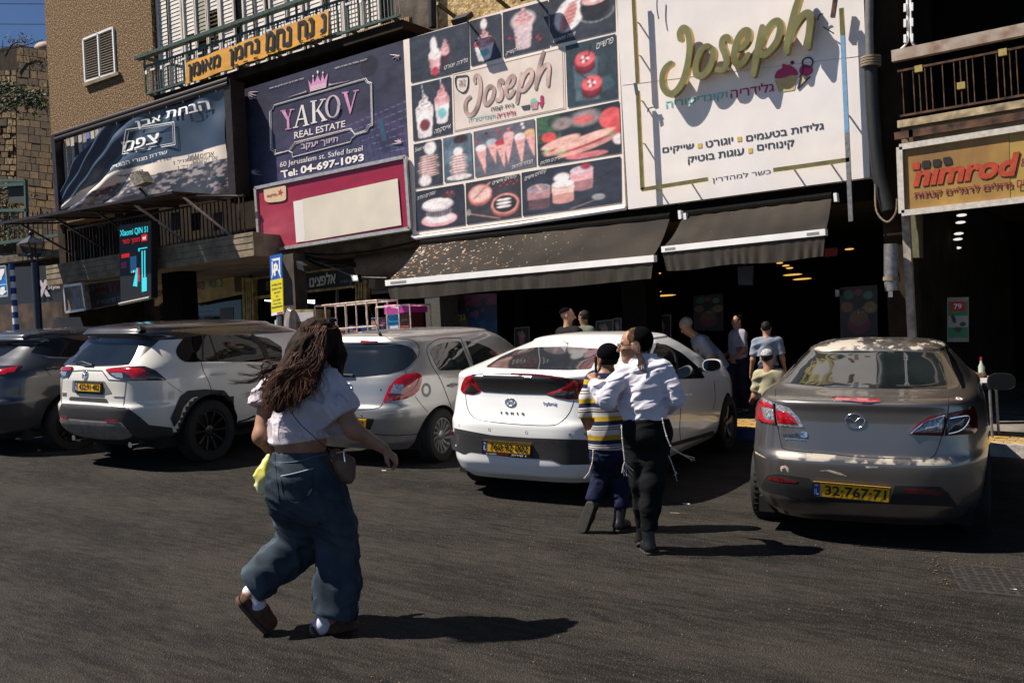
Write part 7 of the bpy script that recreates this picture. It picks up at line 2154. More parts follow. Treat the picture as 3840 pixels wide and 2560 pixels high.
def awning(lab,tl,tr,br,bl,b2r,b2l,vr,vl,dens,n=1):
 Yt,Yf=12.95,11.9
 aw=root('awning',(P(*bl,Yf)+P(*br,Yf))/2,lab,'awning')
 a,b,c,d=P(*tl,Yt),P(*tr,Yt),P(*br,Yf),P(*bl,Yf)
 mb=MB();U_,V_=40,12
 for j in range(V_ +1):
  for i in range(U_ +1):
   u,v=i / U_,j / V_;p=(a *(1-u)+b *u) *(1-v) +(d *(1-u)+c *u) * v;p=p +[0,0,-.05*math.sin(math.pi *v)+.006*math.sin(u *47)];mb.v.append(tuple(p))
 for j in range(V_):
  for i in range(U_):k=j *(U_ +1) + i;mb.f.append((k,k +1,k +U_ +2,k +U_ +1));mb.m.append(0)
 mb2=MB();mb2.v=mb.v +[(x,y,z -.006) for x,y,z in mb.v];nn_=len(mb.v);mb2.f=mb.f +[tuple(i +nn_ for i in f[::-1]) for f in mb.f];mb2.m=[0] * len(mb2.f)
 obj('canvas',mb2,awning_mat(dens),aw,smooth=True,recalc=False)
 h=(P(*bl,Yf)[2]-P(*b2l,Yf)[2]);ex=(c -d) * .004
 obj('front_bar',MB().bar(d -ex -[0,0,h /2],c +ex -[0,0,h /2],.10,h,up=(0,0,1)),BAR,aw)
 mb=MB();q4=[P(*b2l,Yf),P(*b2r,Yf),P(*vr,Yf),P(*vl,Yf)];U_=120
 for j in range(5):
  for i in range(U_ +1):
   u,v=i / U_,j / 4;p=quadmap(q4,[u],[1-v])[0] +[0,-.03+.012*v *math.sin(u *90+3*math.sin(u *13)),-.012*v *math.sin(u *11)];mb.v.append(tuple(p))
 for j in range(4):
  for i in range(U_):k=j *(U_ +1) + i;mb.f.append((k,k +1,k +U_ +2,k +U_ +1));mb.m.append(0)
 obj('valance',mb,VAL,aw,smooth=True,recalc=False)
 for t in (.03,.97):e0=a +(b -a) * t;e1=d +(c -d) * t;obj('arm',MB().tube([e0 -[0,0,.15],(e0 +e1)/2-[0,0,.22],e1 -[0,0,.06]],.022,6),BAR,aw)
 obj('roller_box',MB().tube([a +[0,.03,.02],b +[0,.03,.02]],.06,10),M_DARK,aw)
 for t in (.02,.9):
  q4=[d +(c -d)*t,d +(c -d)*(t +.07)];z1,z0=-h * .35,-h * .8
  mb=MB();text3(mb,'MARKISA',[q4[0]+[0,-.052,z1],q4[1]+[0,-.052,z1],q4[1]+[0,-.052,z0],q4[0]+[0,-.052,z0]]) if False else mb.slab([q4[0]+[0,-.052,z1],q4[1]+[0,-.052,z1],q4[1]+[0,-.052,z0],q4[0]+[0,-.052,z0]],YB *.001)
  if t > .5 and n == 2 or t < .5:obj('maker_mark',mb,mat('faint_ink',(.22,.22,.22),.6),aw)
 return aw
awning('long dark awning with a white bar, spattered with droppings, under the menu billboard',(1576,917),(2512,818),(2452,957),(1455,1051),(2453,978),(1456,1072),(2446,1048),(1470,1123),2.1)
awning('shorter dark awning with a white bar under the big white sign',(2561,812),(3118,743),(3096,859),(2488,925),(3097,883),(2488,947),(3090,965),(2504,1016),1.0,2)
# fascia under the white sign (black)
obj('fascia',MB().slab(pq([(1552,890),(3268,672),(3262,745),(1590,930)],13.14),YB *.2),M_DARK,bld)
for px,py in ((2552,790),(2572,800),(3135,725)):obj('awning_bracket',MB().bar(P(px,py,12.9),P(px +3,py +32,12.9),.04,.1),BAR,bld)

# ================================================================== right-hand building
rbld=root('building',(2,14,1),'right-hand building with a recessed rusty balcony above the orange sign','building')
zc=P(3600,440,12.75)[2]
xL=P(3375,560,12.9)[0]
obj('column',bbox(P(3285,400,13.3)[0],P(3385,400,13.3)[0],13.3,13.7,.3,14),M_DARK2,rbld)
ledge=pq([(3376,462),(3900,378),(3900,500),(3380,560)],13.0)
zl0,zl1=ledge[2][2],ledge[0][2]
obj('ledge',bbox(xL,14,13.0,13.6,4.05,zl1),M_CONC,rbld);obj('ledge_top',bbox(xL -.02,14,12.92,13.6,zl1 -.07,zl1 +.02),mat('sunlit_ledge',(.42,.33,.20),.9,var=.35,scale=8,bump=.4),rbld)  # the lit top edge is put into a paler ledge colour
obj('rust_angle',bbox(xL -.05,14,12.86,12.92,zl1 -.22,zl1 -.13),M_IRON,rbld)
for x in (xL +.12,xL +2.0):obj('rust_strap',bbox(x,x +.05,12.86,12.93,4.0,zl1 -.13),M_IRON,rbld)
obj('recess_wall',bbox(xL -.3,14,16,16.2,4,14),M_DARK,rbld);obj('recess_floor',bbox(xL,14,13.6,16,zl1 -.1,zl1),M_DARK2,rbld);obj('upper_slab',bbox(xL,14,12.9,16,8.2,8.6),M_CONCD,rbld)
obj('parapet',bbox(xL +.02,14,12.95,13.2,8.6,14),M_CONCD,rbld)
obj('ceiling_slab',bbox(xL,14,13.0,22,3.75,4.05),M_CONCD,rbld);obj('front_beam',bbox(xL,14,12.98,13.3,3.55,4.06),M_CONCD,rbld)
rail=root('railing',P(3600,300,13.0),'rusty balcony railing with a thick peeling top tube above the orange sign','railing')
zr=P(3376,208,13.0)[2]
obj('top_rail',MB().bar((xL -.05,13.0,zr),(6,13.0,zr),.10,.14),mat('peeling_white_rust',(.42,.36,.30),.7,scale=5,col2=(.16,.06,.025),detail=9),rail)
z1_,z0_=P(3400,262,13.0)[2],P(3412,430,13.0)[2]
for z in (z1_,z0_):obj('rail',MB().bar((xL,13.0,z),(6,13.0,z),.025,.025),M_IRON,rail)
k=0;x=xL + .05
while x < 1.5:
 obj('baluster',MB().bar((x,13.0,z0_),(x,13.0,z1_),.012),M_IRON,rail)
 if k % 5 == 2:obj('spacer',bbox(x -.045,x +.045,12.98,13.02,z0_ +(.2 if k % 2 else .5),z0_ +(.28 if k % 2 else .58)),mat('faded_yellow',(.35,.27,.08),.7),rail)
 x += .07 if k % 5 in (1,2,3) else .13;k += 1
wf=root('window_grille',P(3410,80,13.0),'white bent iron bracket standing on the rusty top rail','bracket')
for sx in (0,1):
 pts=[P(3401+12*sx,-120,13.0),P(3403+12*sx,60,13.0),P(3405+12*sx,140,13.0),P(3398+26*sx,165,13.0),P(3378+68*sx,185,13.0)]
 obj('bent_bar',MB().tube(crom(pts,6),.014,6),M_WHITE,wf,smooth=True)
for k in range(3):
 obj('clip',MB().bar(P(3394,55+k *58-40,12.98),P(3394,85+k *58-40,12.98),.03),M_WHITE,wf);obj('clip',MB().bar(P(3420,52+k *58-40,12.98),P(3420,82+k *58-40,12.98),.03),M_WHITE,wf)
# drainpipes and cables beside the white sign
dp=root('drain_pipe',P(3275,500,12.9),'black drainpipe with a ribbed grey collar right of the white sign','pipe')
obj('pipe',MB().tube([P(*p_,12.9) for p_ in ((3266,250),(3272,400),(3282,540),(3296,660),(3330,790))],.085,14),M_BLACK,dp,smooth=True)
obj('upper_pipe',MB().tube([P(3262,-150,12.9),P(3259,100,12.9),P(3262,215,12.9)],.05,12),mat('grey_pvc',(.12,.12,.12),.6),dp,smooth=True)
for k in range(4):obj('collar_ring',MB().tube([P(3266,213+k *10,12.9),P(3266,220+k *10,12.9)],.125,14),M_CONC,dp,smooth=True)
dp2=root('drain_pipe',P(3340,1000,12.9),'short grey downpipe below the sagging cable','pipe')
obj('pipe',MB().tube([P(3341,915,12.9),P(3341,1040,12.9),P(3345,1090,12.9)],.085,14),M_STEEL,dp2,smooth=True);obj('pipe_ring',MB().tube([P(3341,1038,12.9),P(3341,1052,12.9)],.095,14),M_CONC,dp2,smooth=True)
cbl=obj('cable',MB().tube(crom([P(3282,690,12.8),P(3287,790,12.8),P(3325,832,12.8),P(3358,800,12.8),P(3364,745,12.8)],8),.012,6),M_CONC,smooth=True);cbl['label']='pale cable hanging in a loop beside the orange sign';cbl['category']='cable'

# ---- orange sign
ns=root('shop_sign',P(3600,640,12.7),'weathered orange shop sign with red lettering under the rusty balcony','sign')
nq=pq([(3380,556),(4080,448),(4080,710),(3386,793)],12.68)
r5=Q(3100,0,.5358)
ORM=mat('weathered_orange',(.40,.23,.055),.5,scale=2.2,col2=(.15,.075,.03),detail=10,stretch=(1,1,.5))
obj('face_panel',MB().slab(pq([(3380,556),(3782,494),(3789,745),(3386,793)],12.68),YB *.02),ORM,ns)
obj('face_panel',MB().slab(pq([(3784,494),(4080,448),(4080,710),(3791,745)],12.684),YB *.02),mat('faded_amber',(.42,.28,.06),.5,scale=2,col2=(.27,.16,.05),detail=8),ns)
obj('box',MB().slab(off(nq,YB *.03),YB *.18),M_STEEL,ns)
obj('frame',frame(MB(),pq([(3374,553),(4080,443),(4080,722),(3383,800)],12.67),.07,.06),mat('frame_offwhite',(.58,.53,.47),.5,var=.15),ns)
NR=mat('print_brick_red',(.42,.055,.02),.5,var=.15);NB=mat('print_black',(.02,.015,.015),.5)
for dx,m_,Yk in ((5,mat('print_maroon',(.10,.015,.01),.5),12.676),(0,NR,12.670)):
 mb=MB();text3(mb,'nımrod',pq(r5([(640+dx,1150+dx *.6),(1352+dx,1060+dx *.6),(1312+dx,1232+dx *.6),(602+dx,1312+dx *.6)]),Yk),None,.045);obj('lettering',mb,m_,ns)
for q4,m_ in (([(600,1138),(655,1132),(652,1185),(597,1190)],NR),([(667,1128),(725,1120),(722,1172),(666,1180)],NB),([(742,1118),(800,1112),(797,1162),(740,1168)],NB),([(812,1105),(868,1095),(880,1145),(822,1158)],NB)):
 obj('square_mark',MB().prism(pq(rnd(r5(q4),6),12.672),YF *.002),m_,ns)
mb=MB();text3(mb,heb('גדולים לרגליים קטנות'),pq(r5([(608,1340),(1302,1262),(1300,1330),(612,1402)]),12.672),None,.03);text3(mb,heb('ים'),pq(r5([(1330,1262),(1385,1256),(1385,1308),(1332,1314)]),12.664),None,.03)
text3(mb,'&',pq(r5([(1360,1110),(1400,1104),(1400,1165),(1358,1172)]),12.664),None,.03);obj('lettering',mb,mat('print_plum',(.20,.03,.035),.5),ns)

# ---- right-hand shop front (dark)
obj('door_post',MB().bar(P(3397,800,13.1),P(3424,1325,13.1),.09,.09,up=YB),mat('worn_post',(.36,.31,.27),.7,var=.3,scale=8),rbld)
obj('meter_box',MB().slab(pq([(3400,795),(3446,795),(3448,966),(3412,966)],13.25),YB *.2),mat('olive_box',(.12,.11,.06),.7),rbld)
SP=mat('spot_white',(.5,.5,.5),emit=(1,.95,.9),estr=.5);SO=mat('spot_orange',(.5,.3,.1),emit=(1,.55,.12),estr=.5)
ORD='first second third fourth fifth sixth seventh eighth ninth'.split()
for i,(px,py) in enumerate(((3606,807),(3602,834),(3595,876),(3592,897),(3588,930),(3588,942))):
 c=P(px,py,15+i *.5);o_=obj('ceiling_spotlight',MB().ball(c,(.07,.07,.02),10,5),SP,smooth=True);o_['label']=ORD[i] + ' white spotlight from the top in the column of spots under the orange sign';o_['category']='spotlight';o_['group']='white spotlights in the right-hand shop'
for i,(px,py,w_) in enumerate(((2467,1025,.06),(2449,1095,.16),(2494,1108,.20),(2924,986,.06),(2947,996,.06),(2961,1005,.06),(2972,1030,.16),(3008,1046,.16),(3185,934,.07))):
 c=P(px,py,15+(i % 4)*.4);o_=obj('ceiling_lamp',MB().ball(c,(w_,w_ *.8,.014),12,4),SO,smooth=True);o_['label']=ORD[(1,0,2,3,4,5,6,7,8)[i]] + ' orange ceiling lamp from the left in the dark cafe behind the awnings';o_['category']='lamp';o_['group']='orange ceiling lamps in the dark shop'
def poster(name,q,Y,fn,lab,wh=(40,60),bg=(.02,.02,.03),txt=(),cat='poster',thick=.02):
 p=Pic(wh[0],wh[1],bg);fn(p);p.tex(.2,16,5);r_=root(name,P(*np.mean(q,0),Y),lab,cat);Qd=pq(q,Y)
 obj('print',p.mesh(Qd),mat_attr('print_poster',.5),r_);obj('backing',MB().slab(off(Qd,YB *.004),YB *thick),M_DARK,r_)
 for s_,q4,m_ in txt:
  mb=MB();text3(mb,s_,pq(q4,Y -.01),None,.02);obj('lettering',mb,m_,r_)
 return r_
def shoe_p(p):
 p.poly([(0,0),(1,0),(1,1),(0,1)],S(150,150,148,.8));p.poly([(.04,.10),(.96,.10),(.96,.9),(.04,.9)],(.03,.22,.10));p.poly([(.14,.10),(.86,.10),(.86,.32),(.14,.32)],(.45,.02,.02));p.poly([(.04,.42),(.96,.42),(.96,.66),(.04,.66)],(.35,.35,.36));p.ell(.3,.48,.14,.07,(.04,.03,.03),.4,.6);p.ell(.72,.60,.14,.05,(.04,.03,.03),.4);p.ell(.5,.72,.18,.06,(.06,.04,.04),.4)
poster('poster',[(3552,1115),(3633,1114),(3633,1281),(3552,1282)],14.2,shoe_p,'green and grey shoe poster with a red price panel reading 79',txt=(('79',[(3577,1139),(3606,1138),(3606,1158),(3577,1159)],M_WHITE),))
def icy(p):
 for x,y,c,r_ in ((.25,.15,(.03,.16,.15),.14),(.5,.12,(.30,.06,.04),.10),(.75,.18,(.10,.3,.28),.12),(.2,.38,(.28,.12,.06),.16),(.8,.40,(.36,.28,.08),.17),(.5,.70,(.24,.03,.07),.3),(.5,.58,(.25,.12,.06),.24)):p.ell(x,y,r_,r_ *.6,tuple(v *.5 for v in c),.15)
 for k in range(20):a=k * .32;p.ell(.5+.12*math.cos(a)+.01*k,.45+.05*math.sin(a),.012,.008,(.25,.25,.25))
poster('mural',[(3148,1078),(3290,1068),(3292,1275),(3152,1275)],14.6,icy,'dark wall mural of ice cream cups right of the cafe entrance',bg=(.008,.008,.009),cat='mural')
poster('mural',[(2600,1110),(2712,1100),(2714,1240),(2602,1240)],17.5,icy,'dark ice cream mural on the wall deep inside the cafe',bg=(.006,.006,.007),cat='mural')
def cups(p):cup(p,.5,.45,.9,.2,.15,(.22,.10,.10),(.25,.2,.2),(.03,.02,.02));p.ell(.3,.3,.12,.1,(.2,.1,.08))
for i,(q4,nm) in enumerate((([(1930,1230),(1985,1225),(1985,1300),(1930,1302)],'behind the bald man'),([(2236,1205),(2298,1198),(2298,1275),(2236,1278)],'right of the bald man'),([(2440,1185),(2515,1180),(2515,1275),(2440,1278)],'behind the older boy'),([(2300,1195),(2330,1192),(2330,1270),(2300,1272)],'beside the dark pillar'))):
 pr_=poster('menu_board',q4,14.3,cups,'black framed dessert menu board %s' % nm,bg=(.012,.012,.013),cat='menu board');obj('frame',frame(MB(),off(pq(q4,14.28),(0,0,0)),.012,.01),mat('board_edge',(.20,.20,.20),.6),pr_)
def tele(p):
 n=p.noise(4,6);p.mix(np.clip((p.Y -.3)*3,0,1),(.01,.05,.14));p.mix((n > .6)*.8,(.03,.10,.22));p.mix(((p.X < .3) & (p.Y > .5)).astype(float)*.8,(.12,.10,.02));p.mix((p.Y < .25)*(n > .4)*.9,(.14,.02,.06));p.mix((p.Y > .88).astype(float),(.10,.008,.01))
poster('poster',[(1705,1105),(1862,1100),(1866,1270),(1708,1275)],14.0,tele,'blue and magenta telephone shop poster in the shaded window',(60,60),txt=(('019',[(1765,1170),(1795,1168),(1795,1188),(1765,1190)],CRIM),(heb('גם'),[(1715,1180),(1745,1178),(1745,1200),(1715,1202)],mat('print_yellow',(.5,.4,.02),.5))))
tv=root('screen',P(2795,1035,14.4),'grey-blue screen hanging under the shorter awning','screen')
obj('panel',MB().slab(pq([(2766,1000),(2822,996),(2822,1068),(2768,1068)],14.4),YB *.06),mat('screen_off',(.035,.042,.07),.3),tv);obj('hanger',MB().bar(P(2794,940,14.5),P(2794,1000,14.5),.04),M_BLACK,tv)
st_=obj('notice',MB().slab(pq([(3331,1086),(3347,1086),(3347,1114),(3331,1114)],13.2),YB *.005),M_WHITE);st_['label']='small white notice on the dark pillar below the downpipe';st_['category']='notice'
st_=obj('notice',MB().slab(pq([(3132,1086),(3147,1086),(3147,1112),(3132,1112)],14.5),YB *.005),M_STEEL);st_['label']='small grey notice left of the ice cream mural';st_['category']='notice'
st_=obj('flag',MB().slab(pq([(3092,932),(3140,928),(3140,958),(3092,965)],12.6),YB *.005),mat('dull_red_cloth',(.12,.008,.01),.9));st_['label']='dark red cloth hanging at the right end of the shorter awning';st_['category']='cloth'
# table with sandals and bottles at the far right
tblx=P(3660,1415,12.3);tb_=root('table',[tblx[0],12.3,pz(tblx[0],12.3)],'white folding table outside the right-hand shop','table')
zt_=tblx[2];obj('tabletop',bbox(tblx[0]-.35,tblx[0]+.20,12.1,12.6,zt_ -.05,zt_),M_SIGNW,tb_)
for sx,sy in ((-.3,12.15),(.16,12.15),(-.3,12.55),(.16,12.55)):obj('leg',MB().tube([(tblx[0]+sx,sy,zt_ -.05),(tblx[0]+sx,sy,pz(tblx[0],12.3))],.015,8),M_STEEL,tb_,smooth=True)
GRN=mat('green_felt',(.12,.36,.16),.8)
def small(name,px,py,lab,cat,builder):
 c=P(px,py,12.25);c[2]=zt_;r_=root(name,c,lab,cat);builder(r_,c);return r_
def shoe_b(m):
 def f(r_,c):
  mb=MB();mb.tube(crom([c +[0,-.09,.03],c +[0,0,.035],c +[0,.1,.025]],4),[.03,.034,.036,.036,.034,.032,.03,.028,.02],10,flat=.8);obj('upper',mb,m,r_,smooth=True);obj('sole',MB().slab([c +[-.035,-.11,.0],c +[.035,-.11,.0],c +[.03,.11,.0],c +[-.03,.11,.0]],(0,0,.012)),SOLE,r_)
 return f
small('shoe',3602,1404,'small green shoe at the left end of the white table','shoe',shoe_b(GRN));small('shoe',3632,1404,'small green shoe beside the bottle on the white table','shoe',shoe_b(GRN))
small('shoe',3662,1404,'brown shoe in front of the bottle on the white table','shoe',shoe_b(bagm));small('shoe',3684,1404,'brown shoe at the right end of the white table','shoe',shoe_b(bagm))
def bott(r_,c):
 obj('bottle_body',MB().lathe([(.0,0),(.032,0),(.034,.02),(.034,.12),(.014,.16),(.012,.19)],16,'z',c +[0,.12,.0]),mat('pale_green_glass',(.40,.45,.36),.2),r_,smooth=True);obj('cap',MB().lathe([(.014,.19),(.014,.23),(0,.232)],12,'z',c +[0,.12,.0]),M_RED,r_,smooth=True)
small('bottle',3674,1400,'pale green spray bottle with a red cap on the white table','bottle',bott)
# ================================================================== shops on the left, street furniture, crates
r9=Q(900,950,.2806);r10=Q(0,850,.2614)
GF=mat('gilded_frame',(.50,.36,.13),.5,metal=.2,var=.35,scale=8)
sf=root('storefront',P(1290,1100,15.2),'glass shop front in a gilded frame behind the wire cages','shop front')
def slabp(q,Y,d):return MB().slab(pq(q,Y),YB *d)
for q4 in ([(870,245),(1500,162),(1500,182),(870,265)],[(840,500),(1535,425),(1535,452),(840,530)]):obj('frame_bar',slabp(r9(q4),14.3,.15),GF,sf)
for u in (1540,1580,1612,1650,1672):obj('frame_post',slabp(r9([(u,180),(u +16,178),(u +14,700),(u,700)]),14.3,.12),GF,sf)
obj('frame_post',slabp(r9([(1278,480),(1294,478),(1294,720),(1278,720)]),14.35,.06),M_CONC,sf)
obj('sign_board',slabp(r9([(838,262),(1525,175),(1535,420),(838,495)]),14.42,.08),M_INK,sf)
mb=MB();text3(mb,heb('אלפצינו'),pq(r9([(925,300),(1280,235),(1275,400),(930,455)]),14.4),YF *.004,.05);obj('lettering',mb,mat('dull_silver',(.7,.66,.62),.5),sf)
mb=MB();text3(mb,'973881',pq(r9([(1340,365),(1462,350),(1462,385),(1342,400)]),14.4),None,.0);text3(mb,heb('המסעדה'),pq(r9([(840,420),(915,405),(915,445),(842,460)]),14.4));obj('lettering',mb,M_STEEL,sf)
TUBE=mat('tube_light',(.8,.8,.8),emit=(.85,.93,1),estr=5)
for il,q4 in enumerate(([(845,628),(1225,640)],[(845,652),(1045,664)],[(1385,505),(1535,525)],[(335,628),(412,634)],[(1300,525),(1430,548)])):
 a,b=[P(*p_,17.5) for p_ in r9(q4)];o_=obj('tube_lamp',MB().tube([a,b],.013 if q4[0][0] != 1300 else .008,6),TUBE);o_['label']=('longest strip light inside the glazed shop, above the wire cages','shorter strip light just below the longest one in the glazed shop','bright strip light at the upper right of the glazed shop','strip light seen left of the parking sign in the gilded doorway','faint thin strip light left of the bright one in the glazed shop')[il];o_['category']='lamp';o_['group']='strip lights inside the glazed shop'
sf2=root('storefront',P(960,1100,15.2),'gilded shop doorway between the parking sign and the yellow shop sign','shop front')
for u,w_ in ((60,30),(110,14),(135,14),(160,14),(190,20)):obj('frame_post',slabp(r9([(u -40,330),(u -40+w_,328),(u -20+w_,1000),(u -20,1000)]),14.3,.12),GF,sf2)
for q4 in ([(195,330),(400,300),(400,320),(195,350)],[(205,575),(410,545),(410,585),(205,615)]):obj('frame_bar',slabp(r9(q4),14.3,.15),GF,sf2)
obj('sign_board',slabp(r9([(225,350),(405,330),(405,530),(228,550)]),14.42,.06),M_INK,sf2);mb=MB();text3(mb,'E',pq(r9([(345,380),(395,375),(395,490),(345,498)]),14.4),None,.04);obj('lettering',mb,M_STEEL,sf2)
# roller shutter right of it
rs=root('roller_shutter',P(1480,1040,14.2),'half-raised grey roller shutter with its round housing, left of the long awning','shutter')
obj('housing',MB().tube([P(1360,1000,14.3),P(1600,965,14.3)],.26,20),mat('shutter_housing',(.17,.14,.12),.6,var=.2),rs,smooth=True)
for k in range(9):
 y=1032 + k * 8.2;obj('slat',slabp([(1392,y),(1560,y -12),(1560,y -6),(1392,y +6.5)],14.35-.01*(k % 2),.03),mat('shutter_slat',(.15,.125,.11),.6,var=.2),rs)
obj('bottom_bar',slabp([(1396,1094),(1475,1088),(1475,1097),(1396,1103)],14.3,.05),mat('shutter_housing',(.17,.14,.12)),rs)
mbx=root('meter_box',P(1397,1062,13.9),'small beige box on the wall left of the roller shutter','box');obj('box',slabp(r9([(1725,335),(1808,345),(1800,468),(1712,462)]),13.9,.15),mat('beige_box',(.20,.17,.12),.7),mbx)
# lit floodlight
fl=root('floodlight',P(1328,1043,12.9),'lit white floodlight hanging at the corner of the black shop sign','floodlight')
obj('housing',slabp(r9([(1468,282),(1572,282),(1592,385),(1500,380)]),12.92,.08),M_BLACK,fl);obj('lens',slabp(r9([(1482,292),(1568,290),(1582,372),(1508,370)]),12.905,.008),mat('reflector_grey',(.4,.4,.4),.3),fl)
obj('lamp',slabp(r9([(1510,308),(1552,306),(1562,348),(1518,345)]),12.895,.006),mat('lamp_on',(.9,.9,.9),emit=(1,1,1),estr=2.5),fl)
obj('stay',MB().tube([P(1325,1082,12.9),P(1316,1070,12.9),P(1318,1050,12.9)],.012,5),M_BLACK,fl)
# cables under the slab
for pts,lab in ((((1140,960),(1200,975),(1300,985),(1330,990)),'thick dark cable bundle under the slab right of the brown pillar'),(((1150,965),(1240,1000),(1330,1035),(1450,1042)),'thin pale cable running from the pillar past the lit floodlight'),(((1140,950),(1250,955),(1400,940),(1560,905)),'dark cable along the slab edge under the crimson sign'),
                 (((905,985),(960,975),(1012,965)),'dark cable left of the parking sign'),(((900,995),(980,1000),(1015,1000)),'pale thin cable left of the parking sign'),(((880,930),(920,950),(1010,962)),'black cable drooping below the corner of the crimson sign')):
 o_=obj('cable',MB().tube(crom([P(*p_,13.2) for p_ in pts],6),.010 if 'thin' in lab else .018,5),M_CABLE if 'pale' not in lab else M_STEEL,smooth=True);o_['label']=lab;o_['category']='cable'
for k in range(5):
 o_=obj('cable',MB().tube(crom([P(1135,955+3*k,13.2),P(1220,972+9*k +6*math.sin(k),13.2),P(1335,985+4*k,13.3)],6),.009,5),M_CABLE,smooth=True);o_['label']=('topmost','second highest','middle','second lowest','lowest')[k] + ' of the five tangled cables between the brown pillar and the lit floodlight';o_['category']='cable';o_['group']='tangled cables under the crimson sign'
spk=root('loudspeaker',P(1125,990,12.65),'small dark speaker box bolted high on the brown pillar','speaker');obj('box',slabp(r9([(745,100),(835,160),(865,240),(770,205)]),12.6,.15),M_BLACK,spk)
# ---- parking sign
ps=root('parking_sign',P(1040,1240,11.6),'tall blue and yellow parking sign with a white P on a grey pole','sign')
sq=pq(r9([(396,35),(555,0),(578,802),(420,835)]),11.6)
obj('blue_panel',MB().slab(lerpq(sq,0,0,1,.41),YB *.02),mat('sign_blue',(.02,.10,.42),.4,var=.05),ps);obj('yellow_panel',MB().slab(lerpq(sq,0,.41,1,.955),YB *.02),mat('sign_yellow',(.72,.62,.02),.4,var=.05),ps)
obj('footer_panel',MB().slab(lerpq(sq,0,.955,1,1),YB *.02),M_WHITE,ps)
s2=off(sq,YF *.003);mb=MB()
mb.slab(lerpq(s2,.16,.08,.26,.30),YB *.002);mb.slab(lerpq(s2,.16,.06,.86,.10),YB *.002);mb.slab(lerpq(s2,.76,.1,.86,.33),YB *.002)
mb.prism([quadmap(s2,[a],[b])[0] for a,b in ((.12,.66),(.5,.88),(.9,.64),(.9,.58),(.5,.82),(.12,.60))],YF *.001);obj('house_mark',mb,M_WHITE,ps,kind='stuff')
mb=MB();text3(mb,'P',lerpq(off(s2,YF *.004),.34,.15,.70,.35),None,.06);obj('letter',mb,M_WHITE,ps)
mb=MB()
for (s_,a,b,c,d) in (('חנייה מוסדרת',.1,.48,.9,.51),('פנויה בתשלום',.12,.545,.92,.575),('לנכים',.3,.61,.8,.64),('את',.42,.68,.62,.70),('ימים א-ה',.2,.74,.8,.765),('08:00-18:00',.22,.80,.85,.825)):text3(mb,heb(s_) if s_[0] > '9' else s_,lerpq(s2,a,b,c,d),None,.01)
mb.slab(lerpq(s2,.04,.86,.96,.866),YB *.001);mb.slab(lerpq(s2,.04,.875,.96,.88),YB *.001);obj('lettering',mb,M_NAVY,ps)
mb=MB();mb.slab(lerpq(s2,.5,.962,.95,.99),YB *.001);obj('red_mark',mb,CRIM,ps)
pb=P(*r9([(520,830)])[0],11.66);pe=P(*r9([(528,1300)])[0],11.66);obj('pole',MB().tube([pb,[pb[0],11.66,gz(pb[0],11.7)]],.045,14),M_STEEL,ps,smooth=True);obj('sticker',MB().tube([P(1041,1200,11.66),P(1041,1226,11.66)],.0465,14),mat('sticker_pale',(.35,.48,.6),.5,scale=40,col2=(.6,.6,.6)),ps,smooth=True)
# ---- wire cages with boxes
WH=mat('white_wire',(.66,.62,.58),.5,var=.2,scale=15,col2=(.32,.16,.09))
def cage(lab,us,hs,Y,depth):
 base=P(*r9([((us[0]+us[-1])/2,1200)])[0],Y);r_=root('wire_cage',[base[0],Y,pz(base[0],12)],lab,'cage')
 xs=[P(*r9([(u,900)])[0],Y)[0] for u in us];z0=pz(xs[0],12)
 zt=P(*r9([(us[0],hs[0])])[0],Y)[2]
 for yy in (Y,Y +depth):
  for x in xs:obj('wire',MB().tube([(x,yy,z0),(x,yy,zt)],.012,6),WH,r_)
  for f_ in (0,.26,.52,.78,1):zz_=zt -(zt -z0) * f_ * .98;obj('rail',MB().tube([(xs[0],yy,zz_),(xs[-1],yy,zz_)],.014,6),WH,r_)
 for x in (xs[0],xs[-1]):
  for f_ in (0,.26,.52):zz_=zt -(zt -z0) * f_ * .98;obj('side_wire',MB().tube([(x,Y,zz_),(x,Y +depth,zz_)],.012,6),WH,r_)
 return r_,xs,z0,zt
cA=cage('rusty white wire cage of boxes left of the smaller cage, behind the silver hatchback',(1010,1148,1285,1415,1560,1705,1845),(705,),11.98,.5)
cB=cage('smaller white wire cage holding a bright blue box, right of the longer cage',(1825,1965,2130,2280),(722,),11.93,.5)
def crate(q4,Y,m,lab,stripes=None,txt=None,d=.35,shelf=None):
 Qd=pq(r9(q4),Y);z0=pz(Qd[3][0],12);
 Qd[2][2]=Qd[3][2]=shelf if shelf else min(Qd[2][2],Qd[3][2])
 r_=root('box',(Qd[2]+Qd[3])/2,lab,'box');obj('carton',MB().slab(Qd,YB *d),m,r_)
 if stripes:
  for (a,b,m_) in stripes:obj('print_band',MB().slab(lerpq(off(Qd,YF *.003),.02,a,.98,b),YB *.002),m_,r_)
 if txt:mb=MB();text3(mb,txt[0],lerpq(off(Qd,YF *.006),*txt[1]),None,.03);obj('lettering',mb,txt[2],r_)
 return r_
BLU=mat('box_blue',(.01,.25,.55),.4,var=.1);DBL=mat('box_navy',(.015,.03,.12),.45,var=.2);MAR=mat('box_maroon',(.09,.012,.02),.5,var=.2);MAG=mat('box_magenta',(.42,.03,.28),.5,var=.2);ORG=mat('box_orange',(.55,.12,.03),.5)
crate([(1440,965),(1508,960),(1512,1200),(1445,1200)],12.1,mat('box_patterned',(.16,.12,.18),.6,scale=60,col2=(.05,.04,.08)),'dark patterned box at the left of the boxes in the longer cage')
crate([(1514,960),(1575,958),(1578,1200),(1517,1200)],12.1,DBL,'narrow striped navy and orange box in the longer cage',((.05,.12,MAR),(.3,.36,ORG),(.42,.48,ORG),(.6,.66,M_WHITE),(.7,.75,M_WHITE)))
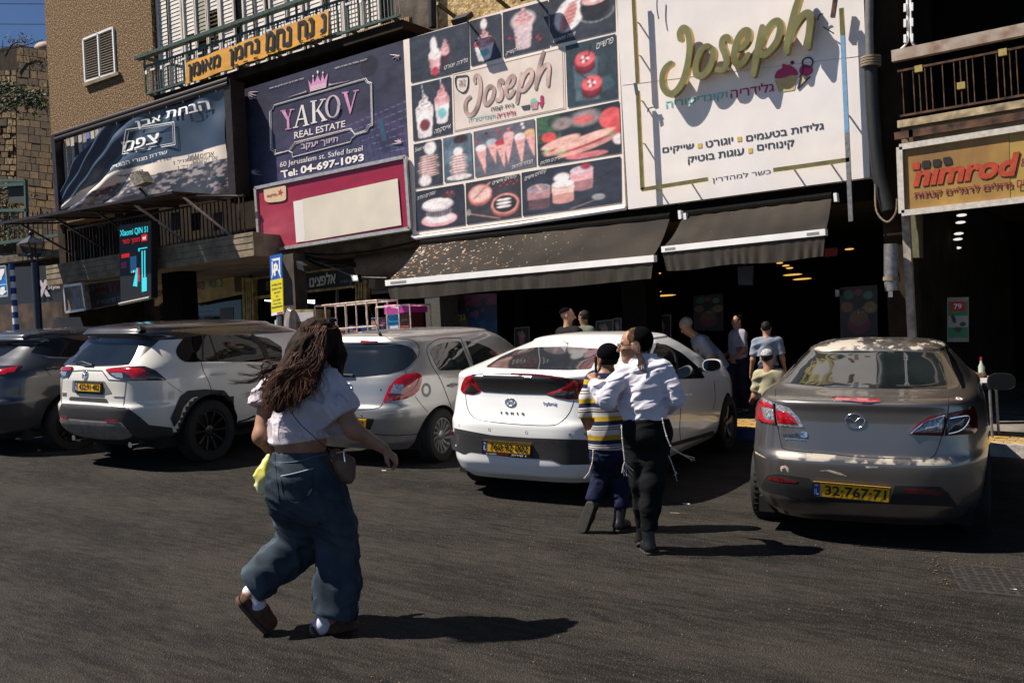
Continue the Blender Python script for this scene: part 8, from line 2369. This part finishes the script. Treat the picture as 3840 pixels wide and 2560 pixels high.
crate([(1582,955),(1752,950),(1752,1200),(1584,1200)],12.12,DBL,'wide dark blue box in the longer cage')
crate([(1756,860),(1812,855),(1815,1200),(1758,1200)],12.08,mat('box_striped_base',(.45,.42,.44),.5),'tall box with red and blue stripes at the right end of the longer cage',((.02,.12,DBL),(.14,.2,ORG),(.24,.30,MAR),(.34,.38,ORG),(.44,.48,DBL),(.55,.6,ORG),(.65,.68,DBL)))
crate([(1850,865),(1945,850),(1945,1200),(1852,1200)],12.1,DBL,'navy box with an orange edge at the left of the smaller cage',((.0,.02,ORG),(.06,.14,MAR),(.2,.26,mat('box_red',(.3,.02,.03),.5))))
crate([(1980,780),(2120,770),(2122,1200),(1982,1200)],12.05,BLU,'bright blue box with a white phone picture in the smaller cage',((.0,.04,MAG),(.06,.10,M_WHITE),(.42,.9,mat('phone_print',(.45,.55,.65),.4))))
crate([(2142,800),(2264,795),(2266,1200),(2144,1200)],12.05,MAR,'maroon box beside the bright blue box in the smaller cage',((.42,.44,ORG),(.47,.49,ORG),(.52,.54,ORG)),(heb('מחיר'),(.25,.2,.8,.28),mat('olive_ink',(.2,.2,.02),.5)))
crate([(1925,680),(2262,708),(2262,785),(1925,765)],12.0,MAG,'flat magenta box lying on top of the smaller cage',None,('bag',(.3,.1,.6,.4),M_WHITE),.45)
crate([(700,752),(985,745),(988,935),(705,940)],12.3,mat('yellowed_wood',(.34,.26,.14),.6,var=.35,scale=6),'yellowish wooden crate with a pasted label behind the running woman',((.2,.8,mat('label_grey',(.40,.38,.42),.6)),),None,.4)
sd=SDF();c1=P(*r9([(1230,1090)])[0],12.2);sd.ell(c1,(.20,.15,.17),k=.03);sd.ell(c1 +[.2,0,-.1],(.16,.13,.14),k=.08);sd.ell(c1 +[-.2,0,-.1],(.16,.13,.2),k=.08);sd.folds(.05,.09,None,6).folds(.02,.03,None,7)
o_=obj('plastic_sack',sd.mesh(.014),mat('clear_plastic_red',(.50,.20,.18),.15,scale=6,col2=(.32,.25,.20),spec=.9),smooth=True,sharp=2);o_['label']='crumpled clear plastic sack of red goods in the longer wire cage';o_['category']='sack'
sd=SDF();c1=P(*r9([(690,980)])[0],12.25);sd.ell(c1,(.12,.12,.32),k=.03);sd.folds(.05,.09,UP,6)
o_=obj('plastic_wrap',sd.mesh(.014),mat('clear_plastic',(.30,.26,.22),.1,scale=7,col2=(.16,.13,.11),spec=.9),smooth=True,sharp=2);o_['label']='shiny crumpled plastic wrap beside the wooden crate';o_['category']='plastic wrap'

# ---- LED advertising panel
led=root('led_screen',P(505,990,12.0),'tall black LED screen showing cyan and red phone advertising','screen')
lq=pq([(446,846),(567,828),(567,1116),(453,1140)],12.0)
obj('casing',MB().slab(lq,YB *.15),M_INK,led);obj('bottom_rail',MB().tube([lq[3]+[0,-.03,0],lq[2]+[0,-.03,0]],.03,8),M_ALU,led,smooth=True)
LC=mat('led_cyan',(.0,.1,.12),emit=(.05,.75,.85),estr=0.52);LR=mat('led_red',(.1,0,0),emit=(.75,.02,.02),estr=0.42);LB=mat('led_blue',(0,.02,.05),emit=(.02,.10,.25),estr=0.42);LW=mat('led_white',(.1,.1,.1),emit=(.8,.85,.9),estr=0.56);LG=mat('led_green',(0,.1,.05),emit=(.1,.7,.3),estr=0.42)
l2=off(lq,YF *.004)
def ledt(s_,r_,m,b=.02):mb=MB();text3(mb,s_,lerpq(l2,*r_),None,b);obj('lit_text',mb,m,led)
ledt('Xiaomi QIN S1',(.03,.06,.90,.155),LC);ledt(heb('תומך כשר'),(.10,.19,.66,.26),LR,.04)
for q4,m_ in (((.70,.16,.88,.25),LR),((.06,.37,.32,.42),LR),((.60,.33,.88,.345),LC),((.60,.33,.64,.37),LC),((.70,.37,.74,.72),LC),((.78,.37,.82,.72),LC),((.70,.72,.86,.90),LC),((.34,.42,.54,.62),LB),((.36,.60,.40,.63),LG),((.42,.60,.46,.63),LW),((.48,.60,.52,.63),LC),((.58,.58,.64,.76),LR),((.04,.47,.22,.55),mat('led_violet',(.02,0,.03),emit=(.10,.01,.06),estr=0.28))):
 obj('lit_area',MB().slab(lerpq(off(lq,YF *.002),*q4),YB *.001),m_,led)
obj('lit_area',MB().prism([quadmap(l2,[a],[b])[0] for a,b in ((.54,.42),(.58,.42),(.56,.18),(.42,.20))],YF *.001),LC,led);ledt('mi',(.74,.18,.84,.23),LW,.03)
# ---- one sign by the LED screen, its shaded and sunlit parts coloured apart
fs=root('shop_sign',P(390,1070,12.5),'shaded part of a shop sign, coloured dark, with dull red and grey lettering left of the LED screen','sign')
fq=pq(r10([(1190,830),(1725,760),(1735,1100),(1310,1180)]),12.6);obj('board',MB().slab(fq,YB *.1),mat('shaded_board',(.022,.016,.014),.6),fs)  # dark colour stands for the shaded part of the sign
mb=MB();text3(mb,heb('חומר בסיסי'),pq(r10([(1350,860),(1712,800),(1712,930),(1355,980)]),12.58),None,.03);obj('lettering',mb,mat('dull_red',(.16,.015,.012),.6),fs)
mb=MB();text3(mb,heb('כל סוגי המכשירים'),pq(r10([(1390,1040),(1725,985),(1725,1060),(1392,1115)]),12.58),None,.01);text3(mb,heb("גע'"),pq(r10([(1225,880),(1345,865),(1345,920),(1230,950)]),12.58),None,.01);obj('lettering',mb,M_STEEL,fs)
lb_=root('sign_lit_part',P(285,1120,12.3),'worn sunlit part of the shop sign, coloured pale, in a grey frame near the left pillar','sign')
bq2=pq(r10([(930,855),(1185,822),(1240,1182),(960,1225)]),12.3);obj('panel',MB().slab(bq2,YB *.12),mat('sunlit_cream',(.30,.24,.17),.6,var=.3,scale=5),lb_);obj('frame',frame(MB(),off(bq2,YF *.01),.05,.05),M_ALU,lb_)  # pale colour stands for the sunlit part of the sign
for q4,m_ in (((.42,.18,.58,.85),mat('faded_lilac',(.32,.24,.30),.6)),((.62,.5,.76,.9),mat('faded_grey',(.30,.28,.28),.6)),((.1,.1,.14,.9),M_CONC),((.2,.1,.24,.9),M_CONC)):obj('print_patch',MB().slab(lerpq(off(bq2,YF *.003),*q4),YB *.002),m_,lb_)
# ---- shop with coloured Hebrew letters
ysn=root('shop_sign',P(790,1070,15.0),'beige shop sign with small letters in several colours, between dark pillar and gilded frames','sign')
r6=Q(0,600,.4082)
y6=pq(r6([(1720,1080),(2250,1030),(2290,1215),(1722,1330)]),15.0);obj('board',MB().slab(y6,YB *.1),mat('sign_beige',(.50,.38,.17),.8,var=.2,scale=4),ysn)  # beige board with slight mottling
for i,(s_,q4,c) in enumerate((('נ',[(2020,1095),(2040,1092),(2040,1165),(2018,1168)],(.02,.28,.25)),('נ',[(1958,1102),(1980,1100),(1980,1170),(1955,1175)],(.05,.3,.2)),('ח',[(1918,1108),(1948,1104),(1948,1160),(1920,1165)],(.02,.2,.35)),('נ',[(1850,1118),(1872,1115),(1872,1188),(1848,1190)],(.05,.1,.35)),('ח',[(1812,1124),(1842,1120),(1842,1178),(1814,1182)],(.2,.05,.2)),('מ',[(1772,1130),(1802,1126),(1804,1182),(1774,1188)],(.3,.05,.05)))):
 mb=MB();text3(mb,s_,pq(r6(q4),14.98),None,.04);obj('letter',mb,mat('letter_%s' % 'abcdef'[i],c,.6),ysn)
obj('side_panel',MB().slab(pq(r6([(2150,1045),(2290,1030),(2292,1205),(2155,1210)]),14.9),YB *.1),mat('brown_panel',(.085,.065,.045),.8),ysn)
ysn2=root('shop_sign',P(595,1100,15.0),'cream shop sign fragment with dark red letters right of the LED screen','sign');obj('board',MB().slab(pq(r6([(1420,1060),(1500,1050),(1500,1270),(1420,1340)]),14.6),YB *.1),mat('sign_beige',(.26,.20,.10)),ysn2)
mb=MB();text3(mb,heb('זמן'),pq(r6([(1424,1205),(1495,1190),(1495,1260),(1426,1290)]),14.58),None,.03);obj('lettering',mb,mat('dull_red',(.16,.015,.012)),ysn2)
win=root('shop_window',P(805,1170,15.3),'dark shop window with white shelves inside, under the beige sign','window');wq_=pq(r6([(1725,1340),(2215,1280),(2220,1560),(1725,1570)]),15.3)
obj('glass',MB().slab(wq_,YB *.02),mat('dark_window',(.010,.012,.013),.08,var=.2),win)
for k in range(3):obj('shelf',MB().slab(lerpq(off(wq_,YF *.01),.02,.28+.24*k,.5,.295+.24*k),YB *.005),mat('dim_shelf',(.10,.10,.10),.6),win)
obj('window_print',MB().slab(lerpq(off(wq_,YF *.01),.62,.22,.86,.75),YB *.005),mat('dim_print',(.10,.10,.13),.6),win)
# ---- X Style shop
xs_=root('shop_sign',P(140,1050,15.0),'black shop sign with a big grey letter X, behind the lamp post','sign')
obj('board',MB().slab(pq(r10([(-60,590),(935,545),(935,1065),(-60,1120)]),15.4),YB *.1),M_INK,xs_)
XM=mat('letter_grey',(.42,.38,.42),.6);mb=MB()
q4=pq(r10([(545,770),(715,755),(725,1000),(555,1010)]),15.36);mb.prism([quadmap(q4,[a],[b])[0] for a,b in ((0,1),(.28,1),(1,0),(.68,0))],YF *.01);obj('letter',mb,XM,xs_)
mb=MB();mb.prism([quadmap(q4,[a],[b])[0]-YB *.012 for a,b in ((.62,1),(.98,1),(.32,0),(.02,0))],YF *.01);obj('letter',mb,XM,xs_)
mb=MB();text3(mb,'Style',pq(r10([(682,838),(858,832),(858,900),(684,915)]),15.36),None,.02);obj('lettering',mb,XM,xs_)
sh=root('storefront',P(100,1180,16),'dim brown shop interior behind the striped pole','shop front');obj('wall',MB().slab(pq([(-80,1115),(600,1075),(600,1280),(-80,1290)],16.5),YB *.1),mat('dim_brown_wall',(.06,.035,.025),.9,var=.4,scale=3),sh)
af=root('sandwich_board',P(215,1225,13.2),'black sandwich board beside the lamp post','sign');obj('front_panel',MB().slab(pq(r10([(830,1300),(1150,1295),(1240,1560),(930,1560)]),13.2),YB *.03),M_INK,af);obj('side_panel',MB().slab(pq(r10([(800,1300),(830,1300),(930,1560),(740,1560)]),13.25),YB *.03),M_WOODD,af)
# ---- road sign on a striped pole, lamp post
rsn=root('road_sign',P(44,1240,10.9),'blue road sign with a pointing hand on a blue and white striped pole','sign')
pt,pbm=P(43,990,10.9),P(63,1256,10.9);n=13;dvec=(pbm -pt) / 11.8
for k in range(n +8):
 a=pt + dvec * k;
 if a[2] < gz(a[0],10.9):break
 obj('pole_band',MB().tube([a,a +dvec],.058,14),M_WHITE if k % 2 else mat('pole_blue',(.015,.05,.22),.4),rsn,smooth=True)
sgq=pq(r10([(-90,580),(92,562),(128,990),(-90,1010)]),10.8);obj('panel',MB().slab(sgq,YB *.02),mat('road_sign_blue',(.01,.16,.50),.4),rsn);obj('frame',frame(MB(),off(sgq,YF *.01),.03,.03),M_ALU,rsn)
mb=MB();mb.prism([quadmap(off(sgq,YF *.006),[a],[b])[0] for a,b in ((.3,.95),(.9,.97),(.8,.76),(.66,.66),(.58,.54),(.48,.56),(.5,.64),(.3,.64))],YF *.002);obj('hand_mark',mb,M_WHITE,rsn)
mb=MB();mb.prism([quadmap(off(sgq,YF *.006),[a],[b])[0] for a,b in ((.5,.30),(.78,.32),(.78,.18),(.95,.17),(.6,.04),(.4,.08))],YF *.002);obj('arrow_mark',mb,M_WHITE,rsn)
obj('divider',MB().slab(lerpq(off(sgq,YF *.004),0,.60,1,.62),YB *.002),M_WHITE,rsn)
lp=root('street_lamp',P(140,1240,11.0),'old-style lantern street lamp on a dark blue post','street lamp')
lt_,lbm=P(131,985,11.0),P(150,1300,11.0);LPM=mat('lamp_post_blue',(.012,.018,.04),.4,var=.2)
obj('post',MB().tube([lt_,lbm,lbm +(lbm -lt_)*1.2],.075,14),LPM,lp,smooth=True)
apx=P(116,880,11.0);rw=(P(162,914,11.0)-P(76,914,11.0))[0] * .24;cz=P(119,914,11.0)
mb=MB();mb.add([tuple(apx)]+[tuple(cz +[sx *rw,sy *rw,0]) for sx,sy in ((-1,-1),(1,-1),(1,1),(-1,1))],[(0,1,2),(0,2,3),(0,3,4),(0,4,1),(1,2,3,4)]);obj('lantern_roof',mb,LPM,lp)
bc=P(129,965,11.0)
for sx,sy in ((-1,-1),(1,-1),(1,1),(-1,1)):obj('lantern_rib',MB().tube([cz +[sx *rw *.8,sy *rw *.8,0],bc +[sx *rw *.35,sy *rw *.35,0]],.015,5),LPM,lp)
obj('lantern_glass',MB().add([tuple(cz +[sx *rw *.78,sy *rw *.78,0]) for sx,sy in ((-1,-1),(1,-1),(1,1),(-1,1))]+[tuple(bc +[sx *rw *.34,sy *rw *.34,0]) for sx,sy in ((-1,-1),(1,-1),(1,1),(-1,1))],[(0,1,5,4),(1,2,6,5),(2,3,7,6),(3,0,4,7)]),mat('lantern_pane',(.10,.09,.07),.1,alpha=.35),lp)
obj('lantern_ring',MB().tube([bc +[rw *.55*math.cos(a),rw *.55*math.sin(a),.05] for a in np.linspace(0,2*math.pi,17)],.02,5),LPM,lp)
for k in range(4):a=k * math.pi / 2 + .4;obj('scroll',MB().tube(crom([bc +[rw *.5*math.cos(a),rw *.5*math.sin(a),.05],bc +[rw *.3*math.cos(a),rw *.3*math.sin(a),-.08],lt_],4),.012,5),LPM,lp)
obj('finial',MB().ball(apx +[0,0,.03],.05,10,6),LPM,lp,smooth=True)

# ================================================================== old stone building far left, tree, wires
sb=root('stone_building',(-45,24,2),'old sandstone building beyond the pebbledash block','building')
SY=24.0
obj('wall_core',MB().slab(pq([(62,165),(240,205),(240,950),(62,950)],SY +.12),YB *4),M_DARK2,sb);obj('wall_core',MB().slab(pq([(-200,225),(62,170),(62,950),(-200,950)],SY +.9),YB *4),M_DARK2,sb)
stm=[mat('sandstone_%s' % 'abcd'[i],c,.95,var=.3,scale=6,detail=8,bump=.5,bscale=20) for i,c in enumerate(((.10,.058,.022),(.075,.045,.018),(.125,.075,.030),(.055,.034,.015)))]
row=0;y=176.0
while y < 900:
 h=rg.uniform(23,30);x=62.0 -(row % 2) * 0
 while x < 226:
  w=rg.uniform(22,52);x1=min(x +w,228)
  sl_=.0
  top=1 if row == 0 else 0
  q4=[(x +1.2,y +(x -62)*.12+1),(x1 -1.2,y +(x1 -62)*.12+1),(x1 -1.2,y +h +(x1 -62)*.12-1),(x +1.2,y +h +(x -62)*.12-1)]
  dz=rg.uniform(0,.05);obj('stone',MB().slab(pq(q4,SY -dz),YB *.3),stm[int(rg.integers(4))],sb,recalc=False);x=x1
 y += h;row += 1
# rough end wall; sunlight is put into its paler stone colour
y=262.0
sunl=mat('stone_sunlit_tint',(.22,.145,.065),.95,var=.5,scale=9,bump=.8,detail=9)
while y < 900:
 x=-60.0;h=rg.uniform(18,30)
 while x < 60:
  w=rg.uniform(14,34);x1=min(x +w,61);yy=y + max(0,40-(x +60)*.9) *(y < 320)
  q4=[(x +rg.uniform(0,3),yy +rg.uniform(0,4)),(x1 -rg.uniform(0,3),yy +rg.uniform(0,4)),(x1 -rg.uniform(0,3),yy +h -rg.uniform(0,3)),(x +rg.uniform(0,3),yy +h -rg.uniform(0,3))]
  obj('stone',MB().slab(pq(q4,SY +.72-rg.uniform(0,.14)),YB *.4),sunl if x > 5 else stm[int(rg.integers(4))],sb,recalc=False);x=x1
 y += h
obj('roof_dome',MB().ball(P(172,190,30),(.6,.6,.45),16,10),mat('plaster_dome',(.45,.32,.22),.8),sb,smooth=True)
def tree(name,lab,base,limbs,clumps,lm,leaf=.10,n=60):
 r_=root(name,base,lab,'tree')
 for i,(pts,rr) in enumerate(limbs):obj('trunk' if i == 0 else 'limb',MB().tube(crom(pts,5),list(np.linspace(rr,rr *.35,(len(pts)-1)*5+1)),8),mat('bark',(.09,.065,.04),.95,var=.4,scale=14,bump=.5),r_,smooth=True)
 mb=MB()
 for c,rad in clumps:
  for k in range(int(n *rad /.5)):
   p=np.asarray(c) + rg.normal(size=3) * rad * .45;a=rg.normal(size=3);a /= np.linalg.norm(a);b=np.cross(a,rg.normal(size=3));b /= np.linalg.norm(b);s_=leaf * rg.uniform(.6,1.3)
   mb.add([p -a *s_,p +b *s_ *.4,p +a *s_,p -b *s_ *.4],[(0,1,2,3)])
 obj('crown',mb,lm,r_,recalc=False);return r_
LEAF=mat('leaf_green',(.055,.085,.022),.7,var=.6,scale=3)
tc_=[P(px,py,19.5) for px,py in ((20,330),(60,350),(100,355),(140,372),(165,385),(10,370),(50,395),(120,390),(-30,350))]
tree('tree','leafy branches hanging over the old stone wall at the left edge',P(-60,900,19.5),[([P(-80,1000,19.5),P(-60,700,19.5),P(-20,420,19.5)],.16),([P(-30,450,19.5),P(40,400,19.5),P(110,385,19.5)],.05),([P(-20,420,19.5),P(80,370,19.5),P(180,380,19.5)],.04)],[(c,.42) for c in tc_],LEAF,.07,190)
tree('tree','thin bare-looking shrub growing on top of the old stone wall',P(60,172,24),[([P(20,210,23.6),P(50,165,23.6),P(100,155,23.6)],.05),([P(10,200,23.6),P(10,150,23.6)],.03)],[(P(px,py,23.6),.28) for px,py in ((40,150),(70,150),(92,138),(112,152),(60,162),(85,165))],mat('leaf_olive',(.12,.11,.04),.8,var=.5,scale=3),.05,60)
tree('tree','dark bushes behind the railings at the far left',P(-20,850,20),[([P(-40,950,20),P(-30,750,20)],.08)],[(P(px,py,19.8),.5) for px,py in ((0,760),(40,800),(10,840),(60,850),(-30,800),(60,740),(30,880))],LEAF,.08,120)
for i,(y0,y1) in enumerate(((15,16),(91,92),(176,178))):
 o_=obj('overhead_wire',MB().tube([P(-100,y0,20+i),P(200,y1,20+i)],.012,5),M_CABLE);o_['label']=('topmost','middle','lowest')[i] + ' of the three level wires crossing the blue sky';o_['category']='wire'
o_=obj('overhead_wire',MB().tube(crom([P(-60,205,17),P(60,180,17),P(160,150,17)],6),.012,5),M_CABLE);o_['label']='slanting wire rising past the shrub on the stone wall';o_['category']='wire'
fe=root('fence',P(60,850,17),'dark green iron fence in front of the old stone building','fence')
for a,b in (((-60,700),(96,690)),((-60,678),(94,676)),((96,676),(102,850)),((-60,790),(104,788)),((-60,920),(230,880))):obj('bar',MB().bar(P(*a,17),P(*b,17),.09),M_GREEN,fe)
for k in range(14):obj('bar',MB().bar(P(-40+k *18,794,17),P(-36+k *18,905,17),.03),M_WOODD,fe)
obj('panel',MB().slab(pq([(30,685),(90,680),(92,760),(34,764)],17.1),YB *.05),mat('dark_grey_panel',(.03,.035,.03),.8),fe)
lw=root('low_building',P(100,950,18),'dark low building under the fence at the far left','building');obj('wall',MB().slab(pq([(-120,975),(300,925),(300,1300),(-120,1300)],18),YB *3),M_DARK2,lw);obj('ledge',MB().slab(pq([(-120,975),(260,930),(260,955),(-120,1002)],17.6),YB *.6),M_CONCD,lw)
gal=root('gallery_railing',P(700,850,13.0),'dark iron gallery railing behind the sheet canopy, above the concrete beam','railing')
for z in (4.30,5.05):obj('rail',MB().bar((-21,12.75,z),(-15.0,12.75,z),.04),M_WOODD,gal)
for k in range(50):obj('baluster',MB().bar((-21+k *.122,12.75,4.3),(-21+k *.122,12.75,5.05),.02),M_WOODD if k % 3 else M_IRON,gal)
for k,px in enumerate((430,470,640,720,800)):obj('cloth',MB().slab(pq([(px,800),(px +30,795),(px +30,860),(px,866)],12.9),YB *.02),(M_WOODD,M_DARK2)[k % 2],gal)

# ================================================================== people in the shade
def standing(px,pytop,Y,h,face,lab,shirt,pants=NV,hair=HAIRD,cap=None,lean=0.0,arms=((.12,-.25,.05),(.12,-.25,.05)),top_z=None,extra=None,build=1.0,skin=SKIN2,res=.010,hd_turn=None):
 t=P(px,pytop,Y);feet=np.array([t[0],t[1],pz(t[0],t[1]) if Y > CURB_Y else gz(t[0],t[1])])
 hh=t[2] - feet[2];s=hh / 1.72 if h is None else h / 1.72
 r_=root('person',feet,lab,'person')
 f_=np.array([face[0],face[1],0.0]);f_ /= np.linalg.norm(f_);sd_=np.cross(f_,[0,0,1]);up=np.array([0,0,1.0])
 top=np.array([t[0],t[1],t[2]])
 ln=lambda z:f_ * lean * max(0,z -.95) * s
 def at_(x,y,z):return np.array([t[0],t[1],t[2]-(1.72-z)*s]) + sd_ * x * s + f_ * y * s + ln(z) - ln(1.72)
 hf_=f_ if hd_turn is None else np.array([hd_turn[0],hd_turn[1],hd_turn[2] if len(hd_turn) > 2 else -.05]);b=build
 sk=SDF();hc=at_(0,.0,1.60);hat_=add_head(sk,hc,hf_,s=s *1.0)
 sk.cap(hc -up *.06*s,at_(0,-.02,1.42),.055*s,.06*s,k=.03)
 bb=min(1,b) * s;sk.chain([at_(0,0,1.36),at_(0,0,1.15),at_(0,0,.95)],[.10*bb,.105*bb,.11*bb],k=.04,flat=(sd_,1.22))
 H=[]
 for sg,(ax,az,ay) in zip((-1,1),arms):
  shp=at_(sg *.19*b,0,1.38);el=at_(sg *(.22*b +ax *.3),ay *.3-.02,1.10);wr=at_(sg *(.20*b +ax),ay +.05,1.10+az)
  sk.chain([shp,el,wr],[.05*s,.042*s,.028*s],k=.02);hand(sk,wr,(wr -el),f_,-sd_ *sg,.92*s,.6);H.append((shp,el,wr))
 for sg in (-1,1):sk.chain([at_(sg *.09,0,.9),at_(sg *.10,.02,.48),at_(sg *.10,-.02,.06),at_(sg *.11,.14,.03)],[.08*s,.055*s,.04*s,.03*s],k=.03)
 obj('body',sk.mesh(res *.8),skin,r_,smooth=True,sharp=2)
 ts=SDF();ts.cap(at_(-.15*b,0,1.385),at_(.15*b,0,1.385),.075*s,.075*s,k=.05)
 ts.chain([at_(0,0,1.34),at_(0,.01,1.12),at_(0,.01,.92)],[.13*s *b,.135*s *b,.135*s *b],k=.05,flat=(sd_,1.28))
 for shp,el,wr in H:ts.cap(shp,shp *.25+el *.75,.068*s,.066*s,k=.03);ts.cut(shp *.22+el *.78,el -shp,.11)
 ts.cut(at_(0,0,.88),-up,.4).cut(at_(0,0,1.47),up,.12);ts.folds(.016,.07,up *.4+sd_,int(px) % 90)
 obj('shirt',ts.mesh(res),shirt,r_,smooth=True,sharp=2)
 tr=SDF();tr.cap(at_(-.05,0,.92),at_(.05,0,.92),.13*s,.13*s,k=.03)
 for sg in (-1,1):tr.chain([at_(sg *.09,0,.86),at_(sg *.10,.02,.48),at_(sg *.10,-.02,.10)],[.10*s,.08*s,.065*s],k=.03);tr.cut(at_(sg *.1,-.02,.09),-up,.12)
 tr.folds(.012,.06,up,3);obj('trousers',tr.mesh(res *1.2),pants,r_,smooth=True,sharp=2)
 for sg in (-1,1):
  so=SDF();so.chain([at_(sg *.10,-.04,.04),at_(sg *.105,.16,.035)],[.045*s,.042*s],k=.02);so.cut(at_(0,0,.0),-up,2);obj('shoe',so.mesh(.01),BS,r_,smooth=True,sharp=2)
 A_=np.array(head_frame(hf_))
 if hair is not None:
  hr=SDF();hr.ell(hat_(0,-.022,.03),np.array([.078,.093,.085])*s,A_,k=.01);hr.cut(hat_(0,.045,.02),A_[1]-A_[2]*.3,.5).cut(hat_(0,0,-.04),-A_[2],.5);hr.folds(.008,.02,None,2);obj('hair',hr.mesh(.007),hair,r_,smooth=True,sharp=2)
 if cap is not None:
  hr=SDF();hr.ell(hat_(0,-.03,.035),np.array([.083,.096,.090])*s,A_,k=.01);hr.cut(hat_(0,-.03,.060),(-A_[2]+A_[1]*.35),.5);obj('skullcap',hr.mesh(.006),cap,r_,smooth=True,sharp=1.5)
 eyes(hat_,r_,s)
 if extra:extra(r_,at_,hat_,f_,sd_,s)
 return r_
GT=noise_cloth('slate_blue_tee',(.19,.22,.27));GW=noise_cloth('pale_side_panel',(.40,.40,.42))
def ex1(r_,at_,hat_,f_,sd_,s):
 mb=MB();q4=[at_(.07,-.155,1.30),at_(-.10,-.155,1.30),at_(-.10,-.16,1.10),at_(.07,-.16,1.10)]
 mb=MB();q4=[at_(-.09,-.150,1.30),at_(.09,-.150,1.30),at_(.09,-.158,1.14),at_(-.09,-.158,1.14)];obj('back_patch',mb.slab(q4,-f_ *.004),mat('hi_vis_yellow',(.55,.62,.06),.7),r_)
 mb=MB();text3(mb,'BLUE',lerpq(off(q4,-f_ *.006),.15,.35,.85,.9),None,.02);obj('print',mb,M_NAVY,r_)
 bd=SDF();bd.ell(hat_(0,.055,-.075),np.array([.05,.042,.045])*s,k=.01);bd.folds(.008,.012,None,3);obj('beard',bd.mesh(.007),HAIRD,r_,smooth=True,sharp=2)
standing(2128,1153,11.3,None,(.35,1,0),'bald bearded man in a black T-shirt with a yellow back patch',noise_cloth('black_tee',(.014,.013,.014)),hair=None,cap=VELV,extra=ex1,hd_turn=(1,.55),skin=SKIN)
standing(2188,1162,11.9,None,(-.3,-.6,0),'man in a grey-green shirt facing the bald bearded man',noise_cloth('grey_green_shirt',(.10,.115,.09)),hd_turn=(-.8,.3))
def ex2(r_,at_,hat_,f_,sd_,s):
 q4=[at_(-.14,.150,1.27),at_(.10,.150,1.27),at_(.10,.158,1.08),at_(-.14,.158,1.08)];mb=MB();text3(mb,'86',[q4[1],q4[0],q4[3],q4[2]],None,.04);obj('number',mb,mat('number_red',(.16,.012,.02),.7),r_)
 mb=MB()
 for sg in (-1,1):mb.ball(hat_(sg *.03,.083,.012),(.024*s,.012,.018*s),8,5)
 obj('sunglasses',mb,M_GLASSD,r_,smooth=True)
standing(2548,1190,12.4,1.68,(-.75,-.55,0),'grey-haired man in sunglasses and blue T-shirt bending forward with number 86',GT,hair=mat('hair_grey',(.16,.15,.14),.7),lean=.75,arms=((.0,-.15,.30),(.05,.0,.25)),extra=ex2,hd_turn=(-1,-.35,-.9))
def strip2():
 m=noise_cloth('striped_white_shirt',(.26,.25,.31));return m
standing(2763,1180,13.2,None,(-.5,-.6,0),'man in a pale striped polo shirt standing in the dark doorway',strip2(),cap=VELV,arms=((.02,-.1,.15),(.02,-.1,.15)))
def ex4(r_,at_,hat_,f_,sd_,s):pass
standing(2872,1203,12.1,None,(-.25,1,0),'man in a light blue-grey T-shirt seen from behind, left of the grey saloon',GT,noise_cloth('dark_trousers',(.02,.02,.025)),build=.95,arms=((.10,-.22,.0),(.06,-.22,.05)),skin=SKIN)
KN=mat('crocheted_white',(.50,.50,.52),.95,scale=55,col2=(.12,.12,.13),bump=.4)
standing(2876,1308,9.7,1.32,(-.2,1,0),'small boy in a beige polo shirt and crocheted white skullcap',noise_cloth('beige_polo',(.36,.33,.22)),NV,hair=HAIRD,cap=KN,build=.74,arms=((.12,-.05,.15),(.05,-.2,.05)),skin=SKIN)
